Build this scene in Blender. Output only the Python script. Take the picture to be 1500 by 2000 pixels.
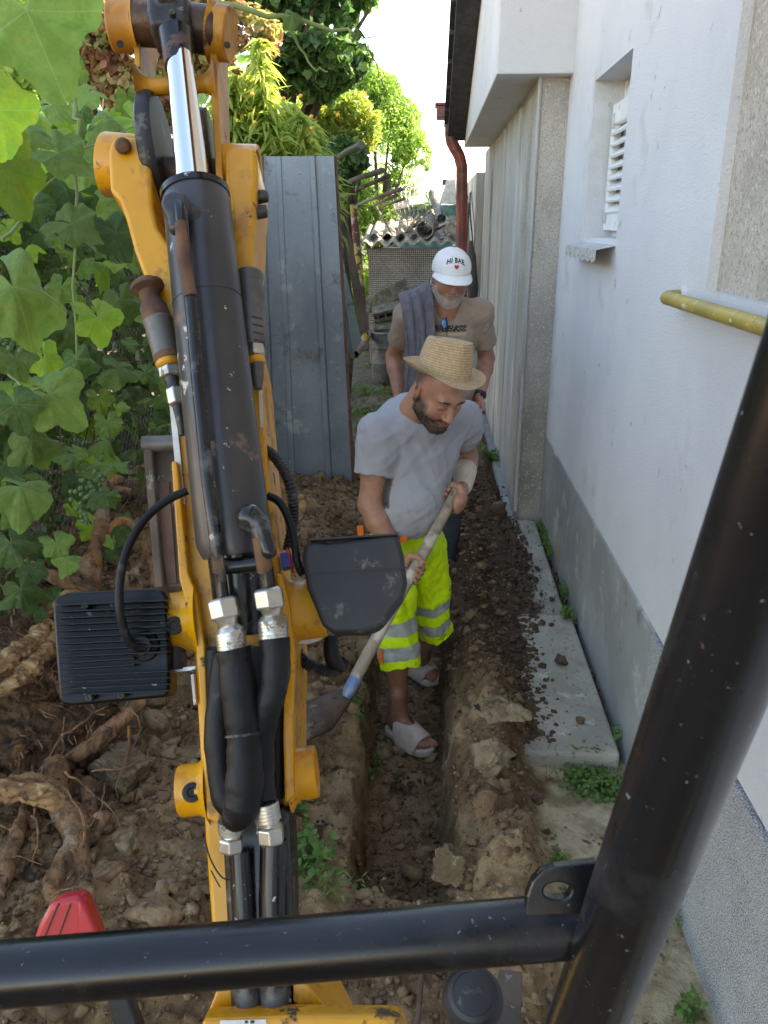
import bpy, math, random
import numpy as np
from mathutils import Vector, Matrix, Euler
R = math.radians
PI = math.pi
rng = np.random.default_rng(7)
random.seed(11)
S = bpy.context.scene
C = S.collection
for _o in list(bpy.data.objects):
    bpy.data.objects.remove(_o)

# ---------------------------------------------------------------- camera
PITCH, YAW, FPX, CAMZ = R(19.5), R(3.07), 1580.0, 1.8
cam_data = bpy.data.cameras.new('camera')
cam = bpy.data.objects.new('camera', cam_data)
C.objects.link(cam)
cam.location = (0, 0, CAMZ)
cam.rotation_euler = (R(90) - PITCH, 0, YAW)
cam_data.sensor_fit = 'VERTICAL'
cam_data.sensor_height = 36
cam_data.lens = FPX / 2000 * 36
cam_data.clip_start = 0.02
cam_data.clip_end = 3000
cam_data.dof.use_dof = True
cam_data.dof.focus_distance = 2.3
cam_data.dof.aperture_fstop = 20.0
S.camera = cam

# ---------------------------------------------------------------- sky, sun, exposure
SUN_EL, SUN_DIR = R(40), Vector((0.90, 0.42, 0)).normalized()   # horizontal direction TO the sun
world = bpy.data.worlds.new('World')
S.world = world
world.use_nodes = True
wn = world.node_tree
sky = wn.nodes.new('ShaderNodeTexSky')
sky.sky_type = 'NISHITA'
sky.sun_disc = False
sky.sun_elevation = SUN_EL
sky.sun_rotation = math.atan2(SUN_DIR.x, SUN_DIR.y)
sky.air_density = 1.0
sky.dust_density = 0.7
sky.ozone_density = 1.0
wn.links.new(sky.outputs[0], wn.nodes['Background'].inputs[0])
wn.nodes['Background'].inputs[1].default_value = 0.15
sl = bpy.data.lights.new('sun', 'SUN')
sl.energy = 4.2
sl.angle = R(0.6)
sl.color = (1.0, 0.93, 0.80)
sun = bpy.data.objects.new('sun', sl)
C.objects.link(sun)
sdir = Vector((SUN_DIR.x * math.cos(SUN_EL), SUN_DIR.y * math.cos(SUN_EL), math.sin(SUN_EL)))
sun.rotation_euler = sdir.to_track_quat('Z', 'Y').to_euler()
sun.location = (6, 3, 9)
S.view_settings.view_transform = 'Standard'
S.view_settings.look = 'None'
S.view_settings.gamma = 1
S.view_settings.use_curve_mapping = False
S.view_settings.exposure = 2.45
S.view_settings.use_white_balance = True
S.view_settings.white_balance_temperature = 8300
S.view_settings.white_balance_tint = 12

# ---------------------------------------------------------------- real-world coordinates from the survey of the photograph
_sp, _cp, _sy, _cy = math.sin(PITCH), math.cos(PITCH), math.sin(YAW), math.cos(YAW)
def ray(px, py):
    u, v = (px - 750) / FPX, (py - 1000) / FPX
    fwd, down = _cp - v * _sp, _sp + v * _cp
    return Vector((u * _cy - fwd * _sy, fwd * _cy + u * _sy, -down))
def pt(px, py, x=None, y=None, z=None, d=None):
    r = ray(px, py)
    if x is not None: s = x / r.x
    elif y is not None: s = y / r.y
    elif z is not None: s = (z - CAMZ) / r.z
    else: s = d
    return Vector((0, 0, CAMZ)) + r * s

# ---------------------------------------------------------------- naming, tagging, parenting
WM = {}
def _props(o, label, cat, group, kind):
    if label: o['label'] = label
    if cat: o['category'] = cat
    if group: o['group'] = group
    if kind: o['kind'] = kind
def thing(name, label, cat, loc=(0, 0, 0), group=None):
    o = bpy.data.objects.new(name, None)
    C.objects.link(o)
    o.location = loc
    o.empty_display_size = .1
    WM[o.name] = Matrix.Translation(Vector(loc))
    _props(o, label, cat, group, None)
    return o
def link(name, mesh, mat=None, parent=None, label=None, cat=None, group=None, kind=None):
    if mat is not None and len(mesh.materials) == 0:
        for m in (mat if isinstance(mat, (list, tuple)) else [mat]):
            mesh.materials.append(m)
    o = bpy.data.objects.new(name, mesh)
    C.objects.link(o)
    WM[o.name] = Matrix.Identity(4)
    if parent is not None:
        o.parent = parent
        o.matrix_parent_inverse = WM[parent.name].inverted()
    _props(o, label, cat, group, kind)
    return o
def kids(o):
    return [c for c in bpy.data.objects if c.parent == o]
def dup(root, loc, rot=None, scale=None, label=None, group=None, ch=None):
    r = root.copy(); C.objects.link(r); r.location = loc
    if rot is not None: r.rotation_euler = rot
    if scale is not None: r.scale = (scale,) * 3 if not hasattr(scale, '__len__') else scale
    if label: r['label'] = label
    if group: r['group'] = group
    for c in (ch if ch is not None else kids(root)):
        k = c.copy(); C.objects.link(k); k.parent = r
        for g in kids(c) if ch is None else []:
            q = g.copy(); C.objects.link(q); q.parent = k
    return r

# ---------------------------------------------------------------- mesh builder
class MB:
    def __init__(s): s.v = []; s.f = []; s.mi = []; s.m = 0
    def add(s, vs, fs):
        n = len(s.v)
        s.v.extend([tuple(p) for p in vs])
        s.f.extend([tuple(i + n for i in f) for f in fs])
        s.mi.extend([s.m] * len(fs))
        return s
    def quad(s, a, b, c, d): return s.add([a, b, c, d], [(0, 1, 2, 3)])
    def box(s, lo, hi, M=None):
        x0, y0, z0 = lo; x1, y1, z1 = hi
        vs = [Vector(p) for p in ((x0,y0,z0),(x1,y0,z0),(x1,y1,z0),(x0,y1,z0),(x0,y0,z1),(x1,y0,z1),(x1,y1,z1),(x0,y1,z1))]
        if M is not None: vs = [M @ p for p in vs]
        return s.add(vs, [(0,3,2,1),(4,5,6,7),(0,1,5,4),(1,2,6,5),(2,3,7,6),(3,0,4,7)])
    def hexa(s, p):   # eight corners: bottom ring 0-3, top ring 4-7
        return s.add(p, [(0,3,2,1),(4,5,6,7),(0,1,5,4),(1,2,6,5),(2,3,7,6),(3,0,4,7)])
    def tube(s, pts, rad, n=12, caps=True, flat=1.0, twist=0.0):
        pts = [Vector(p) for p in pts]
        m = len(pts)
        rad = list(rad) if hasattr(rad, '__len__') else [rad] * m
        t = [(pts[min(i+1, m-1)] - pts[max(i-1, 0)]).normalized() for i in range(m)]
        up = Vector((0, 0, 1)) if abs(t[0].z) < .9 else Vector((0, 1, 0))
        a = t[0].cross(up).normalized()
        vs = []
        for i in range(m):
            a = (a - t[i] * a.dot(t[i])).normalized()
            b = t[i].cross(a)
            for k in range(n):
                w = 2 * PI * k / n + twist
                vs.append(pts[i] + (a * math.cos(w) + b * math.sin(w) * flat) * rad[i])
        fs = []
        for i in range(m - 1):
            for k in range(n):
                k2 = (k + 1) % n
                fs.append((i*n+k, i*n+k2, (i+1)*n+k2, (i+1)*n+k))
        if caps:
            fs.append(tuple(range(n-1, -1, -1)))
            fs.append(tuple((m-1)*n + k for k in range(n)))
        return s.add(vs, fs)
    def lathe(s, prof, M=None, n=32, cap=True):
        vs = []
        for (r, z) in prof:
            for k in range(n):
                w = 2 * PI * k / n
                p = Vector((r * math.cos(w), r * math.sin(w), z))
                vs.append(M @ p if M is not None else p)
        fs = []
        for i in range(len(prof) - 1):
            for k in range(n):
                k2 = (k + 1) % n
                fs.append((i*n+k, i*n+k2, (i+1)*n+k2, (i+1)*n+k))
        if cap:
            fs.append(tuple(range(n-1, -1, -1)))
            fs.append(tuple((len(prof)-1)*n + k for k in range(n)))
        return s.add(vs, fs)
    def prism(s, poly, fn, t0, t1):
        """poly: 2-D outline; fn(a, b, t) -> 3-D point; extruded from t0 to t1"""
        n = len(poly)
        vs = [fn(a, b, t0) for a, b in poly] + [fn(a, b, t1) for a, b in poly]
        fs = [tuple(range(n)), tuple(range(2*n-1, n-1, -1))]
        fs += [(i, i + n, (i+1) % n + n, (i+1) % n) for i in range(n)]
        return s.add(vs, fs)
    def mesh(s, name='m', smooth=True):
        me = bpy.data.meshes.new(name)
        me.from_pydata(s.v, [], s.f)
        if smooth: me.polygons.foreach_set('use_smooth', [True] * len(me.polygons))
        me.polygons.foreach_set('material_index', s.mi)
        me.update()
        return me
def axis_matrix(p, direction, up=(0, 0, 1)):
    """local Z along direction, origin p"""
    z = Vector(direction).normalized()
    u = Vector(up)
    if abs(z.dot(u.normalized())) > .98: u = Vector((0, 1, 0))
    x = u.cross(z).normalized(); y = z.cross(x)
    M = Matrix((x, y, z)).transposed().to_4x4(); M.translation = Vector(p)
    return M
def fix_normals(me):
    import bmesh
    b = bmesh.new(); b.from_mesh(me); bmesh.ops.recalc_face_normals(b, faces=b.faces); b.to_mesh(me); b.free()
def obj(name, mb, mat, parent=None, smooth=True, bevel=0, seg=2, ang=35, label=None, cat=None, group=None, kind=None, fix=True):
    me = mb.mesh(name, smooth) if isinstance(mb, MB) else mb
    if fix: fix_normals(me)
    o = link(name, me, mat, parent, label, cat, group, kind)
    if bevel:
        b = o.modifiers.new('bevel', 'BEVEL'); b.width = bevel; b.segments = seg; b.limit_method = 'ANGLE'; b.angle_limit = R(ang)
    if smooth and isinstance(mb, MB):
        try: me.set_sharp_from_angle(angle=R(ang))
        except Exception: pass
    return o
def np_mesh(V, F, name='m', smooth=True, col=None):
    V = np.asarray(V, dtype=np.float32); F = np.asarray(F, dtype=np.int32)
    me = bpy.data.meshes.new(name)
    k = F.shape[1]
    me.vertices.add(len(V)); me.vertices.foreach_set('co', V.ravel())
    me.loops.add(F.size); me.loops.foreach_set('vertex_index', F.ravel())
    me.polygons.add(len(F)); me.polygons.foreach_set('loop_start', np.arange(0, F.size, k, dtype=np.int32))
    me.update(calc_edges=True)
    me.validate()
    if smooth: me.polygons.foreach_set('use_smooth', np.ones(len(me.polygons), dtype=bool))
    if col is not None:
        a = me.color_attributes.new('Col', 'FLOAT_COLOR', 'POINT')
        c4 = np.ones((len(V), 4), dtype=np.float32); c4[:, :3] = col
        a.data.foreach_set('color', c4.ravel())
    me.update()
    return me

# ---------------------------------------------------------------- vectorised noise
def _hash(ix, iy, iz, seed):
    h = (ix * 374761393 + iy * 668265263 + iz * 1440662683 + seed * 974634777) & 0xffffffff
    h = (h ^ (h >> 13)) * 1274126177 & 0xffffffff
    h = (h ^ (h >> 16)) * 2246822519 & 0xffffffff
    return ((h ^ (h >> 15)) & 0xffffff) / float(0xffffff)
def vnoise(P, seed=0):
    P = np.asarray(P, dtype=np.float64)
    if P.shape[-1] == 2: P = np.concatenate([P, np.zeros(P.shape[:-1] + (1,))], -1)
    i = np.floor(P).astype(np.int64); f = P - i; f = f * f * (3 - 2 * f)
    out = 0
    for dx in (0, 1):
        wx = f[..., 0] if dx else 1 - f[..., 0]
        for dy in (0, 1):
            wy = f[..., 1] if dy else 1 - f[..., 1]
            for dz in (0, 1):
                wz = f[..., 2] if dz else 1 - f[..., 2]
                out = out + wx * wy * wz * _hash(i[..., 0] + dx, i[..., 1] + dy, i[..., 2] + dz, seed)
    return out * 2 - 1
def fbm(P, oct=4, seed=0, gain=.5, lac=2.03):
    P = np.asarray(P, dtype=np.float64); a = 1; o = 0; t = 0
    for k in range(oct):
        o = o + a * vnoise(P, seed + k * 17); t += a; a *= gain; P = P * lac + 3.17
    return o / t
def sstep(a, b, x):
    t = np.clip((x - a) / (b - a), 0, 1); return t * t * (3 - 2 * t)

# ---------------------------------------------------------------- signed-distance modelling
class SDF:
    """A solid made of blended primitives, meshed by surface nets. k = blend radius."""
    def __init__(s): s.pr = []
    def cap(s, a, b, ra, rb=None, k=.02, op='u'):
        a = np.array(a, float); b = np.array(b, float); rb = ra if rb is None else rb
        m = max(ra, rb)
        def f(X):
            pa = X - a; ba = b - a; h = np.clip((pa @ ba) / max(ba @ ba, 1e-9), 0, 1)
            return np.linalg.norm(pa - h[..., None] * ba, axis=-1) - (ra + (rb - ra) * h)
        s.pr.append((f, np.minimum(a, b) - m, np.maximum(a, b) + m, k, op)); return s
    def chain(s, pts, rads, k=.015, op='u'):
        for i in range(len(pts) - 1): s.cap(pts[i], pts[i+1], rads[i], rads[i+1], k, op)
        return s
    def ell(s, c, r, M=None, k=.02, op='u'):
        """ellipsoid; M is a 3x3 rotation whose columns are its axes"""
        c = np.array(c, float); r = np.array(r, float); Rm = np.eye(3) if M is None else np.array(M, float)[:3, :3]
        m = r.max(); mn = r.min()
        def f(X):
            q = (X - c) @ Rm
            k0 = np.linalg.norm(q / r, axis=-1); k1 = np.linalg.norm(q / (r * r), axis=-1)
            return np.where(k1 > 1e-9, k0 * (k0 - 1) / np.maximum(k1, 1e-9), -mn)
        s.pr.append((f, c - m, c + m, k, op)); return s
    def box(s, c, h, M=None, rad=.005, k=.01, op='u'):
        c = np.array(c, float); h = np.array(h, float) - rad; Rm = np.eye(3) if M is None else np.array(M, float)[:3, :3]
        m = np.linalg.norm(h) + rad
        def f(X):
            q = np.abs((X - c) @ Rm) - h
            return np.linalg.norm(np.maximum(q, 0), axis=-1) + np.minimum(q.max(-1), 0) - rad
        s.pr.append((f, c - m, c + m, k, op)); return s
    def cyl(s, a, b, r, rad=.004, k=.01, op='u'):
        a = np.array(a, float); b = np.array(b, float); L = np.linalg.norm(b - a); d = (b - a) / L; c = (a + b) / 2
        def f(X):
            q = X - c; h = q @ d; w = np.linalg.norm(q - h[..., None] * d, axis=-1)
            e0 = w - (r - rad); e1 = np.abs(h) - (L / 2 - rad)
            return np.hypot(np.maximum(e0, 0), np.maximum(e1, 0)) + np.minimum(np.maximum(e0, e1), 0) - rad
        s.pr.append((f, np.minimum(a, b) - r, np.maximum(a, b) + r, k, op)); return s
    def half(s, p, n, k=.004):
        """keep what lies behind the plane through p with normal n"""
        p = np.array(p, float); n = np.array(n, float); n = n / np.linalg.norm(n)
        s.pr.append((lambda X: (X - p) @ n, None, None, k, 'i')); return s
    def fn(s, f, lo=None, hi=None, k=.01, op='u'):
        s.pr.append((f, lo, hi, k, op)); return s
    def eval(s, lo, hi, res):
        lo = np.array(lo, float); hi = np.array(hi, float)
        n = np.maximum(np.ceil((hi - lo) / res).astype(int) + 1, 3)
        ax = [lo[i] + np.arange(n[i]) * res for i in range(3)]
        F = np.full(tuple(n), 0.5)
        for (f, a, b, k, op) in s.pr:
            if a is None: i0 = [0] * 3; i1 = list(n)
            else:
                mg = k + 3 * res
                i0 = [max(0, int((a[i] - mg - lo[i]) / res)) for i in range(3)]
                i1 = [min(n[i], int((b[i] + mg - lo[i]) / res) + 2) for i in range(3)]
                if any(i1[i] <= i0[i] for i in range(3)): continue
            sl = tuple(slice(i0[i], i1[i]) for i in range(3))
            X = np.stack(np.meshgrid(*[ax[i][sl[i]] for i in range(3)], indexing='ij'), -1)
            d = f(X); A = F[sl]
            if op == 'u':
                h = np.maximum(k - np.abs(A - d), 0) / k; F[sl] = np.minimum(A, d) - h * h * k * .25
            elif op == 's':
                d = -d; h = np.maximum(k - np.abs(A - d), 0) / k; F[sl] = np.maximum(A, d) + h * h * k * .25
            else:
                h = np.maximum(k - np.abs(A - d), 0) / k; F[sl] = np.maximum(A, d) + h * h * k * .25
        return F, lo
    def bounds(s, pad=.01):
        L = [a for (_, a, b, _, op) in s.pr if a is not None and op == 'u']; H = [b for (_, a, b, _, op) in s.pr if b is not None and op == 'u']
        return np.min(L, 0) - pad, np.max(H, 0) + pad
    def mesh(s, res, lo=None, hi=None, smooth=1):
        if lo is None: lo, hi = s.bounds(2.5 * res)
        F, o = s.eval(lo, hi, res)
        return surface_nets(F, o, res, smooth)
def surface_nets(F, o, res, smooth=1):
    ins = F < 0
    n = np.array(F.shape) - 1
    c = [ins[i:n[0]+i, j:n[1]+j, k:n[2]+k] for i in (0, 1) for j in (0, 1) for k in (0, 1)]
    cnt = sum(x.astype(np.int8) for x in c)
    act = (cnt > 0) & (cnt < 8)
    I = np.argwhere(act)
    if len(I) == 0: return np.zeros((0, 3)), np.zeros((0, 4), int)
    idx = np.full(act.shape, -1, np.int64); idx[act] = np.arange(len(I))
    acc = np.zeros((len(I), 3)); w = np.zeros(len(I))
    corners = [np.array(q) for q in ((0,0,0),(1,0,0),(0,1,0),(1,1,0),(0,0,1),(1,0,1),(0,1,1),(1,1,1))]
    for e in ((0,1),(2,3),(4,5),(6,7),(0,2),(1,3),(4,6),(5,7),(0,4),(1,5),(2,6),(3,7)):
        A, B = corners[e[0]], corners[e[1]]
        fa = F[tuple((I + A).T)]; fb = F[tuple((I + B).T)]
        m = (fa < 0) != (fb < 0)
        t = np.where(m, fa / np.where(np.abs(fa - fb) < 1e-12, 1, fa - fb), 0)
        acc += (A + (B - A) * t[:, None]) * m[:, None]; w += m
    V = o + (I + acc / w[:, None]) * res
    Q = []
    for ax in range(3):
        sh = [slice(None)] * 3; s1 = list(sh); s2 = list(sh); s1[ax] = slice(0, -1); s2[ax] = slice(1, None)
        a = ins[tuple(s1)]; b = ins[tuple(s2)]
        E = np.argwhere(a != b)
        u, v = [(1, 2), (2, 0), (0, 1)][ax]
        ok = (E[:, u] > 0) & (E[:, v] > 0) & (E[:, u] < n[u]) & (E[:, v] < n[v])
        E = E[ok]
        du = np.zeros(3, int); du[u] = 1; dv = np.zeros(3, int); dv[v] = 1
        q = np.stack([idx[tuple((E - du - dv).T)], idx[tuple((E - dv).T)], idx[tuple(E.T)], idx[tuple((E - du).T)]], 1)
        fl = a[tuple(E.T)]
        q[~fl] = q[~fl][:, ::-1]
        Q.append(q)
    Q = np.concatenate(Q)
    Q = Q[(Q >= 0).all(1)]
    for _ in range(smooth):
        a = np.zeros_like(V); c_ = np.zeros(len(V))
        for i in range(4):
            j = (i + 1) % 4
            np.add.at(a, Q[:, i], V[Q[:, j]]); np.add.at(a, Q[:, j], V[Q[:, i]])
            np.add.at(c_, Q[:, i], 1); np.add.at(c_, Q[:, j], 1)
        m = c_ > 0
        V[m] = V[m] * .5 + a[m] / c_[m][:, None] * .5
    return V, Q
def vnormals(V, Q):
    n = np.cross(V[Q[:, 2]] - V[Q[:, 0]], V[Q[:, 3]] - V[Q[:, 1]])
    N = np.zeros_like(V)
    for i in range(4): np.add.at(N, Q[:, i], n)
    return N / np.maximum(np.linalg.norm(N, axis=1), 1e-12)[:, None]
def vjoin(parts):
    V = []; F = []; n = 0
    for v, f in parts:
        V.append(v); F.append(f + n); n += len(v)
    return np.concatenate(V), np.concatenate(F)

# ---------------------------------------------------------------- materials
def mat(name, base, rough=.6, metal=0.0, c2=None, scale=4, fac=(.4, .6), detail=6, bump=0, bscale=60, bdist=.01, layers=(),
        vcol=False, trans=0, tcol=None, spec=.5, coat=0, sss=0, rnd=0, bump2=0, b2scale=300, stretch=None, rvar=0, tex=None):
    """layers: (colour, scale, lo, hi, roughness or None, metal or None, stretch or None) noise-masked patches over the base"""
    m = bpy.data.materials.new(name); m.use_nodes = True
    nt = m.node_tree; N = nt.nodes; L = nt.links
    P = N['Principled BSDF']
    tc = N.new('ShaderNodeTexCoord')
    vec = tc.outputs['Object']
    def mapped(st, off=0):
        mp = N.new('ShaderNodeMapping'); mp.inputs['Scale'].default_value = st or (1, 1, 1); mp.inputs['Location'].default_value = (off, off * .7, off * 1.3)
        L.new(vec, mp.inputs['Vector']); return mp.outputs[0]
    def nz(sc, st=None, off=0, det=detail, rgh=.6):
        n = N.new('ShaderNodeTexNoise'); n.inputs['Scale'].default_value = sc; n.inputs['Detail'].default_value = det; n.inputs['Roughness'].default_value = rgh
        L.new(mapped(st, off), n.inputs['Vector']); return n.outputs['Fac']
    def ramp(src, lo, hi, a=0.0, b=1.0):
        r = N.new('ShaderNodeMapRange'); r.inputs['From Min'].default_value = lo; r.inputs['From Max'].default_value = hi
        r.inputs['To Min'].default_value = a; r.inputs['To Max'].default_value = b; r.interpolation_type = 'SMOOTHSTEP'
        L.new(src, r.inputs['Value']); return r.outputs[0]
    def mix(fc, a, b):
        x = N.new('ShaderNodeMix'); x.data_type = 'RGBA'
        for sock, val in ((x.inputs[0], fc), (x.inputs[6], a), (x.inputs[7], b)):
            if hasattr(val, 'is_linked') or hasattr(val, 'node'): L.new(val, sock)
            elif isinstance(val, (int, float)): sock.default_value = val
            else: sock.default_value = tuple(val) + (1,)
        return x.outputs[2]
    def mixf(fc, a, b):
        x = N.new('ShaderNodeMix'); x.data_type = 'FLOAT'
        for sock, val in ((x.inputs[0], fc), (x.inputs[2], a), (x.inputs[3], b)):
            if hasattr(val, 'node'): L.new(val, sock)
            else: sock.default_value = val
        return x.outputs[0]
    col = tuple(base) + (1,)
    if vcol:
        at = N.new('ShaderNodeAttribute'); at.attribute_name = 'Col'; colsock = at.outputs['Color']
        if c2 is not None:
            mm = N.new('ShaderNodeMix'); mm.data_type = 'RGBA'; mm.blend_type = 'MULTIPLY'; mm.inputs[0].default_value = 1
            L.new(colsock, mm.inputs[6]); L.new(mix(ramp(nz(scale, stretch), *fac), (1, 1, 1), c2), mm.inputs[7]); colsock = mm.outputs[2]
    elif c2 is not None: colsock = mix(ramp(nz(scale, stretch), *fac), base, c2)
    else: colsock = mix(0.0, base, base)
    rs = rough; ms = metal
    if rvar: rs = ramp(nz(scale * 1.7, stretch, 5.5), .3, .7, max(.02, rough - rvar), min(1, rough + rvar))
    for i, ly in enumerate(layers):
        c, sc, lo, hi = ly[:4]
        rr = ly[4] if len(ly) > 4 else None; mm_ = ly[5] if len(ly) > 5 else None; st = ly[6] if len(ly) > 6 else None
        fc = ramp(nz(sc, st, 11.3 * (i + 1), 8, .65), .5 + (lo - .5) * .62, .5 + (hi - .5) * .62)
        colsock = mix(fc, colsock, c)
        if rr is not None: rs = mixf(fc, rs, rr)
        if mm_ is not None: ms = mixf(fc, ms, mm_)
    if tex is not None: colsock = tex(N, L, colsock, tc, mix, ramp)
    if rnd:
        oi = N.new('ShaderNodeObjectInfo'); hs = N.new('ShaderNodeHueSaturation')
        r = N.new('ShaderNodeMapRange'); r.inputs['To Min'].default_value = 1 - rnd; r.inputs['To Max'].default_value = 1 + rnd
        L.new(oi.outputs['Random'], r.inputs['Value']); L.new(r.outputs[0], hs.inputs['Value']); L.new(colsock, hs.inputs['Color']); colsock = hs.outputs[0]
    L.new(colsock, P.inputs['Base Color'])
    for sock, val in ((P.inputs['Roughness'], rs), (P.inputs['Metallic'], ms)):
        if hasattr(val, 'node'): L.new(val, sock)
        else: sock.default_value = val
    P.inputs['Specular IOR Level'].default_value = spec
    if coat: P.inputs['Coat Weight'].default_value = coat; P.inputs['Coat Roughness'].default_value = .12
    if sss:
        P.inputs['Subsurface Weight'].default_value = sss; P.inputs['Subsurface Radius'].default_value = (.8, .35, .2); P.inputs['Subsurface Scale'].default_value = .012
    nsock = None
    if bump:
        b = N.new('ShaderNodeBump'); b.inputs['Strength'].default_value = bump; b.inputs['Distance'].default_value = bdist
        L.new(nz(bscale, stretch, 2.2), b.inputs['Height']); nsock = b.outputs[0]
    if bump2:
        b = N.new('ShaderNodeBump'); b.inputs['Strength'].default_value = bump2; b.inputs['Distance'].default_value = bdist * .4
        L.new(nz(b2scale, None, 4.2, 3), b.inputs['Height'])
        if nsock: L.new(nsock, b.inputs['Normal'])
        nsock = b.outputs[0]
    if nsock: L.new(nsock, P.inputs['Normal'])
    if trans:
        t = N.new('ShaderNodeBsdfTranslucent'); mx = N.new('ShaderNodeMixShader'); mx.inputs[0].default_value = trans
        hv = N.new('ShaderNodeHueSaturation'); hv.inputs['Value'].default_value = 1.5; hv.inputs['Saturation'].default_value = 1.1
        L.new(colsock, hv.inputs['Color']); L.new(hv.outputs[0], t.inputs['Color'])
        if nsock: L.new(nsock, t.inputs['Normal'])
        L.new(P.outputs[0], mx.inputs[1]); L.new(t.outputs[0], mx.inputs[2])
        L.new(mx.outputs[0], N['Material Output'].inputs['Surface'])
    return m
# ================================================================ MATERIALS OF THE PLACE
M = {}
M['stucco'] = mat('white_stucco', (.74, .73, .73), .92, c2=(.68, .675, .68), scale=1.1, bump=1.0, bscale=150, bdist=.006, bump2=.6, b2scale=420,
                  layers=[((.62, .61, .58), 2.2, .60, .78), ((.52, .50, .46), 9, .72, .8)])
def _pebble(dark):
    def tex(N, L, col, tc, mix, ramp):
        v = N.new('ShaderNodeTexVoronoi'); v.inputs['Scale'].default_value = 150; L.new(tc.outputs['Object'], v.inputs['Vector'])
        s = N.new('ShaderNodeSeparateColor'); L.new(v.outputs['Color'], s.inputs[0])
        return mix(ramp(s.outputs[0], .45, .6, 0, .8), col, dark)
    return tex
M['roughcast'] = mat('old_roughcast', (.62, .54, .45), .95, c2=(.50, .43, .35), scale=3, bump=1.0, bscale=85, bdist=.012, bump2=.5, b2scale=200,
                     layers=[((.40, .335, .275), 95, .52, .66), ((.70, .62, .53), 60, .56, .72)])  # dark and pale layers paint shaded pits and highlights of the rough render
M['columncast'] = mat('grey_roughcast', (.50, .455, .39), .95, c2=(.38, .35, .30), scale=2.2, bump=.8, bscale=110, bdist=.008,
                      layers=[((.27, .245, .21), 2.2, .52, .76, None, None, (1, 1, .5)), ((.58, .52, .44), 70, .56, .70), ((.29, .26, .22), 110, .54, .68)])
M['sidewall'] = mat('streaked_render', (.52, .505, .48), .95, c2=(.36, .345, .32), scale=5, stretch=(1, 1, .12), fac=(.35, .7), bump=.6, bscale=120, bdist=.006,
                    layers=[((.27, .26, .24), 7, .60, .78, None, None, (1, 1, .1)), ((.66, .62, .54), 3, .58, .75, None, None, (1, 1, .3))])
M['plinth'] = mat('cement_plinth', (.31, .31, .30), .8, c2=(.25, .25, .245), scale=2.5, bump=.25, bscale=18, bdist=.006, bump2=.15,
                  layers=[((.42, .42, .40), 5, .58, .74), ((.20, .20, .19), 9, .66, .8), ((.30, .26, .2), 3, .6, .8)])
M['speckle'] = mat('speckled_plaster', (.13, .13, .13), .6, c2=(.2, .2, .2), scale=8, bump=.8, bscale=300, bdist=.004,
                   layers=[((.75, .75, .75), 330, .535, .56), ((.5, .49, .47), 190, .58, .62)])
M['concrete'] = mat('slab_concrete', (.44, .395, .315), .9, c2=(.35, .31, .24), scale=5, bump=.4, bscale=40, bdist=.006, bump2=.4,
                    layers=[((.25, .21, .16), 4, .58, .82), ((.55, .52, .45), 7, .66, .80), ((.2, .16, .12), 60, .64, .7)])
M['soffit'] = mat('dark_soffit', (.055, .055, .06), .8, c2=(.03, .03, .035), scale=12, bump=.3, bscale=40)
M['tileroof'] = mat('roof_tile', (.26, .11, .07), .8, c2=(.16, .08, .06), scale=8, bump=.3, bscale=40)
M['redpipe'] = mat('oxide_red_paint', (.30, .055, .045), .38, c2=(.16, .04, .035), scale=4, layers=[((.4, .33, .3), 70, .70, .74), ((.12, .05, .04), 6, .6, .75)], bump=.05)
M['whitepvc'] = mat('white_paint', (.82, .82, .80), .4, c2=(.74, .74, .72), scale=6, layers=[((.5, .48, .44), 9, .66, .8)])
M['zincpale'] = mat('pale_zinc', (.62, .63, .62), .5, .3, c2=(.5, .5, .48), scale=20, bump=.2, bscale=60)
M['yellowpipe'] = mat('gas_yellow', (.46, .34, .06), .45, c2=(.36, .27, .06), scale=8, layers=[((.70, .66, .55), 26, .66, .69, .8), ((.2, .17, .08), 40, .68, .75)], bump=.25, bscale=30, bdist=.003)
M['soil'] = mat('soil', (.2, .15, .1), .97, vcol=True, c2=(.62, .58, .54), scale=14, fac=(.4, .62), bump=.9, bscale=45, bdist=.02, bump2=.7, b2scale=220, spec=.2,
                layers=[((.36, .28, .18), 75, .70, .78), ((.06, .036, .02), 25, .64, .82)])
M['clod'] = mat('clod', (.27, .168, .092), .97, c2=(.165, .10, .056), scale=9, bump=.8, bscale=70, bdist=.01, bump2=.6, spec=.2, layers=[((.32, .23, .14), 3.5, .52, .66), ((.045, .03, .022), 5, .6, .72)])
M['claystone'] = mat('clay_lump', (.29, .215, .13), .97, c2=(.17, .118, .068), scale=9, bump=1, bscale=40, bdist=.015, bump2=.6, spec=.2, layers=[((.36, .28, .18), 20, .60, .74), ((.10, .085, .04), 12, .6, .78)])
M['darkclod'] = mat('moist_clod', (.085, .052, .034), .95, c2=(.14, .088, .052), scale=20, bump=.9, bscale=50, bdist=.01, bump2=.6, spec=.25)
M['grass'] = mat('weed_green', (.09, .19, .035), .6, c2=(.15, .25, .06), scale=20, trans=.3)

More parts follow.
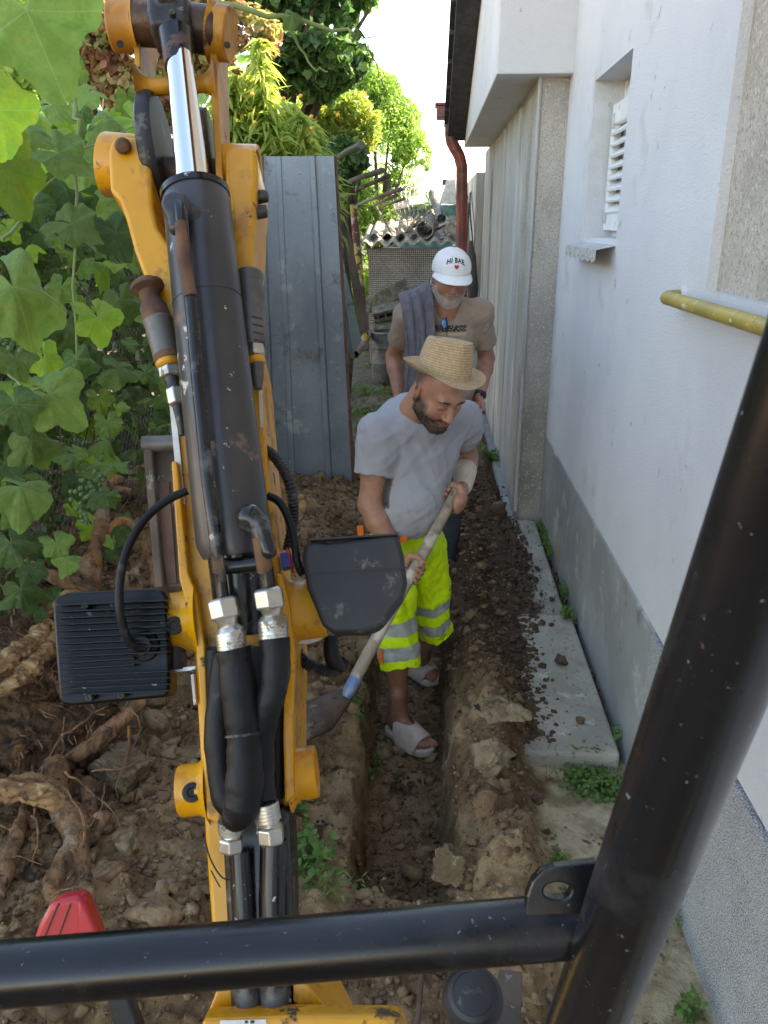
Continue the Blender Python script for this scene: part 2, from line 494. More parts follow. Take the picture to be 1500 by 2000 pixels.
# ================================================================ GROUND
def zones(X, Y):
    n1 = fbm(np.stack([X * 3.1, Y * 2.3], -1), 4, 3)
    edge = fbm(np.stack([X * 9, Y * 9], -1), 4, 9) * .018
    depth = .285 * (1 - sstep(3.75, 4.6, Y)) * sstep(1.78, 2.0, Y + edge * 3) + .07 * sstep(3.75, 4.6, Y) * (1 - sstep(6.0, 7.5, Y))
    xl = -.215 + edge - .03 * sstep(1.9, 2.6, Y) + .03; xr = .092 + edge * .8 + np.interp(Y, [2, 3, 4.5, 6], [0, .005, .03, .08])
    tr = sstep(xl - .03, xl + .015, X) * (1 - sstep(xr - .015, xr + .03, X))
    heap = np.exp(-((X - .255 - .05 * n1) / .115) ** 2) * np.interp(Y, [1.2, 1.9, 2.5, 3.2, 4.2, 5.2, 7], [.05, .14, .17, .12, .13, .12, .02]) * (1 + .3 * n1)
    sand = sstep(.33, .42, X + .06 * n1) * (1 - sstep(2.40, 2.52, Y))
    mound = .16 * sstep(-.32, -.62, X) * sstep(1.0, 1.6, Y) * (1 - sstep(5.4, 6.6, Y)) * (1 + .5 * n1)
    return n1, depth, tr, heap, sand, mound
def ground_h(X, Y):
    X = np.asarray(X, float); Y = np.asarray(Y, float)
    n1, depth, tr, heap, sand, mound = zones(X, Y)
    near = sstep(9, 6, np.hypot(X, Y - 2))
    P = np.stack([X, Y], -1)
    lump = np.abs(fbm(P * 7, 4, 21)) * .07 + np.abs(fbm(P * 21, 4, 5)) * .035
    fine = fbm(P * 60, 2, 31) * .006
    rough = (1 - .88 * sand) * (1 - .55 * tr) * near
    h = heap * (1 - tr) + mound + (lump * 1.25 - .025) * rough + fine * 1.3 * near
    spill = np.interp(Y, [2.45, 2.7, 3.2, 3.6, 4.2, 4.9], [.40, .415, .44, .50, .53, .50]) + .030 * fbm(np.stack([X * 4, Y * 7], -1), 4, 14)
    over = sstep(spill + .03, spill - .06, X) * sstep(2.42, 2.52, Y) * (X > .2)
    h = h * (1 - .75 * sand) - depth * tr
    h = h * (1 - over) + np.maximum(h, .088 + .02 * fbm(P * 16, 3, 71)) * over + .01 * n1
    return h
def axis(segs):
    out = []
    for a, b, st in segs: out.append(np.arange(a, b - st * .5, st))
    return np.concatenate(out + [[segs[-1][1]]])
gx = axis([(-600, -100, 100), (-100, -20, 10), (-20, -6, 1.4), (-6, -2.4, .15), (-2.4, .9, .0125), (.9, 6, .5), (6, 30, 6), (30, 600, 80)])
gy = axis([(-60, -4, 8), (-4, .8, .3), (.8, 5.4, .0125), (5.4, 12, .05), (12, 30, 1.5), (30, 200, 20), (200, 1800, 200)])
GX, GY = np.meshgrid(gx, gy, indexing='ij')
GZ = ground_h(GX, GY)
n1, dep, tr, heap, sand, mound = zones(GX, GY)
def cmix(a, b, t): return np.asarray(a) * (1 - t[..., None]) + np.asarray(b) * t[..., None]
Pn = np.stack([GX, GY], -1)
gcol = cmix((.225, .136, .072), (.40, .265, .145), sstep(-.15, .35, fbm(Pn * 2.7, 4, 40)))
gcol = gcol * (1 - .0) 
gcol = cmix(gcol, (.27, .178, .102), .75 * tr * (1 - .3 * sstep(.0, .4, fbm(Pn * 4, 3, 77))))
wet = sstep(2.5, 3.1, GY) * sstep(.0, .12, GX) * (1 - sstep(6, 7, GY))
gcol = cmix(gcol, (.095, .058, .036), .85 * wet)
spillc = sstep(.36, .33, GX) * 0
sc = cmix((.66, .53, .34), (.52, .41, .25), sstep(-.2, .4, fbm(Pn * 8, 4, 51)))
gcol = cmix(gcol, sc, sand * sstep(.35, -.15, fbm(Pn * 13, 3, 61) - .35))
green = sstep(.12, .4, fbm(Pn * 2.2, 4, 90)) * sstep(5.6, 8, GY)
gcol = cmix(gcol, (.2, .18, .13), sstep(5.8, 8.5, GY) * .9)
gcol = cmix(gcol, (.08, .13, .03), green * .8 * sstep(30, 8, GY) + .6 * sstep(12, 20, GY))
nx, ny = GX.shape
V = np.stack([GX, GY, GZ], -1).reshape(-1, 3)
ii, jj = np.meshgrid(np.arange(nx - 1), np.arange(ny - 1), indexing='ij')
q = (ii * ny + jj).ravel()
F = np.stack([q, q + ny, q + ny + 1, q + 1], 1)
# rough the cut trench walls sideways a little so they read as torn soil
side = (tr.ravel() > .03) & (tr.ravel() < .97) & (V[:, 2] > -.32)
V[side, 0] += fbm(V[side] * 14, 4, 66) * .040 + fbm(V[side] * 45, 3, 67) * .016
V[side, 1] += fbm(V[side] * 30, 3, 68) * .012
ground = link('ground', np_mesh(V, F, 'ground', True, gcol.reshape(-1, 3)), M['soil'], kind='structure')
def gz(x, y): return float(ground_h(np.array([x]), np.array([y]))[0])

def rock_mesh(seed, sub=2, amp=.35, sq=.7):
    import bmesh
    b = bmesh.new(); bmesh.ops.create_icosphere(b, subdivisions=sub, radius=1)
    P = np.array([v.co for v in b.verts])
    d = 1 + fbm(P * 1.3 + seed * 7.7, 3, seed) * amp * 1.6 + np.abs(fbm(P * 3.5 + seed, 3, seed + 5)) * amp * .5
    P = P * d[:, None]
    rr = np.random.default_rng(seed + 900)
    for _ in range(9):
        nn = rr.normal(0, 1, 3); nn /= np.linalg.norm(nn); c_ = rr.uniform(.55, .9)
        P = P - np.maximum(P @ nn - c_, 0)[:, None] * nn
    P = P * np.array([1, .85, sq])
    F = np.array([[v.index for v in f.verts] for f in b.faces]); b.free()
    return P, F
def rot_rand(n):
    a = rng.random(n) * 2 * PI; c, s_ = np.cos(a), np.sin(a)
    t = rng.normal(0, .35, n); ct, st = np.cos(t), np.sin(t)
    Rz = np.zeros((n, 3, 3)); Rz[:, 0, 0] = c; Rz[:, 0, 1] = -s_; Rz[:, 1, 0] = s_; Rz[:, 1, 1] = c; Rz[:, 2, 2] = 1
    Rx = np.zeros((n, 3, 3)); Rx[:, 0, 0] = 1; Rx[:, 1, 1] = ct; Rx[:, 1, 2] = -st; Rx[:, 2, 1] = st; Rx[:, 2, 2] = ct
    return Rz @ Rx
def scatter(rocks, X, Y, size, name, m, zoff=.25):
    Z = ground_h(X, Y); Vs = []; Fs = []; off = 0
    which = rng.integers(0, len(rocks), len(X)); Rm = rot_rand(len(X))
    for w, (P, F_) in enumerate(rocks):
        k = np.where(which == w)[0]
        if len(k) == 0: continue
        VV = np.einsum('nij,pj->npi', Rm[k], P) * size[k][:, None, None] + np.stack([X[k], Y[k], Z[k] + size[k] * zoff], -1)[:, None, :]
        FF = F_[None] + (np.arange(len(k)) * len(P))[:, None, None] + off
        Vs.append(VV.reshape(-1, 3)); Fs.append(FF.reshape(-1, 3)); off += len(k) * len(P)
    return link(name, np_mesh(np.concatenate(Vs), np.concatenate(Fs), name, False), m, kind='stuff')
def clod_xy(n, f, y0=1.1, y1=6):
    X = rng.uniform(-1.9, .72, n * 4); Y = rng.uniform(y0, y1, n * 4)
    _, _, t, hp, sd, mo = zones(X, Y)
    keep = rng.random(n * 4) < f(X, Y, t, hp, sd, mo)
    return X[keep][:n], Y[keep][:n]
small = [rock_mesh(i, 1, .8) for i in range(6)]; big = [rock_mesh(20 + i, 2, .8, .75) for i in range(8)]
dens = lambda X, Y, t, hp, sd, mo: np.clip(.18 + 1.3 * t + 4 * hp + 1.0 * (X < -.3) - 1.05 * sd * (fbm(np.stack([X, Y], -1) * 6, 3, 8) < .25), .03, 1) * np.clip(3.2 / Y, .2, 1)
X, Y = clod_xy(24000, dens)
scatter(small, X, Y, rng.lognormal(math.log(.006), .5, len(X)).clip(.003, .02), 'soil_crumbs', M['clod'])
X, Y = clod_xy(1500, lambda X, Y, t, hp, sd, mo: np.clip(.12 + .35 * t + 4 * hp + .7 * (X < -.3) - 1.1 * sd, .006, 1))
scatter(big, X, Y, rng.lognormal(math.log(.021), .42, len(X)).clip(.012, .05), 'soil_clods', M['clod'], .15)
X, Y = clod_xy(1500, lambda X, Y, t, hp, sd, mo: np.clip(.08 + .9 * (X > .1) * (Y > 2.7), 0, 1) * (X > -.25) * (X < .5))
scatter(small, X, Y, rng.lognormal(math.log(.010), .5, len(X)).clip(.004, .028), 'moist_soil_crumbs', M['darkclod'])

def rock_thing(px, py, size, m, label, seed, sq=.75, group=None, zadd=0, z=None, name='clay_lump', y=None):
    p = pt(px, py, z=.12 if z is None else z)
    zg = gz(p.x, p.y) if z is None else z
    p = pt(px, py, z=zg) if z is None else p
    P, F_ = rock_mesh(seed, 5 if size > .04 else 4, .5, sq)
    P = P * size; P = P * (1 + fbm(P * 34, 4, seed)[:, None] * .24 - np.abs(fbm(P * 75, 4, seed + 3))[:, None] * .14)
    P = P + np.array([p.x, p.y, zg + size * sq * .35 + zadd])
    return link(name, np_mesh(P, F_), m, label=label, cat='lump of earth', group=group)
rock_thing(985, 1395, .085, M['claystone'], 'large flat tan clay lump on the spoil heap beside the trench', 41, .55)
rock_thing(950, 1480, .080, M['claystone'], 'pale crumbly clay lump at the trench edge in front of the slab end', 42, .7)
rock_thing(1008, 1420, .030, M['clod'], 'small upright brown clod leaning against the big tan clay lump', 43, 1.2)
rock_thing(905, 1440, .036, M['clod'], 'brown clod on the heap just above the pale crumbly lump', 44, .8)
rock_thing(1030, 1220, .032, M['claystone'], 'tan stone on dark soil where the two slabs meet', 45, .6)
rock_thing(1045, 1565, .034, M['darkclod'], 'dark clod at the edge of the sandy strip', 46, .7)
rock_thing(880, 1700, .075, M['claystone'], 'smooth bulging lump of clay on the trench lip', 47, .8, z=.05)
rock_thing(950, 1580, .050, M['clod'], 'cracked clod midway down the heap toward the roll bar', 48, .7)
rock_thing(245, 1530, .115, M['claystone'], 'big flat-faced tan clay slab beside the vine stump', 49, .8)
rock_thing(310, 1790, .065, M['clod'], 'rounded clod pile piece beside the red plastic cover', 50, .6)
rock_thing(250, 1660, .032, M['claystone'], 'angular tan stone below the flat clay slab', 51, .9)

# ================================================================ THE WHITE HOUSE
house = thing('house', 'white rendered house with a grey cement plinth along the trench', 'house', (1.6, 2, 0))
WX = .73
yfar = pt(1163, 155, x=WX).y; ynear = pt(1237, 97, x=WX).y
ztop = (pt(1163, 155, x=WX).z + pt(1237, 97, x=WX).z) / 2; zbot = (pt(1150, 462, x=WX).z + pt(1207, 470, x=WX).z) / 2
py_ = pt(1378, 568, x=WX).y; pz_ = pt(1378, 568, x=WX).z
print('window', yfar, ynear, ztop, zbot, 'panel', py_, pz_)
HT = 3.9; YB = -5.0; YC = 4.86
w = MB()
D = .14
def vq(y0, y1, z0, z1, x=WX): w.quad((x, y0, z0), (x, y0, z1), (x, y1, z1), (x, y1, z0))
PL = .60
vq(yfar, YC, PL, HT); vq(ynear, yfar, PL, zbot); vq(ynear, yfar, ztop, HT); vq(py_, ynear, PL, HT); vq(YB, py_, PL, pz_)
w.quad((WX, ynear, zbot), (WX, yfar, zbot), (WX + D, yfar, zbot), (WX + D, ynear, zbot))
w.quad((WX, ynear, ztop), (WX + D, ynear, ztop), (WX + D, yfar, ztop), (WX, yfar, ztop))
w.quad((WX, yfar, zbot), (WX, yfar, ztop), (WX + D, yfar, ztop), (WX + D, yfar, zbot))
w.quad((WX, ynear, zbot), (WX + D, ynear, zbot), (WX + D, ynear, ztop), (WX, ynear, ztop))
e = .028
w.quad((WX, py_, pz_), (WX + e, py_, pz_), (WX + e, py_, HT), (WX, py_, HT))
w.quad((WX, YB, pz_), (WX + e, YB, pz_), (WX + e, py_, pz_), (WX, py_, pz_))
obj('wall', w, M['stucco'], house, smooth=False)
obj('back_wall', MB().box((WX + .30, YB, 0), (4.2, 9.9, HT)), M['stucco'], house, smooth=False, fix=False)
obj('roughcast_panel', MB().quad((WX + e, YB, pz_), (WX + e, YB, HT), (WX + e, py_, HT), (WX + e, py_, pz_)), M['roughcast'], house, smooth=False)
ysp = pt(1268, 1330, x=WX).y
obj('plinth', MB().box((WX - .008, ysp, -.5), (WX + .2, YC, PL)), M['plinth'], house, smooth=False, bevel=.006, fix=False)
obj('plinth', MB().box((WX - .012, YB, -.5), (WX + .2, ysp - .001, PL - .01)), M['speckle'], house, smooth=False, label='black and white speckled plaster plinth')
# projecting column and the long streaked side wall behind it
CX = .575
obj('column', MB().box((CX, YC, -.5), (CX + .5, YC + .62, 2.56)), M['columncast'], house, smooth=False, bevel=.012)
obj('corner_strip', MB().tube([(CX - .004, YC - .004, .1), (CX - .006, YC - .006, 1.3), (CX - .003, YC - .004, 2.55)], [.012, .009, .011], 8), M['sidewall'], house)
obj('side_wall', MB().box((CX + .012, YC + .62, -.5), (CX + .5, 9.6, 2.55)), M['sidewall'], house, smooth=False)
for yy in (YC + 1.0, YC + 2.1, 8.3):
    obj('pilaster_strip', MB().box((CX - .006, yy, -.3), (CX + .02, yy + .07, 2.53)), M['sidewall'], house, smooth=False, bevel=.01)
obj('wall_footing', MB().box((CX - .05, YC - .04, -.5), (CX + .1, YC + 4, .02)), M['plinth'], house, smooth=False, bevel=.02)
# overhanging upper storey and its sloping verge
p0 = pt(970, 145, y=4.76)
OX, OZ = p0.x, p0.z
obj('overhang', MB().box((OX, 4.76, OZ), (1.4, 8.95, HT)), M['stucco'], house, smooth=False, bevel=.008, fix=False)
va, vb = (6.57, 3.29), (8.7, 2.64)
sl_ = (vb[1] - va[1]) / (vb[0] - va[0])
def zv(y): return va[1] + sl_ * (y - va[0])
y0, y1 = 2.6, 8.85
obj('verge_board', MB().hexa([(.16, y0, zv(y0)), (OX - .002, y0, zv(y0)), (OX - .002, y1, zv(y1)), (.16, y1, zv(y1)),
                              (.16, y0, zv(y0) + .10), (OX - .002, y0, zv(y0) + .10), (OX - .002, y1, zv(y1) + .10), (.16, y1, zv(y1) + .10)]), M['soffit'], house, smooth=False)
for k, y in enumerate(np.arange(3.0, 8.6, .42)):
    obj('roof_tile', MB().hexa([(.12, y, zv(y) + .105), (.5, y, zv(y) + .105), (.5, y + .40, zv(y + .40) + .125), (.12, y + .40, zv(y + .40) + .125),
                                (.12, y, zv(y) + .135), (.5, y, zv(y) + .135), (.5, y + .40, zv(y + .40) + .155), (.12, y + .40, zv(y + .40) + .155)]), M['soffit'], house, smooth=False)
rf = MB().hexa([(.30, YB, HT), (4.6, YB, HT), (4.6, 6.0, HT), (.30, 6.0, HT), (.30, YB, HT + .2), (4.6, YB, HT + 1.2), (4.6, 6.0, HT + 1.2), (.30, 6.0, HT + .2)])
obj('roof', rf, M['tileroof'], house, smooth=False)  # unseen roof, added with the wall's height to block the sun
# far grey end of the house behind the downpipe
obj('end_wall', MB().box((.50, 9.62, -.5), (3.5, 15, 2.35)), M['sidewall'], house, smooth=False)

# shutter in the window recess
sh = thing('window_shutter', 'white louvred shutter set deep in the small window recess', 'shutter', (WX + D, (yfar + ynear) / 2, zbot))
y_a, y_b = ynear + .01, yfar - .015
xs0, xs1 = WX + .085, WX + .125
zs0, zs1 = zbot + .03, ztop - .10
fr = .05
m_ = MB(); m_.box((xs0, y_b - fr, zs0), (xs1, y_b, zs1))
obj('stile', m_, M['whitepvc'], sh, smooth=False, bevel=.004)
m_ = MB(); m_.box((xs0, y_a, zs0), (xs1, y_a + fr, zs1)); obj('stile', m_, M['whitepvc'], sh, smooth=False, bevel=.004)
obj('rail', MB().box((xs0 + .001, y_a + fr + .001, zs0), (xs1, y_b - fr - .001, zs0 + .075)), M['whitepvc'], sh, smooth=False, bevel=.004)
obj('rail', MB().box((xs0 + .001, y_a + fr + .001, zs1 - .085), (xs1, y_b - fr - .001, zs1)), M['whitepvc'], sh, smooth=False, bevel=.004)
nl = 8; z0, z1 = zs0 + .075, zs1 - .085
lv = None
for k in range(nl):
    zc = z0 + (k + .5) * (z1 - z0) / nl
    Mx = Matrix.Translation(Vector(((xs0 + xs1) / 2, 0, zc))) @ Matrix.Rotation(R(-38), 4, 'Y')
    if lv is None:
        lv = MB().box((-.034, y_a + fr + .002, -.005), (.034, y_b - fr - .002, .005)).mesh('louvre', False)
    o = link('louvre', lv, M['whitepvc'], sh); o.matrix_basis = Mx
obj('shutter_back', MB().box((WX + D - .008, ynear + .002, zbot + .002), (WX + D + .01, yfar - .002, ztop - .002)), M['whitepvc'], sh, smooth=False)
for zc in (zs0 + .06, zs1 - .07):
    obj('corner_plate', MB().box((xs0 - .004, y_b - fr - .012, zc - .03), (xs0 - .0005, y_b - .012, zc + .03)), M['zincpale'], sh, smooth=False, bevel=.001)
# tin sill with scalloped edge
sill = thing('window_sill', 'small tin window sill with a scalloped front lip under the shutter', 'window sill', (WX, (yfar + ynear) / 2, zbot - .03))
z = zbot - .005
obj('sill_plate', MB().hexa([(WX - .075, ynear - .0, z - .035), (WX + .1, ynear - .0, z), (WX + .1, yfar + .02, z), (WX - .075, yfar + .02, z - .035),
                             (WX - .075, ynear, z - .031), (WX + .1, ynear, z + .004), (WX + .1, yfar + .02, z + .004), (WX - .075, yfar + .02, z - .031)]), M['zincpale'], sill, smooth=False)
m_ = MB(); n = 48; L_ = yfar + .02 - ynear
prof = [(ynear, z - .031)] + [(ynear + L_ * i / n, z - .072 - .012 * abs(math.sin(i / n * PI * 7))) for i in range(n + 1)] + [(yfar + .02, z - .031)]
m_.prism(prof, lambda a, b, t: Vector((t, a, b)), WX - .0765, WX - .0745)
obj('scalloped_lip', m_, M['zincpale'], sill, smooth=False)
for i in range(7):
    y = ynear + L_ * (i + .5) / 7
    obj('stud', MB().lathe([(.0, 0), (.006, .001), (.007, .003), (.003, .006), (0, .007)], axis_matrix((WX - .0765, y, z - .062), (-1, 0, 0)), 8, False), M['zincpale'], sill)
# gas pipe
a = pt(1297, 580, x=WX - .055); b = pt(1500, 641, x=WX - .055)
dv = (b - a).normalized()
gp = thing('gas_pipe', 'flaking yellow gas pipe running along the white wall', 'pipe', a)
obj('pipe', MB().tube([a + Vector((.09, -.0, .0)), a + Vector((.04, 0, .002)), a + Vector((.012, -.006, .001)), a + Vector((.0, -.03, 0)), a + dv * .1, b, b + dv * 1.5], [.019] * 7, 16), M['yellowpipe'], gp)
obj('wall_collar', MB().tube([(WX - .012, a.y, a.z), (WX + .01, a.y, a.z)], [.032, .034], 14), M['stucco'], gp)

# downpipe with hopper
PY = 8.8
dp = thing('downpipe', 'oxide red downpipe with hopper at the far eaves', 'downpipe', pt(900, 480, y=PY))
P_ = [pt(881, 232, y=PY), pt(880, 262, y=PY), pt(882, 277, y=PY), pt(897, 305, y=PY), pt(902, 325, y=PY), pt(902, 400, y=PY), pt(901, 560, y=PY), pt(901, 700, y=PY)]
Q_ = []
for i in range(len(P_) - 1):
    for t in (0, .5): Q_.append(P_[i].lerp(P_[i + 1], t))
Q_.append(P_[-1])
obj('pipe', MB().tube(Q_, [.058] * len(Q_), 16), M['redpipe'], dp)
h0, h1 = pt(852, 233, y=PY), pt(884, 209, y=PY)
obj('hopper', MB().box((h0.x, PY - .12, h0.z), (h1.x, PY + .12, h1.z)), M['redpipe'], dp, smooth=False, bevel=.008)
obj('gutter_lip', MB().box((h0.x - .015, PY - .135, h1.z), (h1.x + .02, PY + .135, h1.z + .025)), M['redpipe'], dp, smooth=False, bevel=.006)
for yy in (386, 290):
    c = pt(902 if yy > 300 else 889, yy, y=PY)
    obj('bracket', MB().tube([c - Vector((0, 0, .02)), c + Vector((0, 0, .02))], [.064, .064], 16), M['redpipe'], dp)

# ================================================================ CONCRETE SLABS beside the wall
def slab(pts, zt, th, label):
    m = MB().hexa([(x, y, zt - th) for x, y in pts] + [(x, y, zt) for x, y in pts])
    obj('concrete_slab', m, M['concrete'], smooth=False, bevel=.012, seg=2, label=label, cat='concrete slab', fix=False)
sx0 = .36
yA = pt(1120, 1470, z=.07).y; yJ = pt(1085, 1195, z=.07).y
print('slab', yA, yJ)
slab([(sx0, yA), (WX - .035, yA + .005), (WX - .03, yJ - .02), (sx0, yJ - .005)], .066, .2, 'pale concrete slab lying along the plinth, soil crumbs on its far end')
slab([(sx0 + .03, yJ + .012), (WX - .05, yJ + .01), (WX - .035, YC - .02), (sx0 + .06, YC - .02)], .052, .2, 'far concrete slab half buried under dark soil by the column')
# dark soil spilled over the slabs' edges
n = 2600
Y = rng.uniform(yA + .05, YC - .05, n); X = np.interp(Y, [2.45, 2.7, 3.2, 3.6, 4.2, 4.9], [.38, .40, .42, .48, .51, .48]) + rng.normal(0, .02, n) + rng.exponential(.022, n)
nn = fbm(np.stack([X * 0, Y * 2.2], -1), 3, 12)
k = X < WX - .05; X, Y = X[k], Y[k]
_gh = ground_h
def ground_h(X, Y):
    h = _gh(X, Y); X = np.asarray(X); Y = np.asarray(Y)
    on = (X > sx0) & (X < WX - .03) & (Y > yA) & (Y < YC)
    return np.where(on, np.maximum(h, .060), h)
scatter(small, X, Y, rng.lognormal(math.log(.007), .6, len(X)).clip(.003, .024), 'spilled_soil', M['darkclod'], .3)
X = rng.uniform(sx0, WX - .05, 260); Y = rng.uniform(yA, YC, 260)
scatter(small, X, Y, rng.lognormal(math.log(.004), .4, len(X)).clip(.002, .009), 'scattered_crumbs', M['darkclod'], .3)
rock_thing(1096, 1295, .030, M['darkclod'], 'larger dark clod lying alone on the pale slab', 61, .85, z=.072, name='soil_clod')
rock_thing(1133, 1408, .018, M['clod'], 'small round clod near the slab front end', 62, .95, z=.072, name='soil_clod')
rock_thing(1077, 1220, .012, M['darkclod'], 'tiny flat clod beside the slab joint', 63, .7, z=.072, name='soil_clod')
# ================================================================ YARD: sheet fence, poles, boards, shed, junk
M['galv'] = mat('galvanised_sheet', (.18, .215, .25), .45, .25, c2=(.25, .285, .315), scale=2.2, bump=.15, bscale=14, bdist=.006, stretch=(1, 1, .6),
                layers=[((.13, .15, .17), 160, .62, .74), ((.30, .33, .36), 26, .62, .80), ((.13, .12, .11), 3.0, .60, .75), ((.36, .38, .39), 5, .66, .8)])
M['rust'] = mat('rusty_steel', (.10, .055, .04), .75, .2, c2=(.16, .09, .06), scale=12, bump=.4, bscale=60, bdist=.003)
M['rustpole'] = mat('weathered_pole', (.13, .10, .09), .8, c2=(.09, .06, .05), scale=10, bump=.4, bscale=60, bdist=.003, layers=[((.2, .17, .15), 16, .55, .7)])
M['board'] = mat('weathered_board', (.24, .19, .15), .85, c2=(.15, .11, .09), scale=10, stretch=(1, 1, .15), bump=.4, bscale=30)
M['palesheet'] = mat('pale_green_sheet', (.36, .43, .40), .5, .1, c2=(.27, .33, .32), scale=5, layers=[((.2, .14, .1), 8, .64, .75)])
M['eternit'] = mat('asbestos_cement', (.36, .33, .27), .9, c2=(.22, .21, .17), scale=9, bump=.5, bscale=50, layers=[((.13, .12, .08), 6, .55, .7), ((.5, .49, .44), 24, .62, .75)])
M['junkgrey'] = mat('grey_junk_metal', (.33, .34, .34), .5, .4, c2=(.2, .19, .18), scale=8, layers=[((.14, .09, .06), 9, .6, .72)])
M['darkmetal'] = mat('dark_metal', (.07, .07, .07), .5, .3, c2=(.12, .11, .10), scale=10)
M['wire'] = mat('wire', (.30, .28, .26), .5, .6)
M['block'] = mat('mossy_block', (.15, .135, .11), .95, c2=(.085, .08, .06), scale=12, bump=.8, bscale=50, layers=[((.22, .2, .16), 22, .58, .7), ((.08, .1, .04), 9, .6, .72)])
M['barrel'] = mat('grey_barrel', (.16, .165, .17), .6, .2, c2=(.1, .1, .1), scale=9, layers=[((.25, .25, .25), 14, .62, .75)])
M['blackhole'] = mat('hollow_shade', (.02, .018, .016), .9)  # near-black that paints the shade inside the shed and the block holes
def _perf(N, L, col, tc, mix, ramp):
    v = N.new('ShaderNodeTexVoronoi'); v.inputs['Scale'].default_value = 38; v.inputs['Randomness'].default_value = .12
    L.new(tc.outputs['Object'], v.inputs['Vector'])
    return mix(ramp(v.outputs['Distance'], .34, .44), (.025, .023, .02), col)
M['perforated'] = mat('perforated_panel', (.42, .40, .37), .8, c2=(.3, .28, .25), scale=3, tex=_perf)
M['maroon'] = mat('maroon_yellow_post', (.17, .045, .04), .6, c2=(.12, .06, .05), scale=8, layers=[((.5, .38, .06), 5, .52, .56), ((.5, .48, .42), 9, .6, .63)])
M['fiber'] = mat('pale_roof_sheet', (.55, .60, .62), .6, c2=(.42, .46, .48), scale=6)
M['teal'] = mat('teal_paint', (.10, .24, .22), .7, c2=(.06, .14, .13), scale=8)

# ---- tall galvanised sheet standing at the trench
FY = 5.33
bl = pt(500, 965, y=FY); br = pt(692, 972, y=FY); tl = pt(478, 306, y=FY - .02); tr_ = pt(655, 305, y=FY - .02)
def sp(u, v, d=0):   # u 0..1 across, v 0..1 up
    a = bl.lerp(br, u); b = tl.lerp(tr_, u); p = a.lerp(b, v); return p + Vector((0, -d, 0))
sf = thing('sheet_fence', 'tall galvanised trapezoid sheet panel standing beside the trench', 'metal panel', bl.lerp(br, .5))
# trapezoid profile (u, depth)
def prof(us):
    return us
pr = [(-.62, 0), (-.30, 0), (-.285, .022), (-.20, .022), (-.185, 0), (.14, 0), (.152, .026), (.20, .026), (.212, 0), (.345, 0), (.352, .008), (.40, .008), (.408, 0), (.715, 0), (.727, .026), (.775, .026), (.787, 0), (.985, 0)]
rows = 22
V = []; F = []
for i in range(rows + 1):
    v = i / rows
    for (u, d) in pr:
        p = sp(u, v, d)
        p.y += .010 * math.sin(v * 5) + .003 * math.sin(v * 17)
        V.append(p)
n = len(pr)
for i in range(rows):
    for j in range(n - 1): F.append((i*n+j, i*n+j+1, (i+1)*n+j+1, (i+1)*n+j))
m_ = MB().add(V, F)
o = obj('metal_sheet', m_, M['galv'], sf, smooth=False)
sm = o.modifiers.new('thick', 'SOLIDIFY'); sm.thickness = .0015
obj('edge_frame', MB().hexa([sp(.984, 0, -.0), sp(1.012, 0, -.0), sp(1.012, 0, -.04), sp(.984, 0, -.04), sp(.984, 1.0, 0), sp(1.012, 1.0, 0), sp(1.012, 1.0, -.04), sp(.984, 1.0, -.04)]), M['rust'], sf, smooth=False, bevel=.002)
for v in (.50, .985):
    a = sp(-.6, v - .01, -.012); b = sp(.983, v - .01, -.012)
    obj('cross_rail', MB().tube([a + Vector((0, .02, 0)), b + Vector((0, .02, 0))], [.018, .018], 6), M['rust'], sf)
for (u, v) in ((.26, .955), (.60, .955), (.47, .487), (.30, .487), (.68, .487), (.63, .27), (.80, .29), (.855, .33), (.93, .82), (.925, .53), (.89, .40), (.95, .135), (.14, .12), (.10, .955)):
    p = sp(u, v, .0)
    obj('rivet', MB().lathe([(.0065, 0), (.006, .003), (.0025, .005), (0, .0055)], axis_matrix(p + Vector((0, -.002 + .010 * math.sin(v * 5) + .003 * math.sin(v * 17), 0)), (0, -1, 0)), 8, False), M['junkgrey'], sf)
obj('sheet_footing', MB().hexa([sp(-.6, -.08, .02), sp(1.0, -.08, .02), sp(1.0, -.08, -.1), sp(-.6, -.08, -.1), sp(-.6, .035, .028), sp(1.0, .035, .028), sp(1.0, .035, -.08), sp(-.6, .035, -.08)]), M['plinth'], sf, smooth=False, bevel=.01)

# ---- pergola poles sticking out beyond the sheet
pl_group = 'poles sticking out over the yard'
polez = [((655, 312), (706, 283), 2.34, .026, 'thick dark pole just above the corner of the sheet panel', 'darkmetal'),
         ((655, 367), (746, 333), 2.16, .021, 'upper of the pair of rusty poles beside the sheet edge', 'rustpole'),
         ((672, 385), (758, 344), 2.14, .018, 'lower of the pair of rusty poles beside the sheet edge', 'rustpole'),
         ((692, 403), (782, 370), 2.07, .019, 'grey pole reaching to the wire basket', 'board'),
         ((712, 411), (775, 381), 2.05, .016, 'slim grey pole just under the one reaching the basket', 'board'),
         ((722, 415), (790, 388), 2.03, .014, 'lowest slim pole in front of the far roof sheets', 'board')]
for (a, b, z, r, lab, m) in polez:
    A = pt(*a, z=z); B = pt(*b, z=z)
    if (A - B).length > 6: A = B + (A - B).normalized() * 6
    obj('pole', MB().tube([A, A.lerp(B, .5) + Vector((0, 0, .01)), B], [r * .9, r, r * 1.02], 12), M[m], label=lab, cat='pole', group=pl_group)

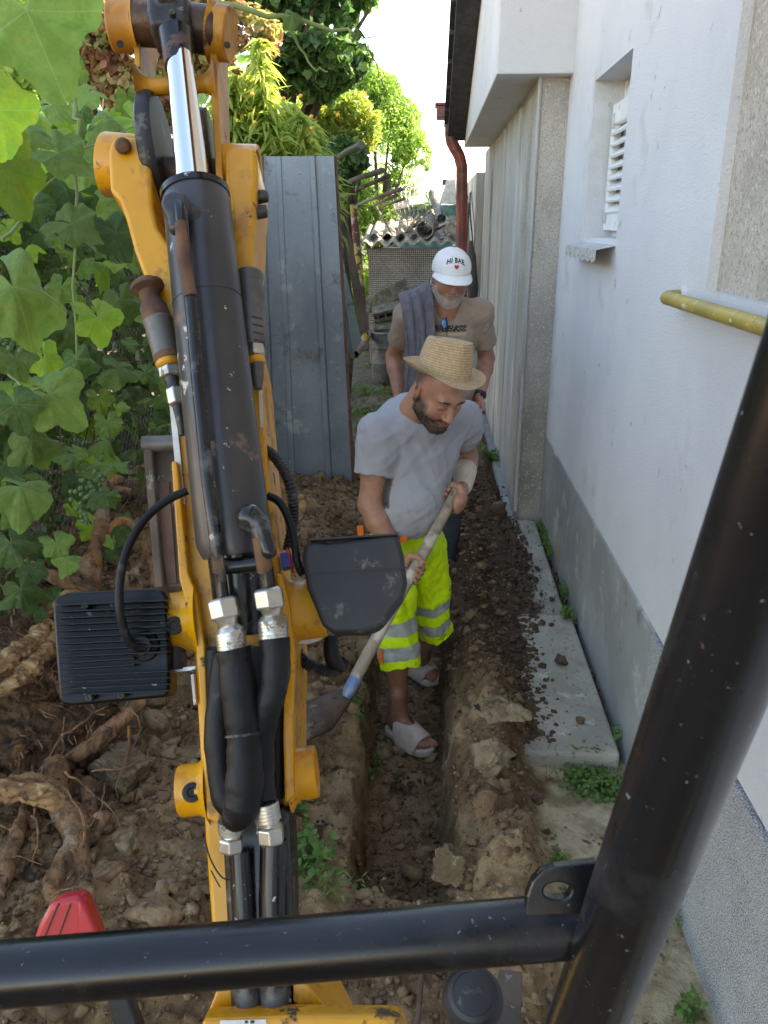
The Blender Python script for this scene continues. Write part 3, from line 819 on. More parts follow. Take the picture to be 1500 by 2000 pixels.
# ---- boards and sheets leaning behind the sheet panel
def leaning(name, pts, y0, y1, th, m, label, cat):
    """pts: four pixels of the face (bottom-left, bottom-right, top-right, top-left); y0 bottom, y1 top depth"""
    a = [pt(*pts[0], y=y0), pt(*pts[1], y=y0), pt(*pts[2], y=y1), pt(*pts[3], y=y1)]
    nrm = (a[1] - a[0]).cross(a[3] - a[0]).normalized() * th
    m_ = MB().hexa(a + [p + nrm for p in a])
    return obj(name, m_, m, smooth=False, bevel=.003, label=label, cat=cat)
leaning('wooden_board', [(704, 655), (722, 640), (672, 400), (660, 398)], 7.0, 6.8, .03, M['board'], 'brown weathered board leaning right behind the sheet panel', 'board')
leaning('pale_sheet', [(690, 690), (706, 665), (668, 500), (660, 505)], 6.6, 6.5, .012, M['palesheet'], 'pale green sheet leaning below the brown board', 'sheet')
leaning('grey_sheet', [(686, 700), (694, 700), (672, 600), (662, 590)], 6.3, 6.2, .012, M['galv'], 'narrow grey sheet standing closest behind the sheet panel', 'sheet')
A = pt(690, 400, y=8.6); B = pt(715, 665, y=8.4)
obj('painted_post', MB().tube([A, A.lerp(B, .5), B], [.036, .037, .038], 10), M['maroon'], label='leaning maroon and yellow painted post between boards and shed', cat='post')
A = pt(684, 380, y=8.9); B = pt(694, 540, y=8.9)
obj('chain_post', MB().tube([A, A.lerp(B, .5), B], [.022, .024, .022], 8), M['rust'], label='thin rusty post directly behind the painted post', cat='post')
A = pt(692, 692, y=9.0); B = pt(728, 640, y=9.9)
m_ = MB(); m_.tube([A, B], [.05, .05], 16, caps=False); m_.tube([B, A], [.042, .042], 16, caps=False)
obj('lying_pipe', m_, M['board'], label='short open pipe lying propped beside the barrel', cat='pipe')

# ---- shed with wavy roof
SY = 11.0
s0 = pt(722, 486, y=SY); s1 = pt(905, 486, y=SY); shb = -.05
shed = thing('shed', 'low shed with perforated wall under a wavy cement roof', 'shed', ((s0.x + s1.x) / 2, SY + .7, 0))
obj('perforated_wall', MB().box((s0.x, SY, shb), (s1.x, SY + .03, s0.z)), M['perforated'], shed, smooth=False)
obj('side_wall', MB().box((s0.x - .02, SY + .032, shb), (s0.x + .01, SY + 1.6, s0.z)), M['board'], shed, smooth=False)
obj('interior_shade', MB().box((s0.x + .012, SY + .035, shb), (s1.x, SY + 1.6, s0.z - .02)), M['blackhole'], shed, smooth=False)  # black box standing in for the shade behind the wall
rz = pt(800, 478, y=SY - .15).z; rx0 = pt(706, 478, y=SY - .15).x; rx1 = pt(897, 478, y=SY - .15).x
def wavy(x0, x1, y0, y1, z0, z1, pitch, amp, name, parent, th=.012, n=160, ph=0):
    V = []; F = []
    for j, (y, z) in enumerate(((y0, z0), (y1, z1))):
        for s_ in (0, 1):
            for i in range(n + 1):
                x = x0 + (x1 - x0) * i / n
                V.append((x, y, z + amp * math.sin(2 * PI * (x - x0) / pitch + ph) + (th if s_ else 0)))
    k = n + 1
    for i in range(n):
        F += [(i, i+1, k+i+1, k+i), (2*k+i, 2*k+i+1, 3*k+i+1, 3*k+i), (i, i+1, 2*k+i+1, 2*k+i), (k+i, k+i+1, 3*k+i+1, 3*k+i)]
    return obj(name, MB().add(V, F), M['eternit'], parent, smooth=True, ang=60)
xm = rx0 + (rx1 - rx0) * .52
wavy(rx0, xm, SY - .16, SY + 1.5, rz, rz + .30, .177, .03, 'roof_sheet', shed)
wavy(xm - .10, rx1, SY - .13, SY + 1.5, rz + .016, rz + .315, .177, .03, 'roof_sheet', shed, ph=.6)
wavy(rx0 + .1, rx0 + .65, SY + .1, SY + 1.2, rz + .10, rz + .28, .177, .03, 'loose_roof_sheet', shed)
# junk lying on the roof: every piece its own thing
jz = lambda px, py, y=SY + .3: pt(px, py, y=y)
def bar(name, a, b, r, m, label, cat, y0=SY + .2, y1=SY + .5, group=None, n=8):
    return obj(name, MB().tube([pt(*a, y=y0), pt(*b, y=y1)], [r, r], n), m, label=label, cat=cat, group=group)
bars = [((762, 478), (842, 412), .014), ((758, 470), (830, 430), .012), ((775, 475), (818, 418), .012), ((745, 470), (815, 440), .014),
        ((770, 465), (735, 405), .016), ((790, 470), (764, 450), .018), ((782, 478), (768, 452), .016), ((800, 470), (870, 440), .012), ((748, 476), (860, 446), .012)]
for i, (a, b, r) in enumerate(bars):
    bar('rusty_bar', a, b, r, M['rust' if i % 2 else 'board'], 'rusty bar in the tangle lying on the shed roof', 'bar', group='rusty bars on the shed roof')
def pipe_open(name, a, b, r, m, label, y0, y1):
    A, B = pt(*a, y=y0), pt(*b, y=y1)
    m_ = MB(); m_.tube([A, B], [r, r], 20, caps=False); m_.tube([B, A], [r * .9, r * .9], 20, caps=False)
    d = (B - A).normalized()
    m_.add([*(A + (axis_matrix((0,0,0), d).to_3x3() @ Vector((math.cos(w) * r, math.sin(w) * r, 0))) for w in np.linspace(0, 2*PI, 20, endpoint=False)),
            *(A + (axis_matrix((0,0,0), d).to_3x3() @ Vector((math.cos(w) * r * .9, math.sin(w) * r * .9, 0))) for w in np.linspace(0, 2*PI, 20, endpoint=False))],
           [(i, (i+1) % 20, (i+1) % 20 + 20, i + 20) for i in range(20)])
    return obj(name, m_, m, label=label, cat='pipe')
pipe_open('concrete_pipe', (829, 449), (846, 425), .115, M['eternit'], 'short wide concrete pipe on the shed roof', SY + .05, SY + .9)
pipe_open('duct_pipe', (862, 427), (845, 378), .062, M['junkgrey'], 'grey duct pipe with a dark open end beside the downpipe', SY + .1, SY + 1.0)
A = pt(868, 390, y=SY + .3)
obj('sheet_hood', MB().hexa([pt(858, 398, y=SY), pt(892, 400, y=SY), pt(895, 398, y=SY + .5), pt(862, 396, y=SY + .5), pt(872, 352, y=SY), pt(890, 350, y=SY), pt(892, 352, y=SY + .5), pt(874, 353, y=SY + .5)]),
    M['zincpale'], smooth=False, bevel=.01, label='pale sheet metal chimney hood behind the downpipe', cat='metal hood')
obj('hood_collar', MB().box(tuple(pt(864, 360, y=SY + .1)[i] for i in range(3)), tuple((pt(890, 350, y=SY + .1) + Vector((0, .3, 0)))[i] for i in range(3))), M['darkmetal'], smooth=False, label='dark square collar capping the pale metal hood', cat='collar')
for (p, r, lab) in (((881, 449), .085, 'pale round plate standing against the downpipe on the roof'), ((884, 428), .05, 'small grey disc above the pale round plate')):
    c = pt(*p, y=SY + .02)
    obj('round_plate', MB().lathe([(0, 0), (r, 0), (r, .012), (.01, .014), (0, .014)], axis_matrix(c, (.2, -1, .3)), 20, False), M['eternit'], label=lab, cat='plate')
for i, (a, b, c_, d_) in enumerate((((770, 412), (800, 405), (796, 392), (768, 398)), ((800, 402), (838, 398), (830, 382), (796, 386)), ((848, 470), (888, 462), (884, 452), (846, 462)), ((745, 462), (770, 452), (764, 444), (742, 452)))):
    leaning('scrap_sheet', [a, b, c_, d_], SY + .15 + .2 * (i % 2), SY + .5, .01, M['junkgrey' if i != 1 else 'fiber'], ['curled grey scrap sheet left of the wire basket', 'pale scrap sheet above the wire basket', 'long scrap strip on the roof edge near the downpipe', 'small scrap sheet on the loose roof piece'][i], 'scrap sheet')
# wire mesh roll
wb = thing('wire_basket', 'large rusty wire mesh roll lying across the shed roof', 'wire mesh', pt(815, 470, y=SY))
c0, c1 = pt(775, 430, y=SY + .1), pt(840, 425, y=SY + .1)
m_ = MB()
for k in range(9):
    x = c0.x + (c1.x - c0.x) * k / 8; rr = .30 + .03 * math.sin(k)
    cc = Vector((x, SY + .25, rz + .38 + .01 * k))
    m_.tube([cc + Vector((.05 * math.sin(w * 2), math.cos(w) * rr, math.sin(w) * rr)) for w in np.linspace(0, 2*PI, 19)], [.0035] * 19, 4, caps=False)
for k in range(16):
    w = 2 * PI * k / 16
    m_.tube([Vector((c0.x + (c1.x - c0.x) * t, SY + .25 + math.cos(w) * .31, rz + .38 + .08 * t + math.sin(w) * .31)) for t in (0, .5, 1)], [.003] * 3, 4, caps=False)
obj('mesh_roll', m_, M['wire'], wb)
m_ = MB()
for k in range(40):
    a = pt(random.uniform(760, 880), random.uniform(395, 470), y=SY + random.uniform(0, .6)); b = a + Vector((random.uniform(-.3, .3), random.uniform(-.2, .2), random.uniform(-.15, .22)))
    m_.tube([a, a.lerp(b, .5) + Vector((0, 0, random.uniform(-.06, .08))), b], [.003] * 3, 4, caps=False)
obj('loose_wires', m_, M['wire'], label='tangle of thin loose wires over the junk on the shed roof', cat='wire', kind='stuff')

# cables and black hoses hanging beside the downpipe
cb = thing('hanging_cables', 'coil of pale and black cables hanging by the downpipe', 'cables', pt(915, 480, y=9.4))
for i in range(6):
    x0 = 908 + i * 3.2; m_ = MB()
    pts_ = [pt(x0 + 3 * math.sin(t * 5 + i), 385 + 150 * t + 12 * math.sin(i), y=9.4) for t in np.linspace(0, 1, 9)]
    m_.tube(pts_, [.006 if i % 2 else .008] * 9, 6)
    obj('cable', m_, M['wire' if i % 2 else 'darkmetal'], cb)
obj('black_sack', MB().tube([pt(919, 470, y=9.3), pt(919, 500, y=9.3), pt(921, 560, y=9.3), pt(922, 610, y=9.3)], [.02, .06, .075, .05], 12), M['darkmetal'], cb)

# ---- stack of blocks and barrel in front of the shed
def hollow_block(c, dx, dz, ang, label, seed):
    t = thing('hollow_block', label, 'concrete block', c, group='blocks stacked in front of the shed')
    Mx = Matrix.Translation(c) @ Matrix.Rotation(ang, 4, 'Y') @ Matrix.Rotation(R(25), 4, 'X')
    m_ = MB()
    nx_ = 4
    w = dx / nx_
    for r_ in range(3):
        z0 = -dz / 2 + r_ * dz / 2.0
        if r_ < 3: m_.box((-dx / 2, -.12, z0 - .018), (dx / 2, .12, z0 + .018), Mx)
    for i in range(nx_ + 1):
        for r_ in range(2):
            x = -dx / 2 + i * w * .98 + .012 + (w * .4 if r_ else 0)
            if x > dx / 2: continue
            m_.box((x - .012, -.118, -dz / 2 + r_ * dz / 2 + .018), (x + .012, .118, -dz / 2 + (r_ + 1) * dz / 2 - .018), Mx)
    obj('block_body', m_, M['block'], t, smooth=False)
    obj('block_hole_shade', MB().box((-dx / 2 + .005, -.09, -dz / 2), (dx / 2 - .005, .119, dz / 2), Mx), M['blackhole'], t, smooth=False)  # black filling that paints the shade in the holes
BY = 10.2
hollow_block(pt(762, 612, y=BY), .40, .19, R(-14), 'upper perforated block with dark oval holes', 1)
hollow_block(pt(757, 648, y=BY - .1), .40, .17, R(-10), 'second perforated block just above the barrel', 2)
obj('mossy_slab', MB().hexa([pt(718, 612, y=BY), pt(800, 575, y=BY), pt(800, 575, y=BY + .4), pt(718, 612, y=BY + .4), pt(714, 583, y=BY + .05), pt(792, 541, y=BY + .05), pt(792, 541, y=BY + .45), pt(714, 583, y=BY + .45)]),
    M['block'], smooth=False, bevel=.012, label='tilted dark mossy slab lying on top of the blocks', cat='slab')
bp0 = pt(756, 738, y=9.7); 
bt = thing('barrel', 'grey open barrel standing under the stacked blocks', 'barrel', bp0)
hgt = pt(756, 648, y=9.7).z - bp0.z; rr = .185
obj('drum', MB().lathe([(rr * .97, 0), (rr, .01), (rr, hgt * .33), (rr * 1.03, hgt * .35), (rr, hgt * .37), (rr, hgt * .66), (rr * 1.03, hgt * .68), (rr, hgt * .7), (rr, hgt), (rr * .96, hgt), (rr * .95, hgt * .1)], Matrix.Translation(bp0), 28), M['barrel'], bt)
obj('rim', MB().lathe([(rr * 1.0, hgt - .012), (rr * 1.05, hgt - .006), (rr * 1.05, hgt + .008), (rr * .98, hgt + .01)], Matrix.Translation(bp0), 28, False), M['junkgrey'], bt)

# ---- far roofs and buildings closing the yard
fb = thing('neighbour_shed', 'far teal shed with pale sheet roof behind the junk', 'shed', pt(800, 440, y=15))
a = pt(745, 400, y=15); b = pt(890, 400, y=15)
obj('wall', MB().box((a.x, 15, 0), (b.x + .6, 17, a.z - .0)), M['teal'], fb, smooth=False)
obj('roof_edge', MB().hexa([pt(750, 410, y=14.8), pt(850, 398, y=14.8), pt(852, 398, y=17), pt(752, 410, y=17), pt(750, 403, y=14.8), pt(850, 390, y=14.8), pt(852, 388, y=17), pt(752, 401, y=17)]), M['fiber'], fb, smooth=False)
obj('roof', MB().hexa([pt(748, 400, y=15), pt(900, 392, y=15), pt(900, 392, y=18), pt(748, 400, y=18), pt(790, 376, y=15.5), pt(900, 372, y=15.5), pt(900, 372, y=17.5), pt(800, 376, y=17.5)]), M['eternit'], fb, smooth=False)
nb = thing('bright_gap_block', 'added pale block making the bright gaps through the vines', 'house', (-8, 5, 0))  # pale block added so the gaps in the vine look bright
obj('wall', MB().box((-14, -1, 0), (-8, 11, 2.4)), M['stucco'], nb, smooth=False)
obj('roof', MB().hexa([(-14.4, -1.4, 2.4), (-7.6, -1.4, 2.4), (-7.6, 11.4, 2.4), (-14.4, 11.4, 2.4), (-11, -1.4, 3.6), (-10.9, -1.4, 3.6), (-10.9, 11.4, 3.6), (-11, 11.4, 3.6)]), M['tileroof'], nb, smooth=False)

# ---- wire mesh fence along the garden
cf = thing('chain_link_fence', 'chain link fence overgrown by grape vine', 'fence', (-1.95, 3, 0))
fx = -1.95
m_ = MB(); s_ = .07; y0, y1, z0, z1 = 1.2, 6.6, .0, 1.9
nY = int((y1 - y0) / s_); 
def strand(ya, za, yb, zb): m_.tube([(fx, ya, za), (fx + .004, yb, zb)], [.0018, .0018], 3, caps=False)
kk = int((z1 - z0) / s_)
for i in range(-kk, nY):
    a = y0 + i * s_; ya, za = (a, z0) if a >= y0 else (y0, z0 + (y0 - a)); yb = a + (z1 - z0); zb = z1
    if yb > y1: zb -= yb - y1; yb = y1
    strand(ya, za, yb, zb)
for i in range(0, nY + kk):
    a = y0 + i * s_; ya, za = (a, z0) if a <= y1 else (y1, z0 + (a - y1)); yb = a - (z1 - z0); zb = z1
    if yb < y0: zb -= y0 - yb; yb = y0
    strand(ya, za, yb, zb)
obj('wire_mesh', m_, M['wire'], cf)
for y in (1.4, 3.0, 4.6, 6.4):
    obj('fence_post', MB().tube([(fx - .03, y, -.1), (fx - .03, y, 1.95)], [.022, .022], 10), M['rust'], cf)
# ================================================================ VEGETATION
def leafmat(name, c, c2, tr=.45, rnd=.25, rough=.45, **k):
    return mat(name, c, rough, c2=c2, scale=5, trans=tr, rnd=rnd, bump=.3, bscale=30, bdist=.004, **k)
M['vine'] = leafmat('grape_leaf', (.075, .155, .040), (.10, .20, .05), .38)
M['vinelight'] = leafmat('lit_grape_leaf', (.17, .30, .045), (.13, .26, .05), .55)  # brighter copy of the leaf green, light painted into the colour
M['vinedark'] = leafmat('shaded_grape_leaf', (.045, .105, .035), (.06, .13, .045), .3)  # darker copy of the leaf green, shade painted into the colour
M['herb'] = leafmat('herb_leaf', (.42, .46, .12), (.27, .38, .10), .5, 0)
M['lighttree'] = leafmat('elder_leaf', (.26, .40, .09), (.17, .29, .06), .5, 0)
M['darktree'] = leafmat('lime_leaf', (.065, .14, .045), (.13, .24, .07), .42, 0)
M['brownleaf'] = leafmat('autumn_leaf', (.36, .17, .10), (.34, .33, .12), .42, 0)
M['hedge'] = leafmat('undergrowth_leaf', (.035, .075, .022), (.075, .14, .04), .4, 0)
M['stem'] = mat('green_stem', (.20, .26, .08), .6, c2=(.16, .2, .07), scale=10)
M['twig'] = mat('dry_twig', (.13, .10, .07), .8, c2=(.08, .06, .045), scale=10)
M['bark'] = mat('bark', (.12, .09, .065), .9, c2=(.07, .055, .04), scale=14, bump=.7, bscale=50, bdist=.01)

# outline of a grape leaf (radius by angle, petiole at the bottom), triangulated as rings so it can bend
def grape_leaf(seed, curl=.25, ring=4, na=81):
    r_ = np.random.default_rng(seed)
    th = np.linspace(-PI * .93, PI * .93, na)
    lob = (0.80 + .12 * np.cos(th * 2.5) ** 2 + .07 * np.cos(5 * th) + .04 * np.cos(3 * th + seed)) * (1 - .10 * np.abs(th) / PI)
    teeth = 1 + .065 * (((th * 20 / (2 * PI) * 1.0) % 1.0) - .5)
    rad = .52 * lob * teeth * (1 + .06 * np.sin(th * 3 + seed))
    V = [(0, 0, 0)]; F = []
    for k in range(1, ring + 1):
        t = k / ring
        for i in range(na):
            a = th[i] ; x = math.sin(a) * rad[i] * t; y = math.cos(a) * rad[i] * t
            vein = abs(math.sin(a * 2.5))
            z = -curl * (t ** 2) * (.18 + .35 * math.cos(a * 1.0 + seed) ** 2) + .05 * t * vein + .05 * math.sin(a * 5 + seed * 1.7) * t * t + .03 * math.sin(a * 11 + seed) * t ** 3 - abs(x) * .25 * (seed % 3 - .6)
            V.append((x, y + .0, z))
    for i in range(na - 1):
        F.append((0, 1 + i + 1, 1 + i, 0))
        for k in range(ring - 1):
            a = 1 + k * na + i
            F.append((a, a + 1, a + na + 1, a + na))
    me = MB(); me.v = V; me.f = [tuple(dict.fromkeys(f)) for f in F]; me.mi = [0] * len(F)
    m_ = me.mesh('grape_leaf', True)
    return m_
def _veins(N, L, col, tc, mix, ramp):
    def mth(op, a, b=None, c=None):
        m_ = N.new('ShaderNodeMath'); m_.operation = op
        for s_, v in zip(m_.inputs, (a, b, c)):
            if v is None: continue
            if hasattr(v, 'node'): L.new(v, s_)
            else: s_.default_value = v
        return m_.outputs[0]
    s = N.new('ShaderNodeSeparateXYZ'); L.new(tc.outputs['Object'], s.inputs[0])
    a = mth('ARCTAN2', s.outputs[0], s.outputs[1])
    r2 = mth('SQRT', mth('ADD', mth('MULTIPLY', s.outputs[0], s.outputs[0]), mth('MULTIPLY', s.outputs[1], s.outputs[1])))
    w = mth('ABSOLUTE', mth('SINE', mth('MULTIPLY', a, 2.5)))
    main = ramp(mth('MULTIPLY', w, r2), .005, .015, 1, 0)
    sec = mth('ABSOLUTE', mth('SINE', mth('ADD', mth('MULTIPLY', r2, 42), mth('MULTIPLY', w, -9))))
    c1 = mix(mth('MULTIPLY', ramp(sec, .0, .28, 1, 0), .18), col, (.20, .30, .12))
    return mix(mth('MULTIPLY', main, .45), c1, (.30, .38, .16))
for _k, _a in (('vine', ((.150, .245, .060), (.19, .30, .08), .42)), ('vinelight', ((.27, .38, .06), (.20, .34, .06), .55)), ('vinedark', ((.070, .130, .040), (.095, .17, .05), .35))):  # plain, lit and shaded greens of the same leaf
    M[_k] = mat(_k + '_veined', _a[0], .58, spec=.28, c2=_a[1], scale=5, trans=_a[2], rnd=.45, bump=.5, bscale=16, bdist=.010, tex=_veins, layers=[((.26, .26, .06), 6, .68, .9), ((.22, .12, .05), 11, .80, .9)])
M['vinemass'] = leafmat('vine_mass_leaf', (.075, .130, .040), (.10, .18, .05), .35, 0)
M['vinetop'] = leafmat('vine_top_leaf', (.20, .31, .08), (.26, .38, .10), .42, 0)  # brighter green paints the light on top of the vine
GL = [grape_leaf(i, c) for i, c in enumerate((.35, .7, .95, .5, 1.15, .8, .55, 1.3))]
def leafmesh_simple(V, F, P, N_, U_, S_, jitter=None):
    """instances of a small leaf (V,F) at P with normal N_, tip direction U_, size S_"""
    X = np.cross(U_, N_); B = np.stack([X, U_, N_], -1)
    VV = np.einsum('nij,pj->npi', B, V) * S_[:, None, None] + P[:, None, :]
    FF = F[None] + (np.arange(len(P)) * len(V))[:, None, None]
    return VV.reshape(-1, 3), FF.reshape(-1, F.shape[1])
def unit(v): return v / np.maximum(np.linalg.norm(v, axis=-1, keepdims=True), 1e-9)
def rand_frames(n, up=.5, down=.3, bias=(0, 0, 0)):
    N_ = unit(rng.normal(0, 1, (n, 3)) + np.array([0, 0, up * 2]) + np.array(bias))
    U = rng.normal(0, 1, (n, 3)) + np.array([0, 0, -down * 2]); U = U - (U * N_).sum(-1, keepdims=True) * N_
    return N_, unit(U)
BROAD = (np.array([(0, -.5, 0), (.34, -.12, .05), (.26, .26, .02), (0, .55, -.08), (-.26, .26, .02), (-.34, -.12, .05), (0, 0, -.04)]),
         np.array([(0, 1, 6), (1, 2, 6), (2, 3, 6), (3, 4, 6), (4, 5, 6), (5, 0, 6)]))
LANCE = (np.array([(0, -.5, 0), (.11, -.05, .03), (0, .55, -.16), (-.11, -.05, .03), (0, 0, -.02)]),
         np.array([(0, 1, 4), (1, 2, 4), (2, 3, 4), (3, 0, 4)]))
OVAL = (np.array([(0, -.5, 0), (.2, 0, .04), (0, .5, -.08), (-.2, 0, .04)]), np.array([(0, 1, 2), (0, 2, 3)]))

def leaf_cloud(blobs, n, size, leaf, gap=3.0, thr=-.05, up=.5, down=.4, shell=.55, sjit=.3):
    """leaves on clumps: blobs (cx,cy,cz,rx,ry,rz); noise carves gaps, so sky shows through"""
    vol = np.array([b[3] * b[4] * b[5] for b in blobs]) ** .66; w = rng.choice(len(blobs), n * 3, p=vol / vol.sum())
    B = np.array(blobs)[w]
    D = unit(rng.normal(0, 1, (n * 3, 3))); rad = 1 - rng.random(n * 3) ** 1.6 * shell
    P = B[:, :3] + D * B[:, 3:] * rad[:, None] * (1 + .22 * fbm(D * 2.2 + B[:, :3], 3, 5)[:, None])
    k = fbm(P * gap, 3, 13) > thr
    P = P[k][:n]; D = D[k][:n]
    N_ = unit(rng.normal(0, .8, P.shape) + D * .6 + np.array([0, 0, up]))
    U = rng.normal(0, .8, P.shape) + np.array([0, 0, -down]); U = unit(U - (U * N_).sum(-1, keepdims=True) * N_)
    S_ = size * (1 + rng.normal(0, sjit, len(P))).clip(.4, 1.8)
    return leafmesh_simple(leaf[0], leaf[1], P, N_, U, S_)
def trunk_mb(base, top, r, blobs, nb=8):
    m_ = MB(); base, top = Vector(base), Vector(top)
    L = [base, base.lerp(top, .35) + Vector((.05, .03, 0)), base.lerp(top, .7) + Vector((-.06, 0, 0)), top]
    m_.tube(L, [r * 1.3, r, r * .8, r * .5], 9)
    for i in range(min(nb, len(blobs))):
        b = blobs[i]; e = Vector(b[:3]); s0 = base.lerp(top, .35 + .6 * i / max(1, nb))
        m_.tube([s0, s0.lerp(e, .5) + Vector((0, 0, .1)), e], [r * .45, r * .3, r * .12], 6)
    return m_
def tree(name, label, base, top, r, blobs, n, size, leaf, m, cat='tree', group=None, extra=None, **k):
    t = thing(name, label, cat, base, group=group)
    obj('trunk', trunk_mb(base, top, r, blobs), M['bark'], t)
    V, F = leaf_cloud(blobs, n, size, leaf, **k)
    link('crown', np_mesh(V, F, 'crown', False), m, t)
    return t
def blobs_px(L, y):
    out = []
    for (px, py, rpx, *o) in L:
        yy = y + (o[0] if o else 0); c = pt(px, py, y=yy); r = rpx / FPX * yy
        out.append((c.x, c.y, c.z, r, r * 1.1, r * .9))
    return out
# pale fresh tree on the right of the gap
bl_ = blobs_px([(690, 330, 75), (760, 260, 60), (730, 200, 55), (790, 320, 48), (720, 400, 60), (650, 250, 60), (640, 380, 70), (600, 300, 70), (835, 345, 22), (815, 300, 30), (785, 225, 34), (715, 165, 40), (750, 180, 34), (800, 270, 34), (640, 200, 50), (660, 160, 40), (820, 380, 24), (780, 380, 30)], 12.5)
tree('elder_tree', 'pale green small-leaved tree filling the gap below the sky', (-.9, 12.5, 0), (-.6, 12.5, 2.4), .09, bl_, 40000, .085, LANCE, M['lighttree'], gap=2.6, thr=-.10)
# tall dark lime-like tree
bl_ = blobs_px([(600, 50, 85), (650, 105, 62), (690, 40, 52), (560, 110, 60), (620, 150, 45), (722, 18, 26), (700, 85, 38), (640, -60, 80), (530, 20, 60)], 8.2)
tree('lime_tree', 'tall dark broad-leaved tree reaching the top of the picture', (-1.9, 8.6, 0), (-1.4, 8.4, 3.0), .11, bl_, 11000, .10, BROAD, M['darktree'], gap=2.6, thr=-.08)
bl_ = blobs_px([(600, 235, 46), (650, 235, 44), (690, 215, 34), (640, 280, 44), (700, 265, 36), (580, 290, 44), (730, 250, 30)], 8.8)
tree('elder_bush', 'yellow-green bush directly behind the sheet panel under the dark tree', (-.9, 8.9, 0), (-.8, 8.8, 2.2), .04, bl_, 12000, .075, LANCE, M['herb'], cat='bush', gap=2.6, thr=-.16)
# brown autumn climber on a tree at the back left
bl_ = blobs_px([(170, 110, 75), (230, 60, 70), (120, 60, 60), (260, 180, 60), (200, 190, 60), (440, 40, 55), (480, 90, 50), (400, -10, 60), (300, 0, 60), (440, 120, 50), (390, 90, 60), (340, 130, 60), (500, 60, 45), (300, 200, 60), (450, 170, 40)], 7.2)
tree('autumn_tree', 'tree covered in brown and yellow autumn leaves behind the digger arm', (-2.9, 7.6, 0), (-2.6, 7.3, 3.0), .10, bl_, 15000, .062, BROAD, M['brownleaf'], gap=2.6, thr=-.22)
bl_ = blobs_px([(60, 120, 80), (20, 60, 90), (150, 10, 50), (560, 250, 60), (620, 260, 40)], 9.5)
tree('green_tree', 'mid green bushy tree behind the grape vine', (-3.6, 9.5, 0), (-3.6, 9.5, 2.6), .1, bl_, 6000, .09, BROAD, M['lighttree'], gap=2.6, thr=-.1)
# willow-leaved tall herbs above the sheet panel, each plant a stem with leaves
herb_group = 'tall yellow-flowered herbs behind the sheet panel'
def herb(px, py, y, seed, lab):
    r_ = np.random.default_rng(seed)
    top = pt(px, py, y=y); base = Vector((top.x + r_.normal(0, .1), y + .1, .4))
    t = thing('tall_herb', lab, 'plant', (base.x, base.y, 0), group=herb_group)
    m_ = MB(); L = [Vector((base.x, base.y, 0)), base.lerp(top, .4) + Vector((r_.normal(0, .05), 0, 0)), top]
    m_.tube([L[0], L[1], L[2]], [.012, .009, .003], 5); 
    n = 230; tt = .5 + .5 * r_.random(n) ** .8; P = np.array([L[1].lerp(L[2], t_) if t_ < 1 else L[2] for t_ in tt])
    ang = r_.random(n) * 2 * PI; out = np.stack([np.cos(ang), np.sin(ang), r_.normal(-.1, .35, n)], -1)
    side = r_.random(n) ** .6 * (.05 + .34 * (1.05 - tt) * (.6 + .8 * r_.random(n)))
    P = P + out * side[:, None]
    U = unit(out + np.array([0, 0, -.25])); N_ = unit(np.cross(U, np.cross(np.array([0, 0, 1.0]), U)) + r_.normal(0, .35, (n, 3)))
    N_ = unit(N_ - (N_ * U).sum(-1, keepdims=True) * U)
    V, F = leafmesh_simple(LANCE[0] * np.array([1.0, 1.3, 2.2]), LANCE[1], P, N_, U, r_.uniform(.09, .16, n))
    obj('stem', m_, M['stem'], t)
    link('foliage', np_mesh(V, F, 'foliage', False), M['herb'], t)
k = 0
for (px, py) in ((445, 175), (470, 205), (500, 120), (515, 150), (535, 190), (505, 80), (480, 150), (560, 200), (585, 225), (610, 245), (430, 220), (455, 240), (575, 250), (600, 270), (530, 240), (460, 150), (520, 200), (545, 215), (440, 140), (425, 190), (548, 262), (490, 250), (520, 280), (590, 285), (410, 260), (475, 282), (560, 290), (120, 235), (80, 250)):
    herb(px, py, 6.2 + .5 * ((k * 7) % 5) / 5, 100 + k, 'tall narrow-leaved yellow-green herb rising above the galvanised sheet'); k += 1
M['flower'] = mat('orange_flower', (.75, .38, .02), .6)
for i, (px, py) in enumerate(((492, 184), (554, 193), (587, 188), (497, 240), (609, 251), (608, 228), (425, 262), (660, 225))):
    t = thing('orange_flower', 'small orange flower head among the tall herbs', 'flower', pt(px, py, y=6.0), group='orange flower heads on the tall herbs')
    obj('bloom', MB().lathe([(0, -.010), (.012, -.006), (.015, .004), (.008, .012), (0, .014)], axis_matrix(pt(px, py, y=6.0), (0, -.6, 1)), 10, False), M['flower'], t)

# undergrowth masses: nobody could count these
def mass(name, label, blobs, n, size, leaf, m, **k):
    V, F = leaf_cloud(blobs, n, size, leaf, **k)
    o = link(name, np_mesh(V, F, name, False), m, label=label, cat='undergrowth', kind='stuff')
    return o
bl_ = []
for y in np.arange(1.6, 7.5, .45):
    for z in (.25, .8, 1.35, 1.75):
        bl_.append((-2.35 + rng.normal(0, .08) - .12 * z * 0, y, z + rng.normal(0, .06), .33, .34, .34))
mass('undergrowth', 'dense dark undergrowth tangled behind the garden fence', bl_, 15000, .07, BROAD, M['hedge'], gap=2.4, thr=-.16, shell=.9)
bl_ = [(x, 13.8 + rng.normal(0, .3), rng.uniform(.3, 1.9), .9, .6, .6) for x in np.arange(-9, -.1, .6)]
mass('far_hedge', 'sunlit hedge closing the back of the yard', bl_, 16000, .11, BROAD, M['lighttree'], gap=1.6, thr=-.3)
bl_ = blobs_px([(700, 440, 45), (722, 400, 35), (690, 500, 35), (740, 470, 22), (705, 560, 25)], 12.2)
mass('yard_shrub', 'sunlit light green shrub between the boards and the shed', bl_, 3000, .07, LANCE, M['lighttree'], gap=3, thr=-.3)
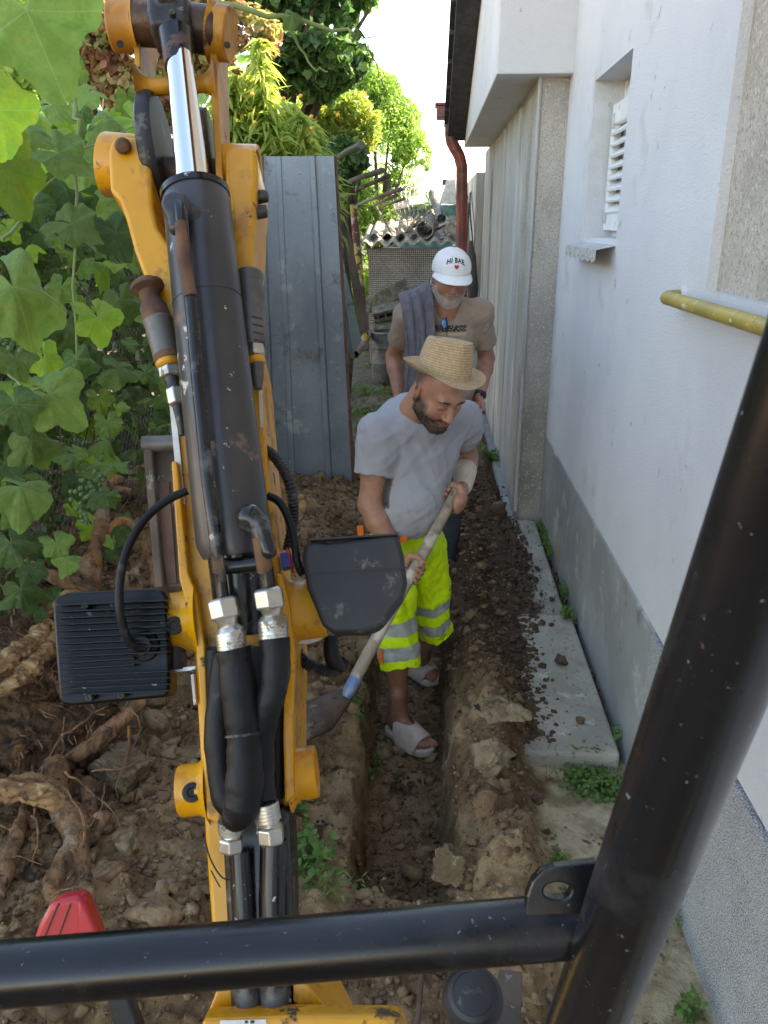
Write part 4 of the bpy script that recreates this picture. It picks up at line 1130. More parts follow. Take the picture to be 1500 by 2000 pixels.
bl_ = blobs_px([(690, 300, 34), (672, 350, 22), (665, 290, 26)], 7.9)
mass('ivy_on_fence', 'climbing leaves hanging behind the right edge of the sheet', bl_, 700, .085, BROAD, M['darktree'], gap=3, thr=-.2)
bl_ = [(x, 24 + rng.normal(0, 2), rng.uniform(1, 4), 2.6, 2, 2.0) for x in np.arange(-26, -3.5, 1.6)]
mass('distant_trees', 'distant trees beyond the yard', bl_, 9000, .3, BROAD, M['darktree'], gap=.8, thr=-.3)

# thicket of dry tendrils in the vine
m_ = MB()
for i in range(420):
    y = random.uniform(1.5, 5.2); x = random.uniform(-2.05, -1.55); z = random.uniform(.3, 2.0)
    P_ = [Vector((x, y, z))]; d = Vector((random.gauss(0, .3), random.gauss(0, 1), random.gauss(-.3, .9))).normalized()
    for k in range(6):
        d = (d + Vector((random.gauss(0, .25), random.gauss(0, .4), random.gauss(-.06, .4)))).normalized(); P_.append(P_[-1] + d * .09)
    m_.tube(P_, [random.uniform(.0012, .0035)] * 7, 4, caps=False)
obj('dry_tendrils', m_, M['twig'], label='tangle of dry brown tendrils inside the grape vine', cat='tendrils', kind='stuff', fix=False)

# ---- the grape vine: large leaves one by one
vine = thing('grape_vine', 'grape vine with large green leaves hanging over the left side', 'vine', (-1.75, 2.6, 0))
cnt = [0]
for m_l in GL: m_l.materials.append(M['vine'])
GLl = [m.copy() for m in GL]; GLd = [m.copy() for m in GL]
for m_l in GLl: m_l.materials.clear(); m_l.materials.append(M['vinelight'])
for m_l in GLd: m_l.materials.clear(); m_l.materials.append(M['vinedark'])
def place_leaf(p, size, nrm, tip, kind=0):
    nrm = Vector(nrm).normalized(); tip = Vector(tip); tip = (tip - nrm * tip.dot(nrm)).normalized(); x = tip.cross(nrm)
    B = Matrix((x, tip, nrm)).transposed().to_4x4()
    src = (GL, GLl, GLd)[kind]
    o = bpy.data.objects.new('leaf', src[random.randrange(len(src))]); C.objects.link(o)
    o.parent = vine; o.matrix_parent_inverse = WM['grape_vine'].inverted()
    o.matrix_basis = Matrix.Translation(Vector(p)) @ B @ Matrix.Diagonal((size, size, size, 1))
    cnt[0] += 1
# hero leaves: (px, py, size in px, depth factor, tip pixel direction, kind, facing)
camp = Vector((0, 0, CAMZ))
def hero(px, py, spx, dist, tip, kind=0, tilt=(0, 0, .6)):
    p = pt(px, py, d=dist); size = spx / FPX * dist
    q = pt(px + tip[0], py + tip[1], d=dist)
    view = (camp - p).normalized()
    n = (view + Vector(tilt)).normalized()
    place_leaf(p, size, n, q - p, kind)
heroes = [(52, 20, 330, .62, (.4, 1), 0, (0, 0, -.1)), (-10, 215, 190, .75, (.8, 1), 1, (.5, 0, 0)), (125, 120, 120, .7, (.4, 1), 0, (.9, 0, .2)), (15, 330, 180, .95, (.5, 1), 1, (.2, 0, .2)),
          (25, 560, 230, 1.25, (.5, 1), 0, (.2, 0, .5)), (115, 300, 130, 1.7, (.9, .3), 0, (0, 0, .9)), (210, 235, 110, 1.9, (.8, .2), 0, (0, 0, 1)),
          (140, 438, 120, 1.7, (1, .35), 0, (0, 0, 1)), (225, 455, 110, 1.8, (.6, 1), 2, (.1, 0, .4)), (190, 620, 105, 1.7, (.5, 1), 1, (.3, 0, .3)), (235, 585, 90, 1.9, (.3, .9), 0, (0, 0, .3)),
          (95, 770, 160, 1.5, (.9, .5), 0, (0, 0, .7)), (60, 860, 110, 1.5, (.5, 1), 0, (0, 0, .4)), (30, 790, 110, 1.45, (.4, 1), 2, (0, 0, .3)), (30, 700, 90, 1.5, (.4, 1), 0, (0, 0, .6)),
          (40, 950, 130, 1.6, (1, .3), 0, (0, 0, .9)), (85, 700, 90, 1.8, (.3, 1), 1, (.2, 0, .2)), (230, 720, 85, 2.1, (1, .2), 0, (0, 0, .8)), (195, 780, 60, 2.2, (.3, 1), 1, (0, 0, .3)),
          (210, 825, 60, 2.2, (.3, 1), 0, (0, 0, .3)), (165, 330, 85, 2.0, (1, .4), 0, (0, 0, .9)), (60, 255, 95, 1.6, (.8, .3), 0, (0, 0, 1)), (100, 205, 90, 1.9, (.9, 0), 0, (0, 0, 1.1)),
          (170, 180, 85, 2.1, (-.5, .6), 0, (0, 0, 1)), (250, 190, 60, 2.3, (.2, 1), 1, (0, 0, .4)), (265, 330, 85, 2.1, (.3, 1), 0, (0, 0, .6)), (230, 390, 100, 2.0, (.6, 1), 0, (.2, 0, .5)),
          (60, 400, 90, 1.9, (.6, 1), 2, (0, 0, .3)), (130, 370, 70, 2.1, (.2, 1), 2, (0, 0, .3)), (15, 445, 60, 2.0, (.6, .5), 1, (0, 0, .5)), (95, 640, 70, 2.2, (.3, 1), 2, (0, 0, .3)),
          (150, 700, 80, 2.2, (.2, 1), 2, (0, 0, .3)), (120, 560, 70, 2.3, (-.3, 1), 0, (0, 0, .3)), (260, 505, 55, 2.4, (.3, 1), 0, (0, 0, .3)), (20, 1060, 100, 1.9, (.4, 1), 2, (0, 0, .4)),
          (110, 1060, 70, 2.5, (.6, 1), 0, (0, 0, .4)), (40, 1150, 90, 2.0, (.4, 1), 2, (0, 0, .4)), (130, 1090, 60, 2.5, (.6, .5), 0, (0, 0, .8)), (30, 1000, 70, 2.2, (.4, 1), 0, (0, 0, .4))]
for h in heroes: hero(*h)
while cnt[0] < 300:
    px = random.uniform(-60, 330); py = random.uniform(170, 1230)
    if px > 290 and py < 560: continue
    if py < 210: continue
    if py > 900 and px > 250: continue
    if 900 < py and 150 < px and random.random() < .6: continue
    dist = random.uniform(2.1, 4.6) if py > 330 else random.uniform(2.0, 3.8)
    p = pt(px, py, d=dist)
    if p.x > -.65 or p.x < -2.0 or p.z < .3: continue
    n = Vector((random.gauss(.6, .8), random.gauss(-.5, .8), random.gauss(.9, .6)))
    tip = Vector((random.gauss(.2, .6), random.gauss(-.2, .6), random.gauss(-.8, .4)))
    kind = random.choices((0, 1, 2), (.36, .22, .42) if py > 320 else (.5, .45, .05))[0]  # lit greens more often near the top, shaded ones below
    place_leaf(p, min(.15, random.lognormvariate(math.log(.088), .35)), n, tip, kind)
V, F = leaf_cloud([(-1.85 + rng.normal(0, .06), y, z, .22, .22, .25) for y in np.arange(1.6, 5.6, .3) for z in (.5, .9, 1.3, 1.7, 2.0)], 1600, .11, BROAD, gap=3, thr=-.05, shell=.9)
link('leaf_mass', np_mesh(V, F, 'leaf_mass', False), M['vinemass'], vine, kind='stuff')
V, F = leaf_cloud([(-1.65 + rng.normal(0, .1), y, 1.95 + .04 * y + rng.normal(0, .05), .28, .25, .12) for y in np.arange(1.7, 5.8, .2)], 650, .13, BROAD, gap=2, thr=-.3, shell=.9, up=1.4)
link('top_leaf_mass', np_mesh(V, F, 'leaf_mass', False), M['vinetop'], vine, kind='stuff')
# canes
def cane(pts_, r, m=None):
    n = len(pts_); P_ = []
    for i in range(n - 1):
        a, b = Vector(pts_[i]), Vector(pts_[i+1])
        for t in np.linspace(0, 1, 5)[:-1]:
            c = a.lerp(b, t) + Vector((random.gauss(0, 1), random.gauss(0, 1), random.gauss(0, 1))) * .004; P_.append(c)
    P_.append(Vector(pts_[-1]))
    obj('cane', MB().tube(P_, list(np.linspace(r, r * .4, len(P_))), 7), m or M['stem'], vine)
cane([pt(145, 200, d=1.8), pt(150, 260, d=1.8), pt(147, 420, d=1.85), pt(150, 700, d=1.9)], .006)
cane([pt(5, 470, d=1.6), pt(60, 400, d=1.7), pt(150, 300, d=1.8), pt(275, 240, d=1.9)], .004)
cane([pt(0, 720, d=1.6), pt(60, 760, d=1.6), pt(130, 745, d=1.6)], .004)
cane([pt(420, 5, d=2.2), pt(555, 35, d=2.2), pt(680, 62, d=2.2), pt(705, 85, d=2.2)], .008)
cane([pt(555, 38, d=2.2), pt(580, 80, d=2.25), pt(610, 130, d=2.3), pt(640, 140, d=2.3)], .005)
cane([pt(700, 75, d=2.2), pt(740, 66, d=2.2), pt(760, 85, d=2.2), pt(785, 160, d=2.2), pt(822, 205, d=2.2)], .0016, M['twig'])
cane([pt(705, 85, d=2.2), pt(730, 112, d=2.2), pt(742, 150, d=2.2), pt(755, 182, d=2.2)], .0022, M['twig'])
for (px, py, s_) in ((572, 28, 48), (700, 60, 30), (600, 138, 22), (708, 130, 26)):
    hero(px, py, s_, 2.15, (.9, .3), 0, (0, 0, .8))
for (px, py) in ((180, 760), (150, 780)):
    pass
M['grape'] = mat('green_grape', (.16, .26, .09), .35, c2=(.10, .2, .07), scale=30, trans=.2)
for (px, py, dd) in ((160, 985, 2.3), (182, 955, 2.5), (8, 660, 1.5), (195, 925, 2.6)):
    gb = thing('grape_bunch', {160: 'bunch of unripe green grapes low over the vine roots', 182: 'small green grape bunch above the lowest bunch', 8: 'green grape bunch at the picture edge under a big leaf', 195: 'uppermost of the small green grape bunches over the roots'}[px], 'grapes', pt(px, py, d=dd))
    c = pt(px, py, d=dd); gm = None
    for i in range(22):
        t = i / 22; q = c + Vector((random.gauss(0, .016 * (1.2 - t)), random.gauss(0, .016 * (1.2 - t)), .05 - t * .11))
        if gm is None: gm = MB().lathe([(0, -.0075), (.005, -.0055), (.0075, 0), (.005, .0055), (0, .0075)], None, 8, False).mesh('grape')
        o = link('grape', gm, M['grape'], gb); o.matrix_basis = Matrix.Translation(q)
# weeds on the ground
def weed(px, py, n, rad, size, leaf, name, label, zz=None, up=1.0, stemlen=.06):
    c = pt(px, py, z=.06 if zz is None else zz); X = c.x + rng.normal(0, rad, n); Y = c.y + rng.normal(0, rad, n)
    Z = ground_h(X, Y) + rng.random(n) * stemlen
    N_, U = rand_frames(n, 1.0, -.2)
    V, F = leafmesh_simple(leaf[0], leaf[1], np.stack([X, Y, Z], -1), N_, U, size * rng.uniform(.6, 1.4, n))
    t = thing(name, label, 'weed', (c.x, c.y, gz(c.x, c.y)))
    link('foliage', np_mesh(V, F, 'foliage', False), M['grass'], t, kind='stuff')
weed(1150, 1500, 420, .040, .018, BROAD, 'clover_patch', 'green clover patch in front of the slab end', stemlen=.03)
weed(1185, 1515, 200, .03, .018, BROAD, 'clover_patch', 'clover tuft nearest the black roll bar post', stemlen=.04)
weed(1110, 1205, 160, .022, .016, BROAD, 'weed_tuft', 'green weed tuft at the joint of the two slabs', .07)
weed(1095, 1670, 60, .012, .016, BROAD, 'weed_tuft', 'tiny weed on the sandy strip above the bar lug')
weed(600, 1680, 150, .05, .028, BROAD, 'weed_plant', 'uprooted leafy weed hanging at the left trench lip', .02, stemlen=.08)
weed(655, 1740, 120, .05, .024, LANCE, 'weed_plant', 'straggly weed just above the horizontal roll bar', .0, stemlen=.08)
weed(700, 1360, 240, .045, .018, BROAD, 'weed_plant', 'small weeds hanging over the trench edge beside the spade', .05, stemlen=.05)
weed(580, 1570, 80, .02, .02, BROAD, 'weed_tuft', 'small green weed beside the lower yellow boss', .05)
weed(1330, 1770, 70, .015, .02, LANCE, 'weed_tuft', 'weed at the foot of the speckled plinth')
weed(1355, 1945, 60, .015, .02, BROAD, 'weed_tuft', 'weed in the sand at the lower picture edge')
weed(962, 890, 150, .05, .03, BROAD, 'weed_tuft', 'green weed at the foot of the streaked side wall', .05)
weed(760, 742, 60, .06, .05, BROAD, 'weed_plant', 'bright green seedling beside the barrel', 0, stemlen=.15)
n = 1500
Y = rng.uniform(2.5, 4.7, n); X = WX - .026 + rng.normal(0, .009, n); k = fbm(np.stack([X * 0, Y * 3], -1), 2, 4) > -.2; X, Y = X[k], Y[k]
N_, U = rand_frames(len(X), .6, -.8)
V, F = leafmesh_simple(LANCE[0], LANCE[1], np.stack([X, Y, .055 + rng.random(len(X)) * .05], -1), N_, U, rng.uniform(.018, .038, len(X)))
link('wall_weeds', np_mesh(V, F, 'wall_weeds', False), M['grass'], label='strip of small weeds in the gap between slab and plinth', cat='weeds', kind='stuff')
n = 2200
X = rng.uniform(-1.2, .3, n); Y = rng.uniform(6.5, 12, n); k = fbm(np.stack([X, Y], -1) * 1.3, 3, 4) > .0; X, Y = X[k], Y[k]
N_, U = rand_frames(len(X), .3, -1.2)
V, F = leafmesh_simple(LANCE[0], LANCE[1], np.stack([X, Y, ground_h(X, Y) + .03], -1), N_, U, rng.uniform(.06, .13, len(X)))
link('grass', np_mesh(V, F, 'grass', False), M['grass'], label='thin grass growing at the back of the yard', cat='grass', kind='stuff')
# dry roots and straw on the soil
m_ = MB()
for i in range(260):
    x = random.uniform(-1.5, .5); y = random.uniform(1.2, 4.5)
    if -.22 < x < .1 and random.random() < .7: continue
    a = random.uniform(0, 2 * PI); z = gz(x, y) + .006; L = random.uniform(.02, .09)
    m_.tube([(x, y, z), (x + math.cos(a) * L * .5, y + math.sin(a) * L * .5, z + random.uniform(.003, .02)), (x + math.cos(a + .4) * L, y + math.sin(a + .4) * L, z)], [.0012, .0012, .0006], 4, caps=False)
obj('root_fibres', m_, M['board'], label='fine dry root fibres strewn over the dug soil', cat='root fibres', kind='stuff', fix=False)
# ================================================================ MINI EXCAVATOR, seen from its seat
M['yellow'] = mat('digger_yellow', (.68, .315, .007), .36, c2=(.60, .255, .006), scale=5, coat=.10, bump=.06, bscale=160, bdist=.001, rvar=.08,
                  layers=[((.30, .15, .03), 9, .60, .74, .6), ((.06, .035, .02), 16, .68, .74, .8), ((.5, .22, .02), 30, .6, .7)])
M['yellowdirty'] = mat('greasy_yellow', (.58, .25, .010), .5, c2=(.38, .15, .012), scale=11, coat=.0, bump=.08, bscale=160, bdist=.001,
                  layers=[((.20, .085, .02), 11, .58, .80, .5), ((.05, .03, .02), 26, .66, .76, .6)])
M['blackpaint'] = mat('black_cylinder_paint', (.006, .0065, .0075), .27, c2=(.011, .0115, .013), scale=7, coat=.15, spec=.4, bump=.04, bscale=220, bdist=.001, rvar=.10,
                  layers=[((.10, .055, .045), 9, .70, .73, .8), ((.5, .47, .4), 38, .735, .75, .8), ((.10, .10, .10), 12, .58, .75, .55)])
M['greybarrel'] = mat('grey_cylinder_barrel', (.034, .034, .038), .36, .1, c2=(.052, .048, .048), scale=5, coat=.1, bump=.04, bscale=200, bdist=.001, rvar=.08,
                  layers=[((.5, .46, .38), 30, .73, .75, .8), ((.14, .09, .075), 10, .68, .72, .7)])
M['tubeblack'] = mat('roll_bar_black', (.0045, .005, .006), .25, c2=(.009, .0095, .011), scale=6, coat=.1, spec=.45, bump=.05, bscale=300, bdist=.0006, rvar=.06,
                  layers=[((.40, .41, .43), 42, .80, .83, .7), ((.022, .022, .026), 9, .55, .9, .5), ((.10, .035, .02), 60, .80, .83, .7), ((.16, .16, .17), 120, .76, .80, .7)])
M['chrome'] = mat('chrome_rod', (.78, .80, .82), .09, 1.0)
M['zinc'] = mat('zinc_fitting', (.46, .45, .41), .34, .85, c2=(.58, .57, .53), scale=40, bump=.1, bscale=90, bdist=.001, layers=[((.2, .16, .1), 28, .6, .7, .6, .3)])
M['hose'] = mat('hose_sleeve', (.004, .0042, .005), .5, spec=.3, c2=(.009, .009, .011), scale=12, bump=.5, bscale=70, bdist=.003, layers=[((.05, .046, .042), 20, .64, .85)])
M['plastic'] = mat('dark_plastic', (.016, .016, .018), .5, c2=(.026, .026, .028), spec=.4, scale=6, bump=.2, bscale=380, bdist=.0006, layers=[((.11, .10, .09), 22, .64, .76)])
M['heatsink'] = mat('black_heatsink', (.003, .003, .0035), .3, .0, c2=(.006, .006, .007), spec=.3, scale=14, bump=.25, bscale=220, bdist=.001, layers=[((.25, .25, .24), 60, .74, .76)])
M['grease'] = mat('greasy_black_steel', (.022, .021, .021), .45, .2, c2=(.05, .045, .04), scale=24, bump=.5, bscale=80, bdist=.003, layers=[((.18, .16, .13), 40, .66, .72, .7)])
M['brownsteel'] = mat('browned_pin', (.09, .045, .025), .42, .4, c2=(.03, .02, .016), scale=12, bump=.2, bscale=60, layers=[((.2, .10, .04), 20, .6, .72)])
M['rustfit'] = mat('rusty_coupling', (.17, .085, .045), .75, .2, c2=(.10, .05, .03), scale=26, bump=.5, bscale=120, bdist=.002)
M['greyfit'] = mat('grey_coupling', (.10, .095, .09), .5, .4, c2=(.15, .14, .13), scale=20, bump=.2, bscale=90, bdist=.001)
M['dirtysteel'] = mat('muddy_bucket_steel', (.085, .062, .048), .8, .15, c2=(.13, .095, .07), scale=9, bump=.4, bscale=60, bdist=.004, layers=[((.22, .20, .18), 30, .66, .72)])
M['red'] = mat('red_plastic', (.55, .022, .035), .38, c2=(.46, .02, .03), scale=7, bump=.1, bscale=260, bdist=.0008, layers=[((.6, .22, .2), 10, .60, .78)])
M['blue'] = mat('blue_plastic', (.06, .08, .35), .5)
M['whitelabel'] = mat('white_sticker', (.7, .7, .68), .5, c2=(.55, .55, .52), scale=20)
M['blackink'] = mat('black_ink', (.012, .012, .012), .5)
M['screwblack'] = mat('black_screw', (.012, .011, .01), .5)

_B0, _B1 = pt(480, 1900, d=1.0), pt(340, 50, d=1.27)
_RT = Vector((_cy, _sy, 0))
_NB = _RT.cross(_B1 - _B0).normalized()
if _NB.dot(camp - _B0) < 0: _NB = -_NB
def E(px, py, h=0.0):
    """a point on the boom's top face, raised by h metres towards the operator"""
    r = ray(px, py); o = _B0 + _NB * h
    s = (o - camp).dot(_NB) / r.dot(_NB)
    return camp + r * s
def mpp(px, py, h=0):   # metres per pixel there
    p = E(px, py, h); return abs((E(px + 1, py, h) - p).length)
AX = (E(440, 1200) - E(455, 1400)).normalized()             # up the boom
AC = (E(635, 1183) - E(305, 1222)).normalized()             # across it
AN = AC.cross(AX).normalized()
if AN.dot(_NB) < 0: AN = -AN
ex = thing('excavator', 'yellow mini excavator with black hydraulic cylinder and black roll bar, seen from its seat', 'excavator', (-.2, .2, 0))

def plate(name, outline, h0, h1, m, parent=ex, bevel=.002, smooth=False, **k):
    """outline in pixels at height h1, extruded down to h0 along the boom normal"""
    top = [E(x, y, h1) for x, y in outline]
    n = len(top); low = [p - _NB * (h1 - h0) for p in top]
    m_ = MB().add(top + low, [tuple(range(n)), tuple(range(2*n-1, n-1, -1))] + [(i, i+n, (i+1) % n + n, (i+1) % n) for i in range(n)])
    return obj(name, m_, m, parent, smooth=smooth, bevel=bevel, seg=3, **k)
def rod(name, P_, r, m, parent=ex, n=24, **k):
    """P_: list of (px, py, h); r px radius (scalar or list)"""
    pts_ = [E(*p) for p in P_]
    rr = list(r) if hasattr(r, '__len__') else [r] * len(P_)
    rr = [q * mpp(*P_[i]) for i, q in enumerate(rr)]
    return obj(name, MB().tube(pts_, rr, n), m, parent, ang=40, **k)
def smoothpath(P_, k=4):
    out = []
    for i in range(len(P_) - 1):
        a = P_[max(i-1, 0)]; b = P_[i]; c = P_[i+1]; d = P_[min(i+2, len(P_)-1)]
        for t in np.linspace(0, 1, k, endpoint=False):
            out.append(tuple(.5 * ((2*b[j]) + (-a[j]+c[j])*t + (2*a[j]-5*b[j]+4*c[j]-d[j])*t*t + (-a[j]+3*b[j]-3*c[j]+d[j])*t**3) for j in range(len(b))))
    out.append(tuple(P_[-1])); return out
def hose(name, P_, r, m, parent=ex, k=5, n=14, wob=0):
    """P_: (px, py, h[, r px])"""
    Q = smoothpath([p if len(p) == 4 else (*p, r) for p in P_], k)
    pts_ = [E(*q[:3]) for q in Q]; rr = [q[3] * mpp(*q[:3]) for q in Q]
    if wob: rr = [q * (1 + wob * math.sin(i * 2.1) * .5 + wob * math.sin(i * .9)) for i, q in enumerate(rr)]
    return obj(name, MB().tube(pts_, rr, n), m, parent, ang=50, fix=True)

# ---- boom body
plate('boom', [(322, 640), (345, 560), (470, 540), (505, 690), (522, 900), (546, 1100), (566, 1250), (566, 1565), (545, 1620), (560, 2060), (428, 2060), (412, 1800), (398, 1600), (386, 1400), (378, 1260), (352, 1100), (336, 850)], -.16, -.012, M['yellow'], bevel=.006)
# side plates standing proud of the boom
plate('boom_side_plate', [(368, 1120), (384, 1160), (400, 1262), (408, 1450), (416, 1560), (432, 1580), (430, 1610), (404, 1600), (398, 1530), (392, 1400), (382, 1262), (350, 1130), (334, 900), (346, 900)], -.16, .012, M['yellow'], bevel=.003)
plate('boom_side_plate', [(538, 1118), (552, 1122), (566, 1180), (576, 1262), (572, 1440), (574, 1555), (556, 1570), (553, 1440), (556, 1262), (546, 1180)], -.16, .020, M['yellow'], bevel=.003)
obj('decal_strip', MB().hexa([E(323, 705, -.004), E(333, 705, -.004), E(362, 985, -.004), E(349, 985, -.004), E(323, 705, -.0105), E(333, 705, -.0105), E(362, 985, -.0105), E(349, 985, -.0105)]), M['whitelabel'], ex, smooth=False)
plate('decal_strip', [(503, 720), (509, 720), (514, 835), (508, 835)], -.012, -.0105, M['whitelabel'], bevel=0)

def boss(xa, ya, xb, yb, rpx, h=-.045, flare=1.0, hole=True, side=1):
    """short pivot tube across the boom; (xa,ya) the outer end"""
    a, b = E(xa, ya, h), E(xb, yb, h); r = rpx * mpp(xa, ya, h); d = (b - a); L = d.length
    Mx = axis_matrix(a, d, _NB)
    o = obj('pivot_boss', MB().lathe([(r * .72, .004), (r * .74, .0), (r * .96, 0), (r, .003), (r, L * .62), (r * (1 + .12 * flare), L * .82), (r * (1 + .42 * flare), L)], Mx, 40), M['yellow'], ex, ang=30)
    obj('pin_end', MB().lathe([(0, .006), (r * .7, .006), (r * .7, .03)], Mx, 24, False), M['brownsteel'], o)
    if hole:
        px_, py_ = (xa * .66 + xb * .34), (ya * .66 + yb * .34) + rpx * .12
        q = a.lerp(b, .36) + (camp - a).normalized() * r * .985
        n_ = (camp - a).normalized()
        q = q - AX * r * .10 + n_ * .003
        obj('set_screw', MB().lathe([(.0125, -.008), (.0125, .0015), (.0105, .0025), (.006, .0022), (.005, .0), (0, .0)], axis_matrix(q, n_), 18, False), M['screwblack'], o)
    return o
boss(305, 1220, 396, 1209, 58, h=-.030)
boss(635, 1186, 552, 1196, 58, h=-.030, hole=False)
boss(352, 1545, 412, 1538, 50, h=-.030)
boss(619, 1506, 566, 1513, 50, h=-.030, hole=False)

# ---- lower half: dark box section and feeding pipes
plate('boom_foot', [(430, 1580), (560, 1572), (567, 1700), (572, 2080), (455, 2080), (446, 1900), (436, 1700)], -.10, .004, M['blackpaint'], bevel=.010, smooth=True)
rod('foot_pipe', [(470, 1660, .010), (476, 1780, .006), (487, 2060, .004)], 24, M['blackpaint'])
rod('foot_pipe', [(534, 1640, .012), (531, 1760, .006), (538, 2060, .004)], 26, M['blackpaint'])
plate('base_flange', [(425, 1930), (452, 1915), (456, 2080), (390, 2080), (398, 2000)], -.13, .0, M['yellow'])
plate('base_flange', [(572, 1915), (598, 1920), (650, 1982), (700, 2080), (574, 2080)], -.13, .0, M['yellow'])
plate('base_beam', [(395, 1990), (560, 1984), (775, 1986), (795, 2002), (800, 2080), (380, 2080)], .004, .045, M['yellow'], bevel=.008)
plate('warning_sticker', [(430, 1993), (520, 1991), (520, 2006), (430, 2008)], .0452, .0458, M['whitelabel'], bevel=0)
plate('sticker_print', [(478, 1993.5), (484, 1993.2), (484, 1999), (478, 1999)], .0459, .0462, M['blackink'], bevel=0)
plate('sticker_print', [(489, 1993), (497, 1992.8), (497, 1999), (489, 1999)], .0459, .0462, M['blackink'], bevel=0)

# ---- dipper cylinder: barrel, gland, chrome rod, eye
rod('cylinder_barrel', [(381, 372, .062), (384, 392, .062), (398, 520, .062), (428, 800, .062), (458, 1060, .062), (461, 1085, .060)], [60, 65, 66, 70, 74, 64], M['greybarrel'], n=48)
rod('cylinder_base', [(461, 1078, .055), (468, 1180, .040), (474, 1240, .035)], [56, 50, 44], M['blackpaint'], n=32)
rod('gland_ring', [(381.2, 376, .062), (382.6, 388, .062)], 67, M['blackpaint'], n=48)
rod('weld_band', [(405.6, 590, .062), (405.9, 592, .062)], 68.2, M['greybarrel'], n=48)
rod('piston_rod', [(350, 110, .062), (379, 378, .062)], [25, 33], M['chrome'], n=48)
rod('rod_neck', [(343, 66, .058), (349, 128, .061)], [33, 27], M['blackpaint'], n=32)
# rod eye block
sd = SDF()
c0 = E(337, 42, .03); cm = mpp(337, 42, .03)
Rm = np.array(Matrix((AC, AX, AN)).transposed())
sd.box(c0, (36 * cm, 44 * cm, .034), Rm, rad=.008)
sd.cyl(c0 - AC * 36 * cm - AN * .004, c0 + AC * 36 * cm - AN * .004, 47 * cm, rad=.006, k=.012)
sd.box(c0 + AX * .012 + AN * .032, (.013, .014, .012), Rm, rad=.003, k=.006)
V, F = sd.mesh(.003)
V = V + vnormals(V, F) * (fbm(V * 90, 3, 3) * .0012)[:, None]
link('rod_eye', np_mesh(V, F), M['grease'], ex)
rod('grease_nipple', [(337, 28, .074), (337, 22, .086)], [8, 5], M['grease'], n=8)
# pin through it with browned shoulders
rod('rod_pin', [(262, 46, .012), (300, 44, .012), (410, 60, .012), (425, 61, .012)], [40, 44, 44, 40], M['brownsteel'], n=32)

# ---- dipper: two thin side plates with end bosses, a cross tube
def yplate(name, outline, h0, h1, **k): return plate(name, outline, h0, h1, M['yellowdirty'], bevel=.002, **k)
yplate('dipper_plate', [(256, -20), (276, -20), (272, 60), (276, 190), (285, 240), (304, 440), (318, 520), (300, 470), (286, 430), (272, 260), (262, 110)], -.09, .006)
yplate('dipper_plate', [(404, -10), (422, 10), (424, 100), (426, 190), (434, 330), (441, 420), (434, 470), (424, 380), (416, 250), (410, 110), (406, 60)], -.09, .006)
def boss2(xa, ya, xb, yb, rpx, h):
    a, b = E(xa, ya, h), E(xb, yb, h); r = rpx * mpp(xa, ya, h); L = (b - a).length
    obj('end_boss', MB().lathe([(r * .6, .004), (r * .93, 0), (r, .003), (r, L * .75), (r * 1.14, L)], axis_matrix(a, b - a, _NB), 40), M['yellowdirty'], ex, ang=30)
boss2(217, 52, 270, 50, 46, .004)
boss2(452, 68, 414, 62, 50, .004)
for (xa, ya, r_) in ((235, 86, 7), (444, 88, 6)):
    q = E(xa, ya, .004) + (camp - E(xa, ya)).normalized() * 36 * mpp(235, 60)
    obj('set_screw', MB().lathe([(r_ * .0008, -.004), (r_ * .0008, .001), (0, .001)], axis_matrix(q, camp - q), 14, False), M['screwblack'], ex)
# cross tube flaring into both plates
a, b = E(272, 172, .0), E(422, 162, .0); L = (b - a).length; r = 16 * mpp(340, 165)
obj('cross_tube', MB().lathe([(r * 2.6, 0), (r * 1.7, L * .05), (r * 1.12, L * .13), (r, L * .2), (r, L * .8), (r * 1.12, L * .87), (r * 1.7, L * .95), (r * 2.6, L)], axis_matrix(a, b - a, _NB), 28), M['yellowdirty'], ex, ang=60)
# dark hub disc between the plates
a, b = E(292, 305, -.055), E(322, 305, -.055)
r = 118 * mpp(310, 300, -.03)
obj('hub_disc', MB().lathe([(r * .3, 0), (r * .90, 0), (r * .98, .004), (r, .012), (r, .020), (r * .96, .026), (r * .3, .028)], axis_matrix(a, AC, _NB), 56), M['plastic'], ex, ang=40)
a = E(392, 320, -.055)
obj('hub_disc', MB().lathe([(r * .3, 0), (r * .84, 0), (r * .86, .01), (r * .84, .022), (r * .3, .022)], axis_matrix(a, AC, _NB), 56), M['brownsteel'], ex, ang=40)
rod('hub_pin', [(215, 330, -.05), (500, 345, -.05)], 30, M['brownsteel'])
plate('dipper_web', [(300, 420), (318, 380), (420, 380), (438, 440), (440, 560), (320, 560)], -.15, -.06, M['yellowdirty'])

# ---- fork of the boom: cast ears flowing into the boom, built as one blended solid per side
def fork(outline, ea, eb, er):
    o = plate('fork_ear', outline, -.105, .012, M['yellow'], bevel=.016, smooth=True)
    a, b = E(*ea), E(*eb); r = er * mpp(*ea); L = (b - a).length
    obj('ear_boss', MB().lathe([(r * .80, .006), (r * .84, .001), (r * .97, 0), (r, .004), (r, L - .003), (r * .97, L)], axis_matrix(a, b - a, _NB), 44), M['yellow'], o, ang=30)
    return o
f1 = fork([(210, 300), (214, 276), (232, 264), (276, 268), (290, 282), (294, 330), (298, 400), (306, 440), (322, 466), (350, 490), (352, 730), (334, 700), (318, 650), (292, 570), (262, 490), (246, 430), (232, 390), (214, 372)], (205, 322, -.045), (290, 330, -.045), 60)
f2 = fork([(438, 296), (444, 284), (490, 284), (501, 296), (504, 340), (500, 380), (498, 430), (492, 520), (494, 660), (430, 660), (440, 500), (452, 450), (450, 400), (440, 350)], (505, 345, -.045), (440, 343, -.045), 58)
for nm in ('fork_ear',):
    pass
